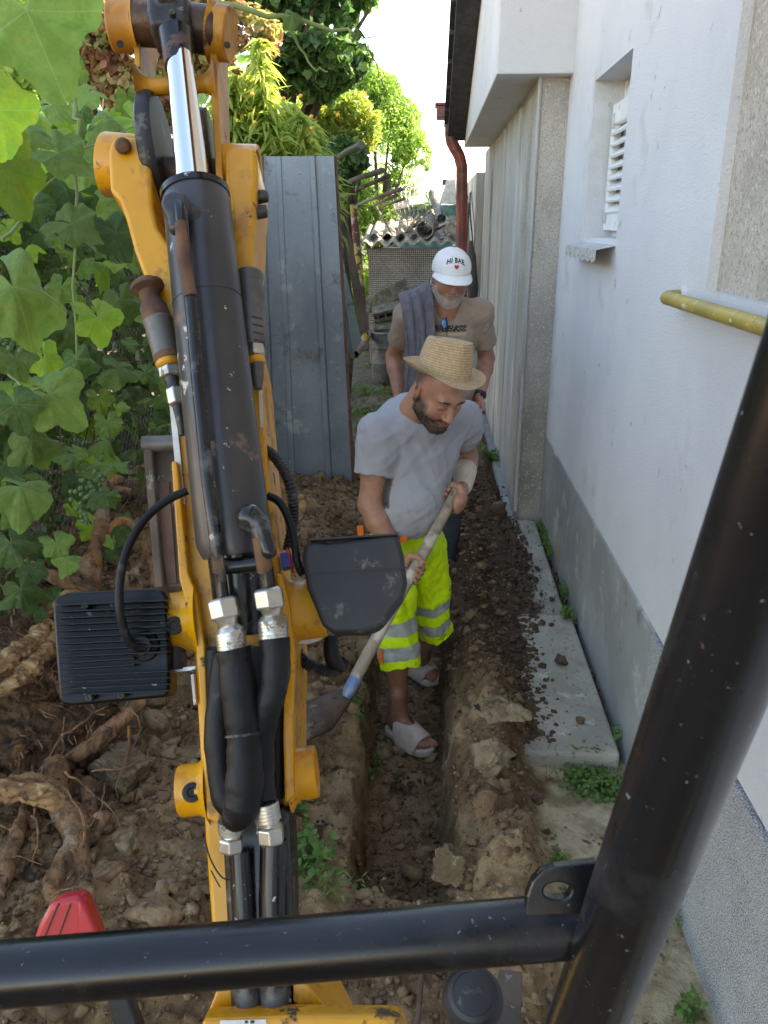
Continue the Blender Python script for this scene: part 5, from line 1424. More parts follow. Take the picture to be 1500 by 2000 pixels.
plate('fork_saddle', [(300, 500), (330, 470), (440, 470), (480, 520), (490, 640), (340, 640)], -.13, -.03, M['yellowdirty'])
q = E(240, 285, .020)
obj('pin_bolt', MB().lathe([(.0, .009), (.008, .008), (.011, .005), (.012, 0), (.012, -.008)], axis_matrix(q, (camp - q)), 16, False), M['rustfit'], f1)
for (x, y, h) in ((500, 385, .018), (498, 415, .018)):
    q = E(x, y, -.01)
    obj('keeper_tab', MB().lathe([(0, .02), (.009, .018), (.011, 0), (.011, -.01)], axis_matrix(q, AC), 12, False), M['grease'], f2)

# ---- hydraulic hard lines on the barrel
hose('hard_line', [(346, 396, .126), (352, 410, .132), (356, 440, .134), (362, 520, .132), (374, 600, .130), (388, 760, .130), (405, 930, .129), (416, 1010, .128), (424, 1080, .118), (430, 1130, .105), (436, 1172, .098)], 13, M['blackpaint'])
hose('rust_patch', [(355, 436, .1345), (359, 500, .134), (368, 560, .1325), (372, 580, .1325)], 13.3, M['rustfit'])
# elbow port at the gland end
sd = SDF(); q = E(346, 408, .118); mm = mpp(346, 408, .11)
sd.cap(q - AN * .03, q + AN * .008, 27 * mm, 26 * mm, k=.004)
sd.cap(q, q - AX * .030 + AN * .006, 21 * mm, 18 * mm, k=.01)
sd.half(q + AN * .018, AN, k=.003)
sd.cap(q - AN * .018 + AC * .02, q - AN * .026 - AX * .035 + AC * .036, .012, .006, k=.012)
V, F = sd.mesh(.002); link('port_elbow', np_mesh(V, F), M['greybarrel'], ex)
# second port low on the right
sd = SDF(); q = E(487, 1010, .125); mm = mpp(487, 1010, .12)
sd.cap(q - AN * .045, q, 26 * mm, 23 * mm, k=.004)
sd.cap(q, q + AC * .012 - AX * .012, 21 * mm, 17 * mm, k=.01)
sd.cap(q + AC * .012 - AX * .012, q + AC * .020 - AX * .045, 17 * mm, 15 * mm, k=.01)
V, F = sd.mesh(.002); link('port_elbow', np_mesh(V, F), M['blackpaint'], ex)
hose('hard_line', [(503, 1030, .128), (511, 1065, .122), (518, 1110, .108), (525, 1160, .098)], 16, M['blackpaint'])
hose('rust_patch', [(508, 1048, .1255), (513, 1080, .1185), (518, 1115, .1065)], 16.4, M['rustfit'])
plate('bare_patch', [(412, 1087), (435, 1086), (437, 1112), (430, 1122), (416, 1120)], .122, .1225, M['rustfit'], bevel=0)
rod('clamp_bar', [(415, 1108, .09), (470, 1104, .085), (520, 1098, .09)], 16, M['blackpaint'])

# ---- hose fittings: hex nut, neck, crimped ferrule
def hexnut(p, d, r, L, m, name='hex_nut'):
    Mx = axis_matrix(p, d, AC); m_ = MB()
    prof = [(r * .80, 0), (r, L * .12), (r, L * .88), (r * .80, L)]
    m_.lathe(prof, Mx, 6); obj(name, m_, m, ex, smooth=False, bevel=.0015)
def fitting(a, b, c, d, rn, rf):
    """a nut top, b neck, c ferrule start, d ferrule end: (px, py, h)"""
    A_, B_, C_, D_ = [E(*q) for q in (a, b, c, d)]; mm = mpp(*a)
    hexnut(A_, B_ - A_, rn * mm, (B_ - A_).length, M['zinc'])
    L = (C_ - B_).length; Mx = axis_matrix(B_, C_ - B_, AC)
    obj('fitting_neck', MB().lathe([(rn * .78 * mm, -.003), (rn * .62 * mm, L * .3), (rn * .62 * mm, L * .45), (rf * 1.0 * mm, L * .8), (rf * mm, L + .003)], Mx, 24), M['zinc'], ex)
    L = (D_ - C_).length; r = rf * 1.08 * mm
    prof = []
    for i in range(5):
        z = L * i / 5; prof += [(r, z + L * .02), (r, z + L * .15), (r * .975, z + L * .17), (r * .975, z + L * .2)]
    obj('ferrule', MB().lathe([(r * .8, 0)] + prof + [(r * .8, L)], axis_matrix(C_, D_ - C_, AC), 28), M['zinc'], ex, ang=30)
fitting((434, 1168, .100), (443, 1210, .098), (450, 1236, .094), (454, 1268, .092), 31, 27)
fitting((523, 1148, .102), (530, 1190, .098), (533, 1212, .094), (535, 1248, .092), 31, 27)
fitting((452, 1664, .050), (452, 1634, .054), (451, 1624, .056), (450, 1602, .060), 25, 23)
fitting((531, 1648, .050), (528, 1612, .054), (524, 1602, .056), (518, 1568, .060), 27, 24)
hose('hose_sleeve', [(455, 1268, .092, 34), (461, 1300, .090, 35), (469, 1370, .086, 36), (476, 1430, .082, 34), (478, 1480, .080, 35), (478, 1530, .078, 38), (473, 1570, .074, 36), (462, 1594, .068, 29), (452, 1604, .062, 23)], 36, M['hose'], k=6, n=20, wob=.03)
hose('hose_sleeve', [(536, 1246, .092, 29), (538, 1290, .090, 30), (534, 1340, .086, 29), (522, 1385, .080, 27), (508, 1430, .066, 30), (508, 1500, .055, 28), (514, 1550, .056, 24), (519, 1572, .060, 22)], 32, M['hose'], k=6, n=20, wob=.03)
hose('inner_hose', [(440, 1280, .045, 24), (430, 1360, .040, 26), (428, 1460, .036, 28), (440, 1550, .034, 28), (462, 1590, .040, 24)], 26, M['hose'], k=5, n=14, wob=.05)
rod('cable_tie', [(476, 1432, .082), (476.4, 1437, .082)], 36.5, M['plastic'], n=28)
rod('boom_hose', [(420, 1270, .012), (424, 1400, .010), (430, 1540, .010)], 20, M['hose'])
rod('boom_hose', [(545, 1270, .008), (540, 1420, .006), (538, 1560, .006)], 16, M['hose'])
plate('hose_channel', [(400, 1262), (556, 1262), (552, 1570), (432, 1575), (412, 1450)], -.011, -.006, M['grease'], bevel=0)
hose('thin_wire', [(400, 1640, .01), (412, 1680, .01), (436, 1715, .012), (470, 1718, .016)], 1.6, M['blackink'], n=6)
hose('thin_wire', [(412, 1700, .01), (420, 1715, .01), (430, 1733, .01)], 1.4, M['blackink'], n=6)

# ---- quick couplings on both sides of the barrel
def turned(name, P_, m, n=28):
    """P_: (px, py, h, r px) profile along a straight axis"""
    a, b = E(*P_[0][:3]), E(*P_[-1][:3]); d = (b - a).normalized(); mm = mpp(*P_[0][:3])
    prof = [(p[3] * mm, max(0, (E(*p[:3]) - a).dot(d))) for p in P_]
    return obj(name, MB().lathe(prof, axis_matrix(a, d, AC), n), m, ex, ang=30)
turned('coupling_cap', [(284, 548, .03, 20), (288, 556, .03, 32), (290, 563, .03, 33), (292, 570, .03, 20), (296, 585, .03, 18), (300, 592, .03, 22), (302, 600, .03, 26), (308, 628, .03, 27)], M['rustfit'])
turned('coupling_sleeve', [(307, 622, .03, 26), (309, 628, .03, 29), (311, 634, .03, 27), (318, 668, .03, 26), (326, 700, .03, 25)], M['greyfit'])
turned('coupling_ring', [(324, 690, .03, 25), (326, 697, .03, 27), (328, 704, .03, 25)], M['rustfit'])
turned('dust_ring', [(327, 703, .03, 22), (328.5, 706, .03, 25), (330, 713, .03, 25), (331, 717, .03, 22)], M['yellow'])
hexnut(E(331, 716, .03), E(335, 740, .03) - E(331, 716, .03), 23 * mpp(331, 716, .03), .017, M['zinc'])
turned('coupling_neck', [(335, 738, .03, 15), (338, 750, .03, 13), (341, 760, .03, 16)], M['grease'])
hexnut(E(340, 757, .03), E(347, 792, .03) - E(340, 757, .03), 18 * mpp(340, 757, .03), .026, M['zinc'])
turned('coupling_tail', [(347, 790, .03, 11), (351, 812, .03, 9), (356, 850, .03, 6)], M['grease'])
turned('coupling_sleeve', [(486, 532, .02, 24), (487, 536, .02, 27), (488, 552, .02, 27), (488.4, 556, .02, 25.5), (489, 560, .02, 27), (490, 588, .02, 27), (490.4, 592, .02, 25.5), (491, 596, .02, 26), (494, 640, .02, 26), (496, 668, .02, 25), (497, 676, .02, 21)], M['greyfit'])
for i in range(4):
    plate('sleeve_mark', [(491 + i * 1.5, 616 + i * 15), (513 + i * .8, 621 + i * 15), (513 + i * .8, 624 + i * 15), (491 + i * 1.5, 619 + i * 15)], .05, .0515, M['blackink'], bevel=0)
hexnut(E(497, 672, .02), E(499, 700, .02) - E(497, 672, .02), 21 * mpp(497, 672, .02), .019, M['zinc'])
turned('dust_ring', [(499, 698, .02, 16), (500, 700, .02, 18), (501, 708, .02, 18), (501.5, 711, .02, 15)], M['yellow'])
turned('coupling_tail', [(501, 708, .02, 14), (503, 735, .02, 13), (504, 760, .02, 8)], M['greyfit'])

# ---- work light with finned back (operator's left)
wl = [(112, 1165), (130, 1157), (300, 1148), (318, 1152), (326, 1164), (332, 1300), (331, 1352), (322, 1362), (140, 1379), (122, 1376), (114, 1364), (102, 1190), (104, 1174)]
L1 = plate('work_light', wl, -.03, .012, M['heatsink'], bevel=.006, smooth=True)
for i in range(15):
    y = 1180 + i * 12.6; x0, x1 = 108 + i * .75, 322 + i * .6
    if 9 <= i <= 10: x1 = 262
    plate('fin', [(x0, y), (x1, y - 9.5), (x1, y - 6.0), (x0, y + 3.5)], .0122, .034, M['heatsink'], L1, bevel=.0008)
for (x, y) in ((166, 1183), (222, 1180), (174, 1362), (237, 1357)):
    q = E(x, y, .0265); obj('screw', MB().lathe([(.0045, -.012), (.0045, .001), (.003, .0015), (0, .0005)], axis_matrix(q, _NB), 14, False), M['plastic'], L1)
q = E(283, 1262, .013)
obj('cable_grommet', MB().lathe([(.020, 0), (.019, .006), (.013, .010), (.012, .016), (.007, .018), (0, .018)], axis_matrix(q, _NB), 24, False), M['plastic'], L1)
rod('light_bracket', [(342, 1262, -.02), (344, 1308, -.02)], 20, M['plastic'])
plate('bracket_washer', [(325, 1306), (383, 1300), (386, 1308), (328, 1316)], -.035, -.012, M['zinc'], bevel=.001)
plate('white_tag', [(372, 1318), (378, 1316), (383, 1372), (378, 1378)], -.03, -.004, M['whitelabel'], bevel=.0008)
hose('light_cable', [(366, 958, .045), (325, 978, .05), (282, 1015, .06), (250, 1070, .07), (235, 1130, .075), (234, 1190, .07), (244, 1235, .055), (262, 1262, .040), (284, 1264, .028)], 8.5, M['hose'], k=6, n=12)
# ---- work light in a plastic shell (operator's right)
sh_ = [(640, 1060), (610, 1056), (592, 1066), (590, 1090), (600, 1150), (630, 1222), (650, 1236), (712, 1236), (744, 1226), (788, 1168), (796, 1140), (790, 1090), (779, 1046), (766, 1042)]
L2 = plate('work_light', sh_, -.04, .045, M['plastic'], bevel=.012, smooth=True)
plate('shell_seam', [(600, 1119.5), (795, 1107.5), (795.4, 1110), (600.5, 1122)], .0445, .0462, M['blackink'], L2, bevel=0)
plate('shell_rim', [(604, 1052), (776, 1041), (778, 1045), (605, 1056)], .03, .0462, M['plastic'], L2, bevel=.001)
plate('lamp_lip', [(574, 1256), (578, 1222), (638, 1215), (640, 1230), (630, 1248), (600, 1258)], -.05, -.035, M['whitelabel'], bevel=.004)
hose('light_cable', [(522, 968, .02), (545, 980, .02), (562, 1010, .02), (574, 1050, .02), (580, 1095, .02), (590, 1120, .01)], 8, M['hose'], k=5, n=12)
plate('connector', [(546, 1080), (574, 1074), (578, 1104), (550, 1112)], -.03, -.005, M['blue'], bevel=.002)
for i in range(3):
    hose('thin_wire', [(560 + 6 * i, 1072, -.01), (566 + 7 * i, 1090, .0), (572 + 6 * i, 1118, -.01)], 2.2, M['yellow' if i == 1 else 'red'], n=6)
def conduit(P_, r):
    Q = smoothpath(P_, 14); pts_ = [E(*q) for q in Q]; rr = [r * mpp(*Q[i]) * (1.0 if i % 2 else .82) for i in range(len(Q))]
    obj('corrugated_conduit', MB().tube(pts_, rr, 14), M['plastic'], ex, smooth=False)
conduit([(510, 874, -.03), (538, 894, -.03), (562, 935, -.03), (573, 985, -.04), (571, 1030, -.05), (562, 1075, -.06)], 11.5)
conduit([(572, 1262, -.06), (590, 1288, -.07), (620, 1306, -.08), (655, 1310, -.09), (672, 1290, -.1)], 13)
hose('dark_boot', [(648, 1236, -.06, 12), (646, 1262, -.07, 15), (652, 1290, -.08, 16), (668, 1306, -.09, 10)], 14, M['hose'])

# ---- bucket hanging beyond the boom
bk = plate('bucket', [(284, 862), (470, 858), (478, 1145), (302, 1146), (292, 960)], -.70, -.62, M['dirtysteel'], bevel=.006)
def EB(px, py, s): return pt(px, py, d=s)
DB = (E(300, 1000, -.62) - camp).dot(ray(750, 1000).normalized())
obj('bucket_tube', MB().tube([E(279, 868, -.60), E(470, 862, -.60)], [.018, .018], 20), M['greyfit'], bk)
plate('bucket_edge', [(279, 876), (296, 876), (318, 1146), (302, 1148)], -.64, -.59, M['dirtysteel'], bk, bevel=.004)
plate('bucket_rib', [(300, 940), (330, 940), (345, 1140), (325, 1140)], -.62, -.612, M['rust'], bk, bevel=.001)

# ---- red plastic cover, control lever, foot plates
sd = SDF()
A_ = pt(120, 1860, d=.92); 
rd = [(60, 1850), (72, 1812), (92, 1774), (112, 1760), (148, 1752), (162, 1756), (172, 1782), (192, 1830), (196, 1870), (70, 1872)]
def camplate(name, outline, d0, d1, m, parent=ex, bevel=.004, smooth=True, **k):
    a = [pt(x, y, d=d0) for x, y in outline]; c = Vector((0, 0, 0))
    for p in a: c += p / len(a)
    n_ = (a[1] - a[0]).cross(a[2] - a[1]).normalized()
    if n_.dot(camp - c) < 0: n_ = -n_
    low = [p - n_ * (d1 - d0) for p in a]; n = len(a)
    return obj(name, MB().add(a + low, [tuple(range(n)), tuple(range(2*n-1, n-1, -1))] + [(i, i+n, (i+1) % n + n, (i+1) % n) for i in range(n)]), m, parent, smooth=smooth, bevel=bevel, seg=3, **k)
rc = camplate('red_cover', rd, .90, .925, M['red'], bevel=.006)
for (x0, x1) in ((98, 88), (122, 116)):
    camplate('groove', [(x0 + 14, 1766), (x0 + 16.5, 1766), (x1 - 8, 1850), (x1 - 10.5, 1850)], .8985, .9005, M['blackink'], rc, bevel=0, smooth=False)
camplate('red_side', [(150, 1760), (164, 1764), (196, 1836), (192, 1872), (158, 1872), (150, 1820)], .893, .91, M['red'], rc, bevel=.004)
camplate('cover_bracket', [(205, 1945), (245, 1942), (290, 2060), (235, 2060)], .86, .88, M['plastic'], bevel=.003)
kc = pt(923, 1952, d=.86); km = .86 / FPX
lv_ = thing('x', None, None) if False else None
u_ = (camp - kc).normalized(); kn_axis = (u_ * .75 + Vector((0, -.1, .65))).normalized()
r = 60 * km
kb = obj('lever_knob', MB().lathe([(0, -r * 1.6), (r * .45, -r * 1.5), (r * .75, -r * 1.1), (r * .96, -r * .5), (r, 0), (r * .95, r * .32), (r * .80, r * .56), (r * .66, r * .645), (r * .64, r * .63), (r * .62, r * .65), (r * .3, r * .70), (0, r * .71)], axis_matrix(kc, kn_axis), 48, False), M['plastic'], ex, ang=25)
obj('lever_rod', MB().tube([kc - kn_axis * r * 1.4, kc - kn_axis * r * 4 + Vector((0, .02, -.1))], [.008, .008], 12), M['zinc'], ex)
zp = .16
def gp(px, py, z): return pt(px, py, z=z)
obj('blade_plate', MB().hexa([gp(975, 1900, zp), gp(1020, 1905, zp), gp(1015, 2040, zp), gp(940, 2040, zp)] + [gp(975, 1900, zp) + Vector((0, 0, .012)), gp(1020, 1905, zp) + Vector((0, 0, .012)), gp(1015, 2040, zp) + Vector((0, 0, .012)), gp(940, 2040, zp) + Vector((0, 0, .012))]), M['dirtysteel'], ex, smooth=False, bevel=.002)
obj('blade_edge', MB().tube([gp(825, 1890, zp), gp(812, 2040, zp)], [.006, .006], 6), M['rust'], ex)

# ---- black roll bar: post, cross bar, lug with hole
post = [(1650, 640, .338), (1520, 1000, .395), (1367, 1400, .470), (1243, 1700, .575), (1140, 2000, .677)]
def invd(y): return 2.13 + (y - 1400) * -.00109
pc = [(1650, 640), (1520, 1000), (1367, 1400), (1248, 1700), (1140, 2000), (1110, 2090)]
A_ = pt(1660, 610, d=1 / invd(610)); B_ = pt(1098, 2120, d=1 / invd(2120))
pp = [A_.lerp(B_, t) for t in np.linspace(-.25, 1.15, 12)]
obj('roll_bar_post', MB().tube(pp, [.0300] * 12, 56), M['tubeblack'], ex)
ca = pt(-120, 1913, d=.625); cb_ = pt(1168, 1804, d=.645)
rb = .0242
cbo = obj('cross_bar', MB().tube([ca.lerp(cb_, t) for t in np.linspace(0, 1, 8)], [rb] * 8, 48), M['tubeblack'], ex)
# weld bead
wa = axis_matrix(cb_ + (ca - cb_).normalized() * .004, cb_ - ca)
m_ = MB(); Q = [wa @ Vector((math.cos(w) * (rb + .0015), math.sin(w) * (rb + .0015), .003 * math.sin(w * 9))) for w in np.linspace(0, 2 * PI, 60)]
m_.tube(Q, [.0028 + .0008 * math.sin(i * 1.9) for i in range(60)], 8); obj('weld_bead', m_, M['tubeblack'], cbo)
# lug: plate with a hole
lc = lambda x, y: pt(x, y, d=.628)
out_ = [(1027, 1790), (1029, 1752), (1040, 1722), (1058, 1703), (1085, 1694), (1168, 1684), (1180, 1700), (1186, 1815), (1150, 1822), (1034, 1822)]
import bmesh
hole = [(1089 + 27 * math.cos(w), 1741 + 17 * math.sin(w)) for w in np.linspace(0, 2 * PI, 24, endpoint=False)]
b = bmesh.new()
ov = [b.verts.new(lc(*p)) for p in out_]; hv = [b.verts.new(lc(*p)) for p in hole]
oe = [b.edges.new((ov[i], ov[(i+1) % len(ov)])) for i in range(len(ov))]; he = [b.edges.new((hv[i], hv[(i+1) % 24])) for i in range(24)]
bmesh.ops.triangle_fill(b, use_beauty=True, use_dissolve=False, edges=oe + he)
nl = (lc(1100, 1700) - lc(1030, 1790)).cross(lc(1186, 1815) - lc(1030, 1790)).normalized()
if nl.dot(camp - lc(1100, 1740)) < 0: nl = -nl
g = bmesh.ops.extrude_face_region(b, geom=b.faces[:])
bmesh.ops.translate(b, vec=-nl * .011, verts=[v for v in g['geom'] if isinstance(v, bmesh.types.BMVert)])
bmesh.ops.recalc_face_normals(b, faces=b.faces)
me = bpy.data.meshes.new('lug'); b.to_mesh(me); b.free()
lo_ = link('lug', me, M['tubeblack'], cbo)
bv = lo_.modifiers.new('b', 'BEVEL'); bv.width = .0016; bv.segments = 3; bv.limit_method = 'ANGLE'; bv.angle_limit = R(40)
# ================================================================ PEOPLE
M['skin'] = mat('sunburnt_skin', (.42, .24, .17), .5, vcol=True, c2=(.90, .84, .80), scale=30, sss=.12, bump=.15, bscale=260, bdist=.001)
M['heather'] = mat('light_grey_heather_tee', (.36, .36, .385), .95, c2=(.32, .32, .345), scale=420, stretch=(1, 1, 1), bump=.3, bscale=18, bdist=.006, bump2=.25, b2scale=700)
M['neon'] = mat('neon_yellow_cloth', (.60, .84, .012), .75, c2=(.52, .76, .008), scale=9, bump=.3, bscale=26, bdist=.006, layers=[((.22, .32, .02), 14, .66, .8)])
M['reflect'] = mat('reflective_tape', (.42, .45, .42), .4, .2, c2=(.36, .38, .36), scale=40, bump=.2, bscale=40, bdist=.002)
M['orange'] = mat('orange_tab', (.85, .16, .01), .7)
M['straw'] = mat('straw_braid', (.60, .42, .24), .85, vcol=True, c2=(.85, .80, .74), scale=90, bump=.7, bscale=330, bdist=.002)
M['foam'] = mat('beige_foam_slide', (.62, .49, .415), .75, c2=(.54, .42, .35), scale=30, bump=.15, bscale=300, bdist=.001, layers=[((.34, .25, .18), 16, .62, .85)])
M['bandage'] = mat('bandage', (.66, .56, .47), .95, c2=(.58, .47, .39), scale=20, bump=.5, bscale=60, bdist=.003)
M['wood'] = mat('worn_wood_handle', (.34, .27, .20), .65, c2=(.25, .20, .15), scale=30, stretch=(1, 1, .25), bump=.2, bscale=60, bdist=.001, layers=[((.16, .12, .08), 20, .58, .75), ((.48, .42, .34), 9, .58, .7)])
M['bluemetal'] = mat('blue_painted_socket', (.10, .17, .33), .45, .2, c2=(.2, .24, .3), scale=30)
M['blade'] = mat('rusty_blade', (.10, .062, .045), .62, .35, c2=(.065, .042, .032), scale=10, bump=.35, bscale=50, bdist=.002, layers=[((.20, .14, .10), 8, .6, .75), ((.03, .02, .018), 26, .62, .72)])
M['tan'] = mat('tan_tee', (.36, .265, .205), .92, c2=(.32, .235, .18), scale=20, bump=.3, bscale=24, bdist=.006, bump2=.2, b2scale=700)
M['towel'] = mat('slate_towel', (.145, .135, .150), .98, c2=(.11, .10, .115), scale=30, bump=.7, bscale=220, bdist=.003)
M['capwhite'] = mat('white_cap_cotton', (.80, .79, .76), .9, c2=(.72, .71, .68), scale=14, bump=.25, bscale=40, bdist=.003, bump2=.2, b2scale=800)
M['ink'] = mat('navy_print', (.012, .014, .035), .8)
M['heart'] = mat('red_print', (.62, .015, .03), .8)
M['beardwhite'] = mat('white_beard', (.74, .70, .66), .9, c2=(.46, .42, .38), scale=160, bump=1, bscale=260, bdist=.004)
M['bearddark'] = mat('dark_beard', (.045, .032, .028), .9, c2=(.16, .12, .10), scale=190, fac=(.5, .75), bump=1, bscale=280, bdist=.004)
M['brow'] = mat('eyebrow', (.05, .035, .03), .9)
M['trouser'] = mat('dark_trousers', (.05, .055, .07), .9, c2=(.035, .04, .05), scale=14, bump=.3, bscale=24)
M['shoe'] = mat('dark_shoe', (.04, .035, .03), .8)
M['lens'] = mat('blue_lens', (.12, .30, .55), .08, .4)
M['watch'] = mat('watch_strap', (.03, .04, .07), .5)

def A3(v): return np.array(v, float)
def W(px, py, y): return A3(pt(px, py, y=y))
def frame(F, pitch=0, roll=0):
    """columns: his right, forward, up"""
    f = Vector((F[0], F[1], 0)).normalized()
    r = Vector((f.y, -f.x, 0)); u = Vector((0, 0, 1))
    f2 = f * math.cos(pitch) - u * math.sin(pitch); u2 = r.cross(f2)
    if roll:
        q = Matrix.Rotation(roll, 3, f2); r = q @ r; u2 = q @ u2
    return np.array(Matrix((r, f2, u2)).transposed())
def head(sd, c, B, s=1.0, eyes_closed=True, ears=True):
    g = lambda x, y, z: A3(c) + B @ (A3((x, y, z)) * s)
    sd.ell(g(0, -.012, .030), A3((.077, .096, .098)) * s, B, k=.02)
    sd.ell(g(0, .022, -.035), A3((.063, .070, .078)) * s, B, k=.03)
    for q in (-1, 1):
        sd.ell(g(q * .040, .052, -.030), A3((.026, .026, .028)) * s, B, k=.02)
        sd.cap(g(q * .055, .0, -.060), g(q * .018, .068, -.096), .022 * s, .020 * s, k=.025)
        sd.ell(g(q * .032, .096, .008), A3((.021, .013, .013)) * s, B, k=.014, op='s')
    sd.cap(g(-.036, .080, .030), g(.036, .080, .030), .014 * s, k=.016)
    sd.ell(g(0, .074, -.098), A3((.024, .020, .018)) * s, B, k=.02)
    sd.cap(g(0, .086, .018), g(0, .110, -.024), .0085 * s, .0125 * s, k=.012)
    sd.ell(g(0, .110, -.030), A3((.0125, .012, .010)) * s, B, k=.008)
    for q in (-1, 1):
        sd.ell(g(q * .013, .100, -.033), A3((.0085, .010, .008)) * s, B, k=.006)
        sd.ell(g(q * .032, .078, .008), A3((.0155, .0145, .0135)) * s, B, k=.003)
        sd.cap(g(q * .020, .090, .002), g(q * .044, .084, .001), .0022 * s, k=.003)
        if ears:
            Be = B @ np.array(Euler((R(8), 0, R(q * -24))).to_matrix())
            sd.ell(g(q * .080, -.008, -.004), A3((.011, .020, .033)) * s, Be, k=.008)
            sd.ell(g(q * .090, -.004, -.002), A3((.006, .011, .021)) * s, Be, k=.005, op='s')
            sd.ell(g(q * .080, .001, -.030), A3((.006, .009, .009)) * s, Be, k=.006)
    sd.cap(g(-.019, .092, -.0595), g(.019, .092, -.0595), .0050 * s, k=.004)
    sd.cap(g(-.017, .091, -.0705), g(.017, .091, -.0705), .0062 * s, k=.004)
    sd.cap(g(0, -.035, -.05), g(0, -.065, -.15), .056 * s, .062 * s, k=.03)
    return g
def grip(sd, P, A, Pm, r, side=1, wrist=None, s=1.0):
    """a hand closed round a bar: P on its axis, A towards the thumb, Pm towards the palm"""
    P = A3(P); A = A3(A) / np.linalg.norm(A); u = A3(Pm) - A * (A3(Pm) @ A); u /= np.linalg.norm(u); v = np.cross(A, u) * side
    def q(ang, rr, al): w = R(ang); return P + (u * math.cos(w) + v * math.sin(w)) * rr + A * al
    for i, al in enumerate((.031, .011, -.009, -.028)):
        L = (1.0, 1.08, 1.0, .85)[i]; rf = (.0092, .0095, .009, .0080)[i] * s
        rr = r + rf * .9
        an = [40, 78, 78 + 58 * L, 78 + 100 * L, 78 + 135 * L]
        sd.chain([q(a, rr + (.010 if j == 0 else .003 if j == 1 else 0), al) for j, a in enumerate(an)], [rf * 1.15, rf * 1.12, rf, rf * .95, rf * .86], k=.0035)
    sd.chain([q(-10, r + .020, .030), q(-48, r + .016, .048), q(-100, r + .010, .050), q(-150, r + .009, .044)], [.015 * s, .0125 * s, .0105 * s, .009 * s], k=.006)
    Bp = np.stack([u, v, A], 1)
    sd.ell(P + u * (r + .016) + v * .004, A3((.016, .033, .041)) * s, Bp, k=.012)
    if wrist is not None:
        sd.cap(P + u * (r + .020) - v * .012, A3(wrist), .023 * s, .025 * s, k=.014)
def skin_cols(V, base, g=None, red=None):
    c = np.tile(A3(base), (len(V), 1)); n = fbm(V * 14, 3, 5)[:, None]
    c = c * (1 + .14 * n) * np.array([1, 1 - .0, 1])
    return c
def region(sd, lo, hi, res): return sd.mesh(res, A3(lo), A3(hi), smooth=1)
def folds(V, F, amp, dirn, freq=14, seed=1, stretch=5):
    """cloth folds: ridged noise stretched along dirn"""
    N_ = vnormals(V, F); d = A3(dirn) / np.linalg.norm(dirn)
    al = V @ d; Pq = (V - al[:, None] * d) * freq + (al * freq / stretch)[:, None] * d
    n = 1 - 2 * np.abs(fbm(Pq, 3, seed))
    return V + N_ * ((n - .55) * amp)[:, None]
def body_mesh(name, parts, cols, m, parent):
    V, F = vjoin(parts); return link(name, np_mesh(V, F, name, True, cols(V)), m, parent)

# ---------------------------------------------------------------- the man in the straw hat
F1 = A3((.62, -.78, 0)); F1 /= np.linalg.norm(F1); L1_ = A3((-F1[1], F1[0], 0)) ; UP = A3((0, 0, 1))
B1 = frame(F1)
pel = W(790, 1058, 3.04); belly = W(792, 975, 2.99); chest = W(818, 880, 3.01)
rs = W(740, 848, 2.90); ls = W(900, 822, 3.14)
rel = W(722, 985, 2.86); rwr = W(779, 1100, 2.80)
lel = W(913, 893, 3.28); lwr = W(904, 946, 3.08)
nk = W(836, 812, 2.94); hc = W(857, 764, 2.80)
rh = pel - L1_ * .085 - UP * .05; lh = pel + L1_ * .085 - UP * .05
rk = W(778, 1240, 2.92); ra = W(778, 1392, 3.02); lk = W(846, 1215, 3.22); la = W(818, 1300, 3.50)
HT_, HB_ = W(890, 962, 2.93), W(690, 1334, 2.47)          # spade handle top and bottom
hd = (HB_ - HT_) / np.linalg.norm(HB_ - HT_); HR = .0215
rhand = W(806, 1122, 2.755); rhand = HT_ + hd * ((rhand - HT_) @ hd)
lhand = HT_ + hd * .035
man1 = thing('person', 'man in straw hat, grey t-shirt and neon yellow shorts standing in the trench', 'person', (float(ra[0]), float(ra[1]), -.30))
H1 = frame((.50, -.866), R(33), R(-4))
body = SDF()
g1 = head(body, hc, H1, 1.03)
body.cap(g1(0, -.04, -.06), nk, .060, .068, k=.03)
body.cap(nk, chest - F1 * .02, .055, .085, k=.05); body.cap(chest - F1 * .02, pel, .085, .085, k=.05)
body.cap(rs, ls, .042, .042, k=.03)
body.chain([rs, rs * .5 + rel * .5, rel], [.050, .050, .042], k=.02)
body.chain([rel, rel * .72 + rwr * .28, rwr], [.043, .045, .029], k=.02)
body.chain([ls, ls * .5 + lel * .5, lel], [.048, .048, .041], k=.02)
body.chain([lel, lel * .7 + lwr * .3, lwr], [.043, .043, .030], k=.02)
grip(body, rhand, -hd, A3((-.80, .15, -.25)), HR, side=-1, wrist=rwr)
grip(body, lhand, -hd, A3((.85, -.35, .25)), HR, side=1, wrist=lwr)
body.chain([rh, rk], [.060, .050], k=.02); body.chain([lh, lk], [.060, .048], k=.02)
def shin(k_, a_):
    c_ = k_ * .66 + a_ * .34 - F1 * .015
    body.chain([k_, c_, k_ * .25 + a_ * .75, a_], [.050, .051, .036, .033], k=.03)
shin(rk, ra); shin(lk, la)
def shoe_frame(heel, toe):
    f = A3(toe) - A3(heel); f[2] = 0; L = np.linalg.norm(f); f /= L
    return f, A3((f[1], -f[0], 0)), (A3(heel) + A3(toe)) / 2, L
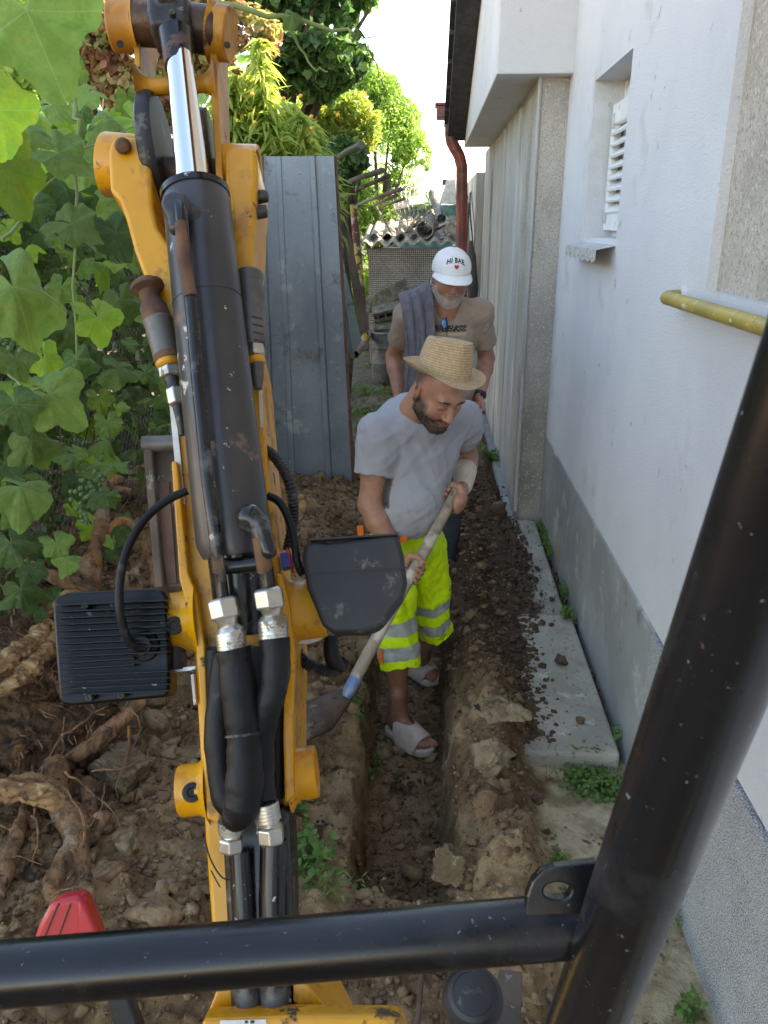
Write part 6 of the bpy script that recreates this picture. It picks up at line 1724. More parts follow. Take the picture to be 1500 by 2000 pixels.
def foot(sd, ankle, heel, toe, zs, right):
    f, r_, c, L = shoe_frame(heel, toe); q = -1 if right else 1   # inner side
    z = zs + .022
    g = lambda x, y, zz: A3((c[0], c[1], 0)) + r_ * x + f * y + UP * (z + zz)
    sd.ell(g(0, -.100, .032), (.032, .040, .034), np.stack([r_, f, UP], 1), k=.03)
    sd.cap(ankle, g(0, -.085, .045), .034, .032, k=.03)
    sd.cap(g(0, -.062, .050), g(q * .006, .055, .016), .034, .022, k=.03)
    sd.ell(g(0, .055, .012), (.043, .050, .018), np.stack([r_, f, UP], 1), k=.02)
    for i in range(5):
        x = q * (.031 - i * .0155); y = (.122, .120, .112, .102, .088)[i]
        sd.cap(g(x, .085, .010), g(x * 1.03, y, .006), (.0125, .0095, .009, .0085, .008)[i], k=.003)
heelR, toeR = W(754, 1424, 3.05), W(846, 1478, 2.86)
zt = -.258
heelR = A3(pt(757, 1418, z=zt)); toeR = A3(pt(845, 1474, z=zt))
toeL = A3(pt(857, 1336, z=zt)); heelL = toeL - A3((.66, -.75, 0)) * .275
ra = A3((heelR[0], heelR[1], zt + .115)) + (toeR - heelR) / np.linalg.norm(toeR - heelR) * .062
la = A3((heelL[0], heelL[1], zt + .115)) + (toeL - heelL) / np.linalg.norm(toeL - heelL) * .062
body.cap(rk * .2 + ra * .8, ra, .036, .034, k=.02); body.cap(lk * .2 + la * .8, la, .036, .034, k=.02)
foot(body, ra, heelR, toeR, zt, True); foot(body, la, heelL, toeL, zt, False)
hp, hR = hc, .17
parts = [region(body, hc - .19, hc + .17, .0026), region(body, rhand - .10, rhand + .10, .0028), region(body, lhand - .11, lhand + .11, .0028),
         region(body, A3((min(heelR[0], toeR[0]) - .08, toeR[1] - .08, zt)), A3((toeR[0] + .09, heelR[1] + .08, zt + .16)), .003),
         region(body, A3((min(heelL[0], toeL[0]) - .08, toeL[1] - .08, zt)), A3((toeL[0] + .09, heelL[1] + .08, zt + .16)), .003)]
V, F = body.mesh(.008)
cen = V[F].mean(1)
def inbox(c, lo, hi): return ((c > A3(lo) + .012) & (c < A3(hi) - .012)).all(1)
m_in = inbox(cen, hc - .19, hc + .17) | inbox(cen, rhand - .10, rhand + .10) | inbox(cen, lhand - .11, lhand + .11) | \
    inbox(cen, (min(heelR[0], toeR[0]) - .08, toeR[1] - .08, zt - .1), (toeR[0] + .09, heelR[1] + .08, zt + .16)) | inbox(cen, (min(heelL[0], toeL[0]) - .08, toeL[1] - .08, zt - .1), (toeL[0] + .09, heelL[1] + .08, zt + .16))
parts.append((V, F[~m_in]))
def cols1(V):
    c = skin_cols(V, (.40, .200, .130))
    q = (V - hc) @ H1 / 1.03
    def blob(p, r, col, a):
        nonlocal c
        w = a * np.exp(-(np.linalg.norm((q - A3(p)) / A3(r), axis=1) ** 2))[:, None]; c = c * (1 - w) + A3(col) * w
    inh = (np.abs(q) < .16).all(1)
    save = c.copy()
    c = c * 1.15
    for s_ in (-1, 1):
        blob((s_ * .042, .07, -.028), (.026, .04, .022), (.50, .19, .13), .55)
        blob((s_ * .08, -.005, 0), (.02, .03, .04), (.46, .15, .11), .6)
        blob((s_ * .032, .095, .022), (.022, .02, .006), (.16, .08, .06), .35)
        blob((s_ * .033, .095, -.0005), (.016, .02, .0028), (.07, .035, .03), .85)
    blob((0, .115, -.028), (.014, .02, .014), (.50, .20, .14), .5)
    blob((0, .095, -.065), (.020, .02, .009), (.36, .12, .10), .7)
    blob((0, .1, -.0655), (.022, .02, .0016), (.09, .03, .03), .8)
    nz = fbm(V * 130, 3, 9)
    bd = sstep(-.028, -.052, q[:, 2] + .45 * np.maximum(0, .060 - np.abs(q[:, 0])) * (q[:, 1] > .05)) * sstep(.0, .02, q[:, 1] + .01)
    bd = np.maximum(bd, sstep(.0, -.02, q[:, 2]) * sstep(.050, .062, np.abs(q[:, 0])) * sstep(-.012, .0, q[:, 1]) * (q[:, 1] < .06))
    lips = np.exp(-((q[:, 0] / .022) ** 4 + ((q[:, 2] + .0655) / .011) ** 2)) * (q[:, 1] > .07)
    must = np.exp(-((q[:, 0] / .030) ** 4 + ((q[:, 2] + .050) / .0075) ** 2)) * (q[:, 1] > .07)
    bd = np.clip(np.maximum(bd, must) - lips * 1.1, 0, 1) * np.clip(.80 + nz * .6, 0, 1)
    bc = A3((.045, .035, .032)) + A3((.12, .11, .10)) * sstep(.045, .065, np.abs(q[:, 0]))[:, None] * np.clip(nz + .5, 0, 1)[:, None]
    c = c * (1 - bd[:, None] * .9) + bc * bd[:, None] * .9
    hair = sstep(-.01, .01, q[:, 2]) * sstep(.01, -.02, q[:, 1]) * .75
    c = c * (1 - hair[:, None]) + A3((.07, .05, .045)) * hair[:, None]
    c = np.where(inh[:, None], c, save)
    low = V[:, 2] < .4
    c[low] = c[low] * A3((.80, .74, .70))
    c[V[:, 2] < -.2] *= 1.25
    return c
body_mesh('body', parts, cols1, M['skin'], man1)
def hairstrip(name, g, pts_, r, m, parent):
    return obj(name, MB().tube([Vector(g(*p)) for p in pts_], r, 8, flat=.5), m, parent)
for s_ in (-1, 1):
    hairstrip('eyebrow', g1, [(s_ * .014, .0945, .027), (s_ * .026, .0955, .033), (s_ * .040, .091, .034), (s_ * .052, .081, .027)], [.0035, .0062, .0055, .0025], M['brow'], man1)
    hairstrip('eyelashes', g1, [(s_ * .019, .0925, .001), (s_ * .032, .0945, -.0025), (s_ * .046, .087, .0005)], [.0007, .0011, .0006], M['brow'], man1)
# short beard built as many fine hairs
def beard(g, B, c, s, n, seed, m, parent, surf, zfun, ln):
    r_ = np.random.default_rng(seed); V, F = surf; N_ = vnormals(V, F); q = (V - c) @ B / s
    w = zfun(q); k = r_.choice(len(V), n, p=w / w.sum())
    P = V[k] + r_.normal(0, .0012, (n, 3)); d = unit(N_[k] * .5 + (B @ A3((0, .3, -1))) + r_.normal(0, .35, (n, 3)))
    sd_ = unit(np.cross(d, r_.normal(0, 1, (n, 3)))) * .00065; L = ln * r_.uniform(.6, 1.3, n)[:, None]
    VV = np.stack([P - sd_, P + sd_, P + d * L], 1).reshape(-1, 3); FF = np.arange(3 * n).reshape(-1, 3)
    return link('beard', np_mesh(VV, FF, 'beard', False), m, parent)
def z1(q):
    w = sstep(-.040, -.062, q[:, 2]) * (q[:, 1] > .0) + (np.abs(q[:, 0]) > .054) * (q[:, 2] < -.02) * (q[:, 1] > -.005) * (q[:, 1] < .05) * .7
    w = w + np.exp(-((q[:, 0] / .03) ** 4 + ((q[:, 2] + .050) / .006) ** 2)) * (q[:, 1] > .08) * 1.5
    w = w * (1 - np.exp(-((q[:, 0] / .021) ** 4 + ((q[:, 2] + .0655) / .009) ** 4)) * (q[:, 1] > .08)) * (q[:, 2] > -.13)
    return w + 1e-9
beard(g1, H1, hc, 1.03, 9000, 5, M['bearddark'], man1, parts[0], z1, .0042)
# t-shirt
sh = SDF()
sh.ell(chest + UP * .02, (.178, .125, .17), B1, k=.06)
sh.ell(belly + F1 * .015, (.168, .150, .15), B1, k=.08)
sh.ell(pel + UP * .02, (.165, .135, .10), B1, k=.06)
sh.cap(rs - UP * .005, ls - UP * .005, .066, .066, k=.05)
sh.cap(rs, nk + UP * .0, .064, .074, k=.04); sh.cap(ls, nk, .064, .074, k=.04)
sh.ell(chest - F1 * .05 + UP * .09, (.155, .10, .12), B1, k=.05)
e1 = rs + (rel - rs) * .56; sh.chain([rs, rs * .5 + e1 * .5, e1 + (e1 - rs) * .12], [.071, .070, .071], k=.03)
e2 = ls + (lel - ls) * .48; sh.chain([ls, ls * .5 + e2 * .5, e2 + (e2 - ls) * .12], [.068, .066, .066], k=.03)
# hollow sleeves, neck and hem
dr = (rel - rs) / np.linalg.norm(rel - rs); dl = (lel - ls) / np.linalg.norm(lel - ls)
sh.cyl(e1 - dr * .03, e1 + dr * .2, .062, rad=.01, k=.004, op='s')
sh.cyl(e2 - dl * .03, e2 + dl * .2, .057, rad=.01, k=.004, op='s')
def sleevecut(sd, p, d, rad, L=.12):
    def f_(X):
        q = X - p; al = q @ d; w = np.linalg.norm(q - al[..., None] * d, axis=-1)
        return np.maximum(np.maximum(w - rad, -al), al - L)
    sd.fn(f_, p - L - rad, p + L + rad, k=.003, op='s')
sleevecut(sh, e1, dr, .079); sleevecut(sh, e2, dl, .073)
hd_ = (hc - nk) / np.linalg.norm(hc - nk)
nc = nk + hd_ * .060 + F1 * .006
sh.cyl(nc - hd_ * .012 , nc + hd_ * .2, .062, rad=.006, k=.006, op='s')
sh.half(W(790, 1042, 2.95), A3((.03, -.05, -1)), k=.006)
V, F = sh.mesh(.0055)
V = folds(V, F, .013, A3((.35, .1, -.9)), 9, 3, 7); V = folds(V, F, .0065, L1_ * .8 + UP * .45, 15, 8, 8); V = folds(V, F, .0016, A3((.5, .1, -.8)), 34, 9, 9)
V = V + vnormals(V, F) * (fbm(V * 5, 2, 33) * .010)[:, None]
link('t_shirt', np_mesh(V, F), M['heather'], man1)
obj('collar', MB().tube([Vector(nc - hd_ * .006 + (math.cos(w) * np.cross(hd_, L1_) + math.sin(w) * L1_) * .0635) for w in np.linspace(0, 2 * PI, 33)], [.0045] * 33, 8, caps=False), M['heather'], man1)
# shorts
st = SDF()
st.ell(pel - UP * .005, (.160, .128, .11), B1, k=.05)
hR_ = W(783, 1296, 2.93); hL_ = W(852, 1234, 3.18)
st.chain([rh, rk * .5 + rh * .5, hR_ + (hR_ - rk) * .3], [.102, .093, .087], k=.045)
st.chain([lh, lk * .5 + lh * .5, hL_ + (hL_ - lk) * .3], [.100, .090, .078], k=.045)
st.half(pel + UP * .075, UP, k=.004)
axR = (hR_ - rh) / np.linalg.norm(hR_ - rh); axL = (hL_ - lh) / np.linalg.norm(hL_ - lh)
def cutend(sd, p, ax, rad):
    sd.fn(lambda X: np.where(np.linalg.norm(X - p, axis=-1) < rad, -((X - p) @ ax), .1), p - rad * .95, p + rad * .95, k=.003, op='s')
cutend(st, hR_, axR, .135); cutend(st, hL_, axL, .12)
st.cyl(hR_ - axR * .04, hR_ + axR * .1, .066, rad=.01, k=.004, op='s'); st.cyl(hL_ - axL * .04, hL_ + axL * .1, .060, rad=.01, k=.004, op='s')
V, F = st.mesh(.0055)
V = folds(V, F, .017, axR + A3((.1, 0, 0)), 10, 13, 6); V = folds(V, F, .005, L1_ + UP * .3, 20, 18, 3)
shorts = link('shorts', np_mesh(V, F), M['neon'], man1)
Ns = vnormals(V, F); cen = V[F].mean(1)
mid = (rh + lh) / 2; nLR = L1_
def band(p, ax, half, right):
    a = (cen - p) @ ax; sidev = (cen - (mid + axR * .3)) @ L1_
    fr_ = np.linalg.norm((cen - p) - ((cen - p) @ ax)[:, None] * ax, axis=1) < .13
    k = (np.abs(a) < half) & fr_ & ((sidev < .012) if right else (sidev > .012)) & (np.linalg.norm((cen - p) - ((cen - p) @ ax)[:, None] * ax, axis=1) > .055)
    f = F[k]; u_, inv = np.unique(f, return_inverse=True)
    if len(u_) == 0: return
    link('reflective_band', np_mesh(V[u_] + Ns[u_] * .0025, inv.reshape(-1, 4)), M['reflect'], shorts)
band(hR_ - axR * .072, axR, .030, True); band(hR_ - axR * .180, axR, .030, True)
band(hL_ - axL * .070, axL, .024, False); band(hL_ - axL * .165, axL, .024, False)
def tab(px0, py0, px1, py1, y, w=.02, name='orange_tab', m='orange'):
    a, b = Vector(W(px0, py0, y)), Vector(W(px1, py1, y)); d = (b - a).normalized(); s_ = d.cross((camp - a).normalized()).normalized() * w; n_ = s_.cross(d).normalized() * .006
    obj(name, MB().hexa([a - s_, a + s_, b + s_, b - s_, a - s_ + n_, a + s_ + n_, b + s_ + n_, b - s_ + n_]), M[m], shorts, smooth=False, bevel=.001)
tab(703, 1026, 705, 1052, 2.93, .012); tab(789, 1040, 786, 1058, 2.855, .013); tab(743, 1270, 744, 1296, 2.86, .008)
# bandage on the left forearm
bd_ = SDF(); a = lel * .55 + lwr * .45; b = lwr * 1.04 - lel * .04
bd_.cap(lel * .5 + lwr * .5, b, .047, .038, k=.01)
V, F = bd_.mesh(.003); V = V + vnormals(V, F) * (np.sin((V @ ((b - a) / np.linalg.norm(b - a)) + V[:, 0] * .5) * 520) * .0012)[:, None]
link('bandage', np_mesh(V, F), M['bandage'], man1)
# slides
def slide(heel, toe, zs, right):
    f, r_, c, L = shoe_frame(heel, toe); q = -1 if right else 1
    o_ = A3((c[0], c[1], zs))
    sd = SDF()
    def sole(X):
        Y = X - o_; x = Y @ r_; y = Y @ f; z = Y[..., 2] - .012 - .008 * sstep(.08, .15, y)
        y0, y1, r0, r1 = -.095, .078, .041, .054
        h = np.clip((y - y0) / (y1 - y0), 0, 1); d2 = np.hypot(x - q * .004 * h, y - (y0 + (y1 - y0) * h)) - (r0 + (r1 - r0) * h)
        dz = np.abs(z) - .017; rr = .009
        return np.hypot(np.maximum(d2 + rr, 0), np.maximum(dz + rr, 0)) + np.minimum(np.maximum(d2 + rr, dz + rr), 0) - rr
    def strap(X):
        Y = X - o_; x = Y @ r_; y = Y @ f; z = Y[..., 2]
        zt_ = .104 - .30 * np.clip(y + .02, 0, .12)
        d = (np.sqrt((x / .059) ** 2 + (np.maximum(z, 0) / zt_) ** 2 + 1e-9) - 1) * .05
        d = np.abs(d) - .0045
        yb = np.maximum(-.026 - y - .4 * z, y - .092 + 3.0 * x * x)
        return np.maximum(np.maximum(d, yb), -z + .005)
    sd.fn(sole, o_ - .17, o_ + .17, k=.003)
    sd.fn(strap, o_ - .17, o_ + .17, k=.005)
    # recess of the footbed
    V, F = sd.mesh(.003, o_ - .17, o_ + A3((.17, .17, .10)))
    obj_ = link('slide', np_mesh(V, F), M['foam'], man1)
slide(heelR, toeR, zt - .012, True); slide(heelL, toeL, zt - .012, False)
# straw hat
def hat():
    c = A3(g1(0, -.018, .064)); B = frame((.50, -.866), R(7), R(-9))
    prof = []
    for i in range(19): t = i / 18; prof.append((.146 - .052 * t, 0, 'b'))
    for i in range(1, 29): t = i / 28; prof.append((.094 - .014 * t ** 1.4, .112 * t, 'c'))
    for i in range(1, 17): t = i / 16; prof.append((.080 * (1 - t * .98), .112 + .012 * math.sin(t * PI * .55) * (1 - t) + .004 - .014 * t, 't'))
    n = 120; V = []; F = []
    for j, (r, z, kd) in enumerate(prof):
        for i in range(n):
            w = 2 * PI * i / n; cx, cy = math.cos(w), math.sin(w)
            rr = r + (.0016 if j % 2 else 0); x = rr * cx * .95; y = rr * cy * 1.10; zz = z + (.0012 if j % 2 else 0)
            if kd == 'b':
                t = (r - .094) / .058
                zz = t ** 2 * (.036 * (abs(cx) ** 2) + .024 * max(0, -cy) ** 2 - .010 * max(0, cy) ** 2) + t * -.004 + .004 * math.sin(w * 3 + 1) * t
            else:
                pin = math.exp(-((w - PI / 2 - .55) / .38) ** 2) + math.exp(-((w - PI / 2 + .55) / .38) ** 2)
                up_ = max(0, z / .104)
                x *= 1 - .14 * pin * up_; y *= 1 - .10 * pin * up_
                zz -= .018 * (1 if kd == 't' else up_ ** 3) * (y / .1 * -.5 + .2)
                if kd == 't': zz -= .022 * math.exp(-(x / .022) ** 2) * min(1, (1 - r / .077) * 2.2)
            if kd != 'c' and j % 2: zz += .0014
            V.append(c + B @ A3((x, y, zz)))
    for j in range(len(prof) - 1):
        for i in range(n):
            F.append((j * n + i, j * n + (i + 1) % n, (j + 1) * n + (i + 1) % n, (j + 1) * n + i))
    col = np.zeros((len(V), 3)); base = A3((.64, .45, .26))
    for j in range(len(prof)):
        col[j * n:(j + 1) * n] = base * ((.62 if j % 2 == 0 else 1.0) * (1 + .12 * np.sin(np.arange(n) * 2.7 + j * 1.3))[:, None])
    o = link('straw_hat', np_mesh(V, F, 'hat', True, col), M['straw'], man1)
    s_ = o.modifiers.new('t', 'SOLIDIFY'); s_.thickness = .0025; s_.offset = 0
hat()

# spade
sp_ = thing('spade', 'spade with long wooden handle and rusty blade held by the man in the hat', 'spade', Vector(HT_))
n = 14
pp = [Vector(HT_ + (HB_ - HT_) * t + A3((.004 * math.sin(t * 5), 0, .006 * math.sin(t * 4)))) for t in np.linspace(-.01, 1, n)]
obj('handle', MB().tube(pp, [.020] + [HR * (1 - .04 * math.sin(i)) for i in range(1, n - 2)] + [.023, .021], 18), M['wood'], sp_)
e_ = HB_ + hd * .055
obj('socket', MB().tube([Vector(HB_ - hd * .02), Vector(HB_ + hd * .03), Vector(e_)], [.0235, .023, .016], 18), M['bluemetal'], sp_)
ca_, cb2 = W(706, 1336, 2.50), W(532, 1408, 2.36)
dn = W(655, 1432, 2.34) - W(706, 1336, 2.50)
nn_ = np.cross(cb2 - ca_, dn); nn_ /= np.linalg.norm(nn_)
if nn_ @ (A3(camp) - ca_) < 0: nn_ = -nn_
V = []; F = []; nu, nv = 20, 12
for j in range(nv + 1):
    v = j / nv
    for i in range(nu + 1):
        u = i / nu
        shp = 1 - .25 * v * abs(2 * u - 1) ** 3
        cu = .5 + (u - .5) * (1 - .18 * v ** 3)
        p = ca_ + (cb2 - ca_) * cu + dn * v * (1.0 - .12 * abs(2 * u - 1) ** 2) + nn_ * (.035 * (1 - (2 * u - 1) ** 2) + .012 * math.sin(v * PI))
        V.append(p)
for j in range(nv):
    for i in range(nu): F.append((j * (nu + 1) + i, j * (nu + 1) + i + 1, (j + 1) * (nu + 1) + i + 1, (j + 1) * (nu + 1) + i))
o = obj('blade', MB().add(V, F), M['blade'], sp_, ang=60); s_ = o.modifiers.new('t', 'SOLIDIFY'); s_.thickness = .003
# soil lying on the blade
def pile(c, r, n, seed, name, label):
    rr = np.random.default_rng(seed); sd = SDF()
    for i in range(n):
        p = A3(c) + rr.normal(0, 1, 3) * A3(r) * .55; sd.ell(p, rr.uniform(.014, .034, 3), k=.006)
    V, F = sd.mesh(.005); V = V + vnormals(V, F) * (fbm(V * 70, 3, 3) * .005)[:, None]
    return link(name, np_mesh(V, F), M['clod'], label=label, cat='soil')
pile((ca_ + cb2) / 2 - nn_ * .03 + A3((0, .05, .0)), (.11, .05, .028), 46, 3, 'soil_load', 'load of loose brown soil lying on the spade blade')

# ---------------------------------------------------------------- the man in the white cap
F2 = A3((.10, -1, 0)); F2 /= np.linalg.norm(F2); L2_ = A3((-F2[1], F2[0], 0)); B2 = frame(F2)
hc2 = W(880, 541, 3.98); nk2 = W(871, 600, 4.07); rs2 = W(797, 618, 4.08); ls2 = W(936, 612, 4.10)
ch2 = W(868, 672, 4.10); be2 = W(868, 750, 4.06); pe2 = W(868, 812, 4.12)
rel2 = W(769, 697, 4.22); rwr2 = W(778, 770, 4.10); lel2 = W(950, 700, 4.24); lwr2 = W(937, 775, 4.06)
g_ = gz(.0, 4.15)
rh2, lh2 = pe2 - L2_ * .085, pe2 + L2_ * .085
rk2 = A3((rh2[0] - .03, 4.08, .47)); lk2 = A3((lh2[0] - .05, 4.12, .47)); ra2 = A3((rh2[0] - .0, 4.17, g_ + .09)); la2 = A3((lh2[0] - .06, 4.17, g_ + .09))
man2 = thing('person', 'bearded man in white cap and tan t-shirt standing behind the digging man', 'person', (float(pe2[0]), float(pe2[1]), g_))
H2 = frame((.14, -.99), R(19), R(-3))
b2 = SDF(); g2 = head(b2, hc2, H2, 1.0)
b2.cap(g2(0, -.04, -.06), nk2, .058, .066, k=.03); b2.cap(nk2, ch2, .065, .078, k=.05); b2.cap(ch2, pe2, .08, .08, k=.05)
b2.cap(rs2, ls2, .042, .042, k=.03)
for (s0, e0, w0) in ((rs2, rel2, rwr2), (ls2, lel2, lwr2)):
    b2.chain([s0, s0 * .5 + e0 * .5, e0], [.048, .046, .041], k=.02); b2.chain([e0, e0 * .72 + w0 * .28, w0], [.041, .042, .028], k=.02)
b2.chain([rh2, rk2, ra2], [.08, .055, .036], k=.02); b2.chain([lh2, lk2, la2], [.08, .055, .036], k=.02)
# hanging left hand, fingers slightly curled
def open_hand(sd, w, d, side, s=1.0, fwd=None):
    d = A3(d) / np.linalg.norm(d); f = A3(fwd) - d * (A3(fwd) @ d); f /= np.linalg.norm(f); x = np.cross(d, f)
    pc_ = w + d * .052
    sd.ell(pc_, (.038, .018, .048), np.stack([f, x, d], 1), k=.015)
    for i, o_ in enumerate((.029, .010, -.010, -.028)):
        a = w + d * .082 + f * o_; L = (.075, .082, .076, .060)[i]; r_ = (.0088, .009, .0087, .0078)[i]
        sd.chain([a, a + d * L * .45 - x * side * .006, a + d * L * .78 - x * side * .020, a + d * L * .98 - x * side * .036], [r_ * 1.1, r_, r_ * .95, r_ * .82], k=.004)
    sd.chain([w + d * .022 + f * .022, w + d * .055 + f * .045 - x * side * .012, w + d * .088 + f * .050 - x * side * .022], [.014, .011, .0088], k=.008)
open_hand(b2, lwr2, lwr2 - lel2 * .9 - lwr2 * .1 + A3((-.02, -.03, -.10)), 1, fwd=F2)
open_hand(b2, rwr2, A3((.05, -.05, -1)), -1, fwd=F2)
parts = [region(b2, hc2 - .18, hc2 + .16, .003), region(b2, lwr2 - A3((.1, .1, .2)), lwr2 + A3((.1, .1, .03)), .0035)]
V, F = b2.mesh(.009); cen = V[F].mean(1)
k = inbox(cen, hc2 - .18, hc2 + .16) | inbox(cen, lwr2 - A3((.1, .1, .2)), lwr2 + A3((.1, .1, .03)))
parts.append((V, F[~k]))
def cols2(V):
    c = skin_cols(V, (.42, .20, .135)); q = (V - hc2) @ H2
    inh = (np.abs(q) < .15).all(1)
    def blob(p, r, col, a):
        nonlocal c
        w = a * np.exp(-(np.linalg.norm((q - A3(p)) / A3(r), axis=1) ** 2))[:, None]; c = np.where(inh[:, None], c * (1 - w) + A3(col) * w, c)
    for s_ in (-1, 1):
        blob((s_ * .042, .07, -.028), (.026, .04, .022), (.42, .15, .11), .5); blob((s_ * .032, .095, .0), (.018, .02, .006), (.10, .05, .04), .7)
    blob((0, .115, -.028), (.014, .02, .014), (.44, .16, .12), .5); blob((0, .095, -.065), (.02, .02, .008), (.30, .11, .09), .7)
    gb = sstep(-.055, -.08, q[:, 2]) * inh * (q[:, 1] > -.0) * .40 * (q[:, 2] > -.125)
    c = c * (1 - gb[:, None]) + A3((.50, .44, .40)) * gb[:, None]
    low = (V[:, 2] < hc2[2] - .12) & (V[:, 2] > 1.2); c[low] = c[low] * A3((1.15, 1.0, .98))
    return c
body_mesh('body', parts, cols2, M['skin'], man2)
def z2(q):
    w = sstep(-.052, -.075, q[:, 2] - .25 * (np.abs(q[:, 0]) - .03)) * (q[:, 1] > -.01) * (q[:, 2] > -.135) + (np.abs(q[:, 0]) > .056) * (q[:, 2] < -.01) * (q[:, 1] > -.01) * (q[:, 1] < .045) * .5
    w = w + np.exp(-((q[:, 0] / .03) ** 4 + ((q[:, 2] + .050) / .006) ** 2)) * (q[:, 1] > .08)
    return w * (1 - np.exp(-((q[:, 0] / .018) ** 4 + ((q[:, 2] + .066) / .006) ** 4)) * (q[:, 1] > .08)) + 1e-9
beard(g2, H2, hc2, 1.0, 5200, 6, M['beardwhite'], man2, parts[0], z2, .008)
# tan t-shirt with a printed band
zb = W(870, 645, 3.93)[2]
def _print(N, L, col, tc, mix, ramp):
    s = N.new('ShaderNodeSeparateXYZ'); L.new(tc.outputs['Object'], s.inputs[0])
    def band(lo, hi, out):
        a = ramp(out, lo, lo + .003); b = ramp(out, hi, hi + .003, 1, 0); mm = N.new('ShaderNodeMath'); mm.operation = 'MULTIPLY'; L.new(a, mm.inputs[0]); L.new(b, mm.inputs[1]); return mm.outputs[0]
    def mul(a, b): mm = N.new('ShaderNodeMath'); mm.operation = 'MULTIPLY'; L.new(a, mm.inputs[0]); L.new(b, mm.inputs[1]); return mm.outputs[0]
    x0, x1 = W(846, 645, 3.93)[0], W(912, 645, 3.93)[0]
    vo = N.new('ShaderNodeTexVoronoi'); vo.inputs['Scale'].default_value = 85; vo.feature = 'DISTANCE_TO_EDGE'; L.new(tc.outputs['Object'], vo.inputs['Vector'])
    xs = band(x0, x1, s.outputs[0])
    col = mix(mul(mul(band(zb - .016, zb + .014, s.outputs[2]), xs), ramp(vo.outputs['Distance'], .16, .22, 1, 0)), col, (.03, .025, .02))
    return mix(mul(band(zb - .034, zb - .022, s.outputs[2]), xs), col, (.50, .40, .24))
M['tanprint'] = mat('tan_tee_printed', (.36, .265, .205), .92, c2=(.32, .235, .18), scale=20, bump=.3, bscale=24, bdist=.006, tex=_print)
s2 = SDF()
s2.ell(ch2 + UP * .03, (.165, .112, .17), B2, k=.06); s2.ell(be2 + F2 * .01, (.158, .125, .15), B2, k=.07); s2.ell(pe2, (.155, .12, .12), B2, k=.05)
s2.cap(rs2, ls2, .060, .060, k=.05); s2.cap(rs2, nk2 - UP * .01, .058, .066, k=.04); s2.cap(ls2, nk2 - UP * .01, .058, .066, k=.04)
ea = rs2 + (rel2 - rs2) * .62; eb = ls2 + (lel2 - ls2) * .66
da = (rel2 - rs2) / np.linalg.norm(rel2 - rs2); db = (lel2 - ls2) / np.linalg.norm(lel2 - ls2)
s2.chain([rs2, ea + da * .04], [.064, .060], k=.03); s2.chain([ls2, eb + db * .04], [.064, .060], k=.03)
for (p, d) in ((ea, da), (eb, db)):
    sleevecut(s2, p, d, .068); s2.cyl(p - d * .03, p + d * .1, .052, rad=.008, k=.003, op='s')
nc2 = nk2 + UP * .045 + F2 * .03
s2.cap(nc2 - UP * .03 + F2 * .05 - UP * .03, nc2 + UP * .12 - F2 * .02, .052, .09, k=.008, op='s')
s2.half(pe2 - UP * .06, -UP, k=.005)
V, F = s2.mesh(.006); V = folds(V, F, .009, A3((.2, 0, -1)), 10, 23, 7); V = folds(V, F, .004, A3((1, 0, .5)), 20, 28, 6)
link('t_shirt', np_mesh(V, F), M['tanprint'], man2)
# trousers and shoes
s3 = SDF(); s3.ell(pe2 - UP * .03, (.15, .118, .12), B2, k=.04)
s3.chain([rh2 - UP * .03, rk2, ra2 - UP * .03], [.09, .074, .062], k=.03); s3.chain([lh2 - UP * .03, lk2, la2 - UP * .03], [.09, .074, .062], k=.03)
s3.half(pe2 + UP * .06, UP)
V, F = s3.mesh(.009); V = folds(V, F, .01, UP, 10, 4, 3); link('trousers', np_mesh(V, F), M['trouser'], man2)
for a in (ra2, la2):
    sd = SDF(); z = a[2] - .05
    sd.cap(A3((a[0], a[1] + .03, z)), A3((a[0] + .01, a[1] - .15, z - .008)), .045, .042, k=.02); sd.cap(a, A3((a[0], a[1], z)), .045, .045, k=.03); sd.half((0, 0, z - .038), (0, 0, -1))
    V, F = sd.mesh(.007); link('shoe', np_mesh(V, F), M['shoe'], man2)
# white cap
CB = frame((.14, -.99), R(9), R(-3)); cc = A3(g2(0, -.008, .044))
def dome(th, ph):   # th from forward, ph elevation
    bulge = .008 * max(0, math.cos(th)) * max(0, 1 - ph * 2)
    return A3((math.sin(th) * math.cos(ph) * .092, math.cos(th) * math.cos(ph) * (.1095 + bulge), math.sin(ph) * .092))
V = []; F = []; n, mph = 72, 20
for j in range(mph + 1):
    ph = -.22 + (PI / 2 + .22) * j / mph * .995
    for i in range(n):
        th = 2 * PI * i / n; p = dome(th, ph)
        seam = min(abs(((th + PI / 6) % (PI / 3)) - PI / 6 - 0) * 1.0, 1)
        k_ = 1 - .012 * math.exp(-((abs((th % (PI / 3)) - PI / 6) - PI / 6) / .03) ** 2) + .008 * math.sin(th * 5 + ph * 6) * math.cos(ph)
        V.append(cc + CB @ (p * k_))
for j in range(mph):
    for i in range(n): F.append((j * n + i, j * n + (i + 1) % n, (j + 1) * n + (i + 1) % n, (j + 1) * n + i))
cap_ = obj('cap', MB().add(V, F), M['capwhite'], man2, ang=60); s_ = cap_.modifiers.new('t', 'SOLIDIFY'); s_.thickness = .002
obj('button', MB().lathe([(0, .004), (.006, .003), (.008, 0)], axis_matrix(cc + CB @ A3((0, 0, .100)), CB @ A3((0, 0, 1))), 12, False), M['capwhite'], cap_)
V = []; F = []; nu, nv = 28, 10
for j in range(nv + 1):
    v = j / nv
    for i in range(nu + 1):
        th = R(-68 + 136 * i / nu); p = dome(th, -.20); u = i / nu * 2 - 1
        out = .080 * (1 - abs(u) ** 3.2) * v
        V.append(cc + CB @ (p + A3((p[0] * .10 * v, out, -.012 * v * (1 - abs(u) ** 2) - .020 * abs(u) ** 2 * v - .35 * out * .4))))
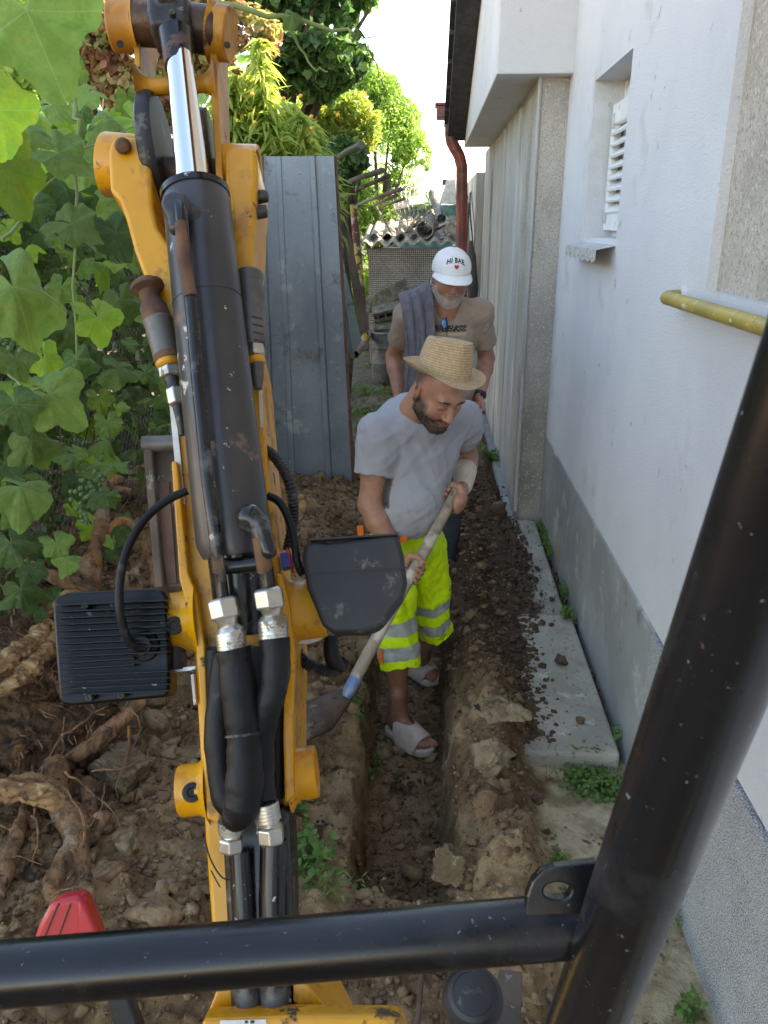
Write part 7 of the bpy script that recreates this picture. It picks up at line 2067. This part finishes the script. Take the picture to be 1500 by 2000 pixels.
for j in range(nv):
    for i in range(nu): F.append((j * (nu + 1) + i, j * (nu + 1) + i + 1, (j + 1) * (nu + 1) + i + 1, (j + 1) * (nu + 1) + i))
bill = obj('bill', MB().add(V, F), M['capwhite'], cap_, ang=60); s_ = bill.modifiers.new('t', 'SOLIDIFY'); s_.thickness = .004
s_ = bill.modifiers.new('b', 'BEVEL'); s_.width = .0015; s_.segments = 2
def on_dome(x, y, lift=1.012):
    th = -x / .100; ph = .42 + y / .100; return cc + CB @ (dome(th, ph) * lift)
def text_mesh(body_, size):
    cu = bpy.data.curves.new('t', 'FONT'); cu.body = body_; cu.size = size; cu.align_x = 'CENTER'; cu.resolution_u = 3; cu.offset = size * .022; cu.space_character = 1.12
    o = bpy.data.objects.new('t', cu); C.objects.link(o); dg = bpy.context.evaluated_depsgraph_get(); me = bpy.data.meshes.new_from_object(o.evaluated_get(dg))
    bpy.data.objects.remove(o); return me
me = text_mesh('HI BAE', .031)
b = bmesh.new(); b.from_mesh(me); bmesh.ops.triangulate(b, faces=b.faces); bmesh.ops.subdivide_edges(b, edges=[e for e in b.edges if e.calc_length() > .006], cuts=2)
for v in b.verts:
    x, y = v.co.x, v.co.y; v.co = Vector(on_dome(x, y * 1.15 + .004 - 5.5 * x * x))
b.to_mesh(me); b.free()
t_ = link('cap_lettering', me, M['ink'], cap_); s_ = t_.modifiers.new('t', 'SOLIDIFY'); s_.thickness = .0012; s_.offset = 0
hv = [(16 * math.sin(w) ** 3 / 17, (13 * math.cos(w) - 5 * math.cos(2 * w) - 2 * math.cos(3 * w) - math.cos(4 * w)) / 17) for w in np.linspace(0, 2 * PI, 40, endpoint=False)]
V = [on_dome(.004, -.016, 1.016)] + [on_dome(.004 + x * .0125 * .5, -.016 + y * .0125 * .5, 1.016) for x, y in hv] + [on_dome(.004 + x * .0125, -.016 + y * .0125, 1.014) for x, y in hv]
F = [(0, 1 + i, 1 + (i + 1) % 40) for i in range(40)] + [(1 + i, 41 + i, 41 + (i + 1) % 40, 1 + (i + 1) % 40) for i in range(40)]
t_ = obj('cap_heart', MB().add(V, F), M['heart'], cap_, smooth=True); s_ = t_.modifiers.new('t', 'SOLIDIFY'); s_.thickness = .0012
# towel over his right shoulder
rows_ = [((800, 640, 4.24), (842, 625, 4.24)), ((784, 596, 4.20), (838, 572, 4.18)), ((778, 578, 4.12), (834, 553, 4.12)), ((780, 586, 4.02), (840, 560, 4.03)), ((785, 608, 3.97), (846, 590, 3.985)),
         ((790, 650, 3.945), (848, 640, 3.955)), ((794, 700, 3.93), (850, 700, 3.925)), ((791, 745, 3.92), (850, 745, 3.91)), ((788, 800, 3.92), (848, 800, 3.91)), ((786, 850, 3.93), (846, 850, 3.92))]
rows_ = [tuple(q) for q in zip(*[smoothpath([r_[i] for r_ in rows_], 5) for i in (0, 1)])]
V = []; F = []; nu = 40
for j, (a, b) in enumerate(rows_):
    a_, b_ = W(*a), W(*b)
    for i in range(nu + 1):
        u = i / nu; p = a_ + (b_ - a_) * u
        fold = .010 * float(fbm(np.array([[u * 5.5 + .02 * j, j * .05, 3]]), 3, 5)[0]) * 2.2 + .005 * math.sin(u * 19 + j * .09 + 2 * math.sin(j * .1)) + .004 * float(fbm(np.array([[u * 4, j * .35, 9]]), 2, 6)[0])
        V.append(p + F2 * (fold * min(1, .3 + j / 22) + .014) + A3((0, 0, .004 * math.sin(u * 9))))
for j in range(len(rows_) - 1):
    for i in range(nu): F.append((j * (nu + 1) + i, j * (nu + 1) + i + 1, (j + 1) * (nu + 1) + i + 1, (j + 1) * (nu + 1) + i))
tw = obj('towel', MB().add(V, F), M['towel'], ang=80, label='slate grey towel draped over the shoulder of the man in the white cap', cat='towel')
s_ = tw.modifiers.new('t', 'SOLIDIFY'); s_.thickness = .016; s_.offset = 0
s_ = tw.modifiers.new('s', 'SUBSURF'); s_.levels = 1; s_.render_levels = 1
# sunglasses on the collar
sg = thing('sunglasses', 'blue-lensed sunglasses hanging from the collar of the tan t-shirt', 'sunglasses', Vector(W(870, 632, 3.93)))
for k_, (dx, yy) in enumerate(((0, 3.935),)):
    c = W(868 + dx, 632, yy); Bx = frame((.35 + .5 * k_, -1), R(-5))
    sd = SDF(); sd.ell(c, (.014, .004, .022), Bx, k=.002); V, F = sd.mesh(.0018)
    link('lens', np_mesh(V, F), M['lens'], sg)
    obj('rim', MB().tube([Vector(c + Bx @ A3((math.cos(w) * .0155, -.001, math.sin(w) * .0235))) for w in np.linspace(0, 2 * PI, 25)], [.002] * 25, 6, caps=False), M['ink'], sg)
obj('temple', MB().tube([Vector(W(872, 618, 3.93)), Vector(W(873, 655, 3.935))], [.002, .002], 6), M['ink'], sg)
# wristwatch
wd = (lwr2 - lel2); wd /= np.linalg.norm(wd); wc = lwr2 - wd * .012
w_ = obj('wristwatch', MB().tube([Vector(wc - wd * .009), Vector(wc + wd * .009)], [.0325, .0325], 24), M['watch'], man2)
obj('watch_face', MB().lathe([(.0, .006), (.014, .006), (.016, .003), (.016, -.004)], axis_matrix(wc + A3((.4, -.85, .1)) * .033, (.4, -.85, .1)), 20, False), M['plastic'], w_)
# ================================================================ VINE STUMP AND ROOTS
M['rootbark'] = mat('root_bark', (.30, .155, .075), .88, c2=(.13, .065, .032), scale=22, stretch=(1, 1, .4), bump=1, bscale=60, bdist=.014, bump2=.5,
                    layers=[((.34, .24, .16), 9, .56, .74), ((.05, .03, .02), 18, .60, .74), ((.46, .19, .05), 7, .60, .78)])
M['torn'] = mat('torn_wood', (.42, .25, .11), .85, c2=(.24, .12, .05), scale=26, stretch=(.3, 1, 1), bump=1, bscale=70, bdist=.012, layers=[((.10, .05, .025), 26, .54, .70), ((.56, .40, .22), 14, .58, .78)])
M['stumpdark'] = mat('stump_mass', (.15, .080, .040), .92, c2=(.07, .038, .022), scale=24, bump=1, bscale=34, bdist=.015, bump2=.6, layers=[((.30, .14, .05), 7, .62, .76)])
def D(px, py, d): return A3(pt(px, py, d=d))
def rootpath(sd, P, d=None, k=.009):
    """P: (px, py, dist, r px)"""
    Q = smoothpath([tuple(map(float, p)) for p in P], 4)
    pts_ = [D(q[0], q[1], q[2]) for q in Q]; rr = [q[3] / FPX * q[2] * .70 * (1 + .05 * math.sin(i * 1.7 + q[0])) for i, q in enumerate(Q)]
    sd.chain(pts_, rr, k=k)
def finish(sd, res, name, m, parent=None, lump=.010, fine=.004, **k):
    V, F = sd.mesh(res); N_ = vnormals(V, F)
    V = V + N_ * (fbm(V * 16, 3, 7) * lump + fbm(V * 60, 3, 9) * fine + (np.abs(fbm(V * A3((70, 70, 22)), 3, 19)) - .3) * fine * 2.4)[:, None]
    return link(name, np_mesh(V, F), m, parent, **k)
stump = thing('vine_stump', 'big dug-up vine stump with twisted roots and torn orange wood', 'tree stump', Vector(D(90, 1500, 2.6)))
sd = SDF()
rootpath(sd, [(236, 938, 3.1, 9), (216, 942, 3.1, 13), (203, 975, 3.08, 15), (200, 1010, 3.05, 19), (197, 1040, 3.0, 25), (190, 1070, 3.0, 21), (180, 1100, 2.95, 30), (172, 1135, 2.9, 34), (168, 1170, 2.9, 36)])
rootpath(sd, [(203, 1045, 3.02, 16), (228, 1022, 3.0, 15), (252, 1020, 2.98, 11), (268, 1036, 2.95, 7)])
rootpath(sd, [(206, 972, 3.08, 11), (222, 955, 3.05, 8), (254, 958, 3.05, 6)], k=.01)
rootpath(sd, [(252, 1048, 3.1, 12), (240, 1080, 3.08, 14), (232, 1110, 3.05, 19), (240, 1140, 3.0, 20), (220, 1170, 3.0, 20)])
rootpath(sd, [(280, 1060, 3.1, 8), (286, 1085, 3.1, 10), (262, 1112, 3.05, 11), (270, 1145, 3.0, 14), (250, 1170, 3.0, 16)])
rootpath(sd, [(294, 1030, 3.1, 6), (290, 1060, 3.1, 8), (296, 1100, 3.1, 9), (300, 1150, 3.05, 9)])
rootpath(sd, [(2, 1083, 2.8, 4), (30, 1088, 2.8, 8), (70, 1108, 2.8, 12), (105, 1128, 2.8, 16), (150, 1142, 2.82, 17), (180, 1165, 2.85, 26)], k=.012)
o = finish(sd, .0065, 'upper_root', M['rootbark'], stump, .012, .004)
sd = SDF()
for (px, py, d, r) in ((60, 1330, 2.75, 90), (20, 1400, 2.7, 90), (120, 1390, 2.75, 60), (100, 1290, 2.85, 60), (150, 1230, 3.0, 60), (60, 1450, 2.6, 70), (130, 1470, 2.6, 50), (10, 1270, 2.8, 70), (220, 1230, 3.1, 55), (170, 1420, 2.7, 40)):
    sd.ell(D(px, py, d), A3((1, 1, .85)) * r / FPX * d, k=.06)
o = finish(sd, .010, 'stump_mass', M['stumpdark'], stump, .07, .022)
sd = SDF()
rootpath(sd, [(110, 1500, 2.45, 34), (112, 1560, 2.35, 30), (140, 1600, 2.28, 38), (150, 1640, 2.22, 32), (120, 1690, 2.15, 20), (98, 1735, 2.1, 17), (112, 1762, 2.08, 17), (150, 1770, 2.08, 17), (168, 1740, 2.12, 18), (160, 1690, 2.18, 24), (150, 1650, 2.22, 26)], k=.014)
rootpath(sd, [(60, 1540, 2.4, 16), (45, 1590, 2.3, 17), (28, 1650, 2.2, 18), (12, 1710, 2.1, 15), (2, 1750, 2.05, 9)])
rootpath(sd, [(160, 1650, 2.25, 16), (185, 1640, 2.25, 12), (198, 1615, 2.27, 9), (206, 1592, 2.27, 6), (186, 1594, 2.25, 4)], k=.01)
rootpath(sd, [(170, 1735, 2.12, 14), (210, 1712, 2.14, 13), (240, 1698, 2.16, 11), (268, 1682, 2.18, 8)])
rootpath(sd, [(62, 1600, 2.3, 10), (70, 1640, 2.25, 9), (66, 1690, 2.2, 7)])
rootpath(sd, [(170, 1530, 2.4, 22), (172, 1580, 2.35, 20), (165, 1620, 2.3, 18)])
o = finish(sd, .0055, 'lower_root', M['rootbark'], stump, .010, .003)
# torn wood edges
def torn(P, r, name='torn_wood'):
    sd = SDF(); rootpath(sd, P, k=.012); V, F = sd.mesh(.0045); N_ = vnormals(V, F)
    V = V + N_ * ((1 - 2 * np.abs(fbm(V * A3((22, 75, 75)), 3, 17))) * .011 + fbm(V * 24, 3, 27) * .016)[:, None]; return link(name, np_mesh(V, F), M['torn'], stump)
torn([(-30, 1365, 2.42, 12), (0, 1345, 2.42, 14), (40, 1325, 2.42, 15), (72, 1292, 2.46, 15), (98, 1262, 2.54, 12), (108, 1222, 2.6, 8)], 0)
torn([(-20, 1300, 2.46, 16), (20, 1285, 2.46, 18), (60, 1258, 2.5, 17), (92, 1222, 2.6, 12)], 0)
torn([(110, 1180, 2.8, 8), (150, 1160, 2.82, 9), (190, 1172, 2.82, 6)], 0)
torn([(0, 1318, 2.55, 6), (35, 1298, 2.55, 7), (70, 1268, 2.58, 8), (96, 1232, 2.68, 5)], 0)
torn([(-8, 1540, 2.30, 16), (30, 1544, 2.30, 20), (70, 1548, 2.30, 21), (104, 1562, 2.29, 18), (126, 1582, 2.28, 10)], 0)
torn([(-5, 1528, 2.36, 6), (50, 1522, 2.36, 8), (96, 1532, 2.36, 9), (130, 1560, 2.34, 5)], 0)
torn([(96, 1196, 2.9, 5), (130, 1178, 2.9, 6), (170, 1168, 2.9, 4)], 0)
for (lab, P) in (('thick pale-barked root piece lying beside the finned work light', [(140, 1476, 2.5, 15), (165, 1465, 2.5, 18), (200, 1440, 2.5, 19), (232, 1408, 2.52, 17), (258, 1386, 2.54, 14), (272, 1372, 2.56, 12), (268, 1360, 2.57, 8)]),
                 ('torn root block with pale broken end right of the hydraulic boom', [(528, 885, 4.2, 14), (540, 925, 4.15, 18), (556, 960, 4.1, 16), (570, 1000, 4.1, 16), (578, 1030, 4.1, 14)]),
                 ('pale broken root knob at the foot of the sheet panel', [(588, 972, 4.0, 10), (590, 992, 3.98, 12), (584, 1016, 3.95, 9)])):
    sd = SDF(); rootpath(sd, P, k=.012)
    finish(sd, .0055, 'root_piece', M['torn' if 'knob' in lab else 'rootbark'], None, .012, .004, label=lab, cat='root')

# bark splinters and fine rootlets on the stump
rr_ = np.random.default_rng(77); m_ = MB()
for i in range(90):
    px, py = rr_.uniform(-20, 185), rr_.uniform(1200, 1500); d = 2.40 + .22 * abs(rr_.normal()) - .0006 * (py - 1200) + .0012 * max(0, px - 60)
    a = D(px, py, d - .05); v = rr_.normal(0, 1, 3); v /= np.linalg.norm(v); L = rr_.uniform(.02, .09); r0 = rr_.uniform(.001, .0035)
    P_ = [Vector(a + v * L * t + rr_.normal(0, .006, 3)) for t in (0, .4, .7, 1)]
    m_.tube(P_, [r0, r0 * .9, r0 * .7, r0 * .2], 5, flat=.5)
obj('splinters', m_, M['rootbark'], stump, fix=False, kind='stuff')
m_ = MB()
for i in range(130):
    px, py = rr_.uniform(-20, 330), rr_.uniform(1080, 1760)
    if px > 200 and py > 1500: continue
    d = np.interp(py, [1080, 1200, 1500, 1760], [3.05, 2.75, 2.38, 2.1]) + rr_.normal(0, .06)
    a = Vector(D(px, py, d)); dr_ = Vector((rr_.normal(0, 1), rr_.normal(0, 1), rr_.normal(-.4, .8))).normalized(); P_ = [a]
    for k in range(9):
        dr_ = (dr_ + Vector(rr_.normal(0, .3, 3))).normalized(); P_.append(P_[-1] + dr_ * rr_.uniform(.012, .035))
    r0 = rr_.uniform(.0014, .0050); m_.tube(P_, list(np.linspace(r0, r0 * .3, 10)), 5)
obj('rootlets', m_, M['rootbark'], stump, fix=False, kind='stuff')
print('TRIS', sum(len(o.data.polygons) for o in bpy.data.objects if o.type == 'MESH'), 'OBJ', len(bpy.data.objects))
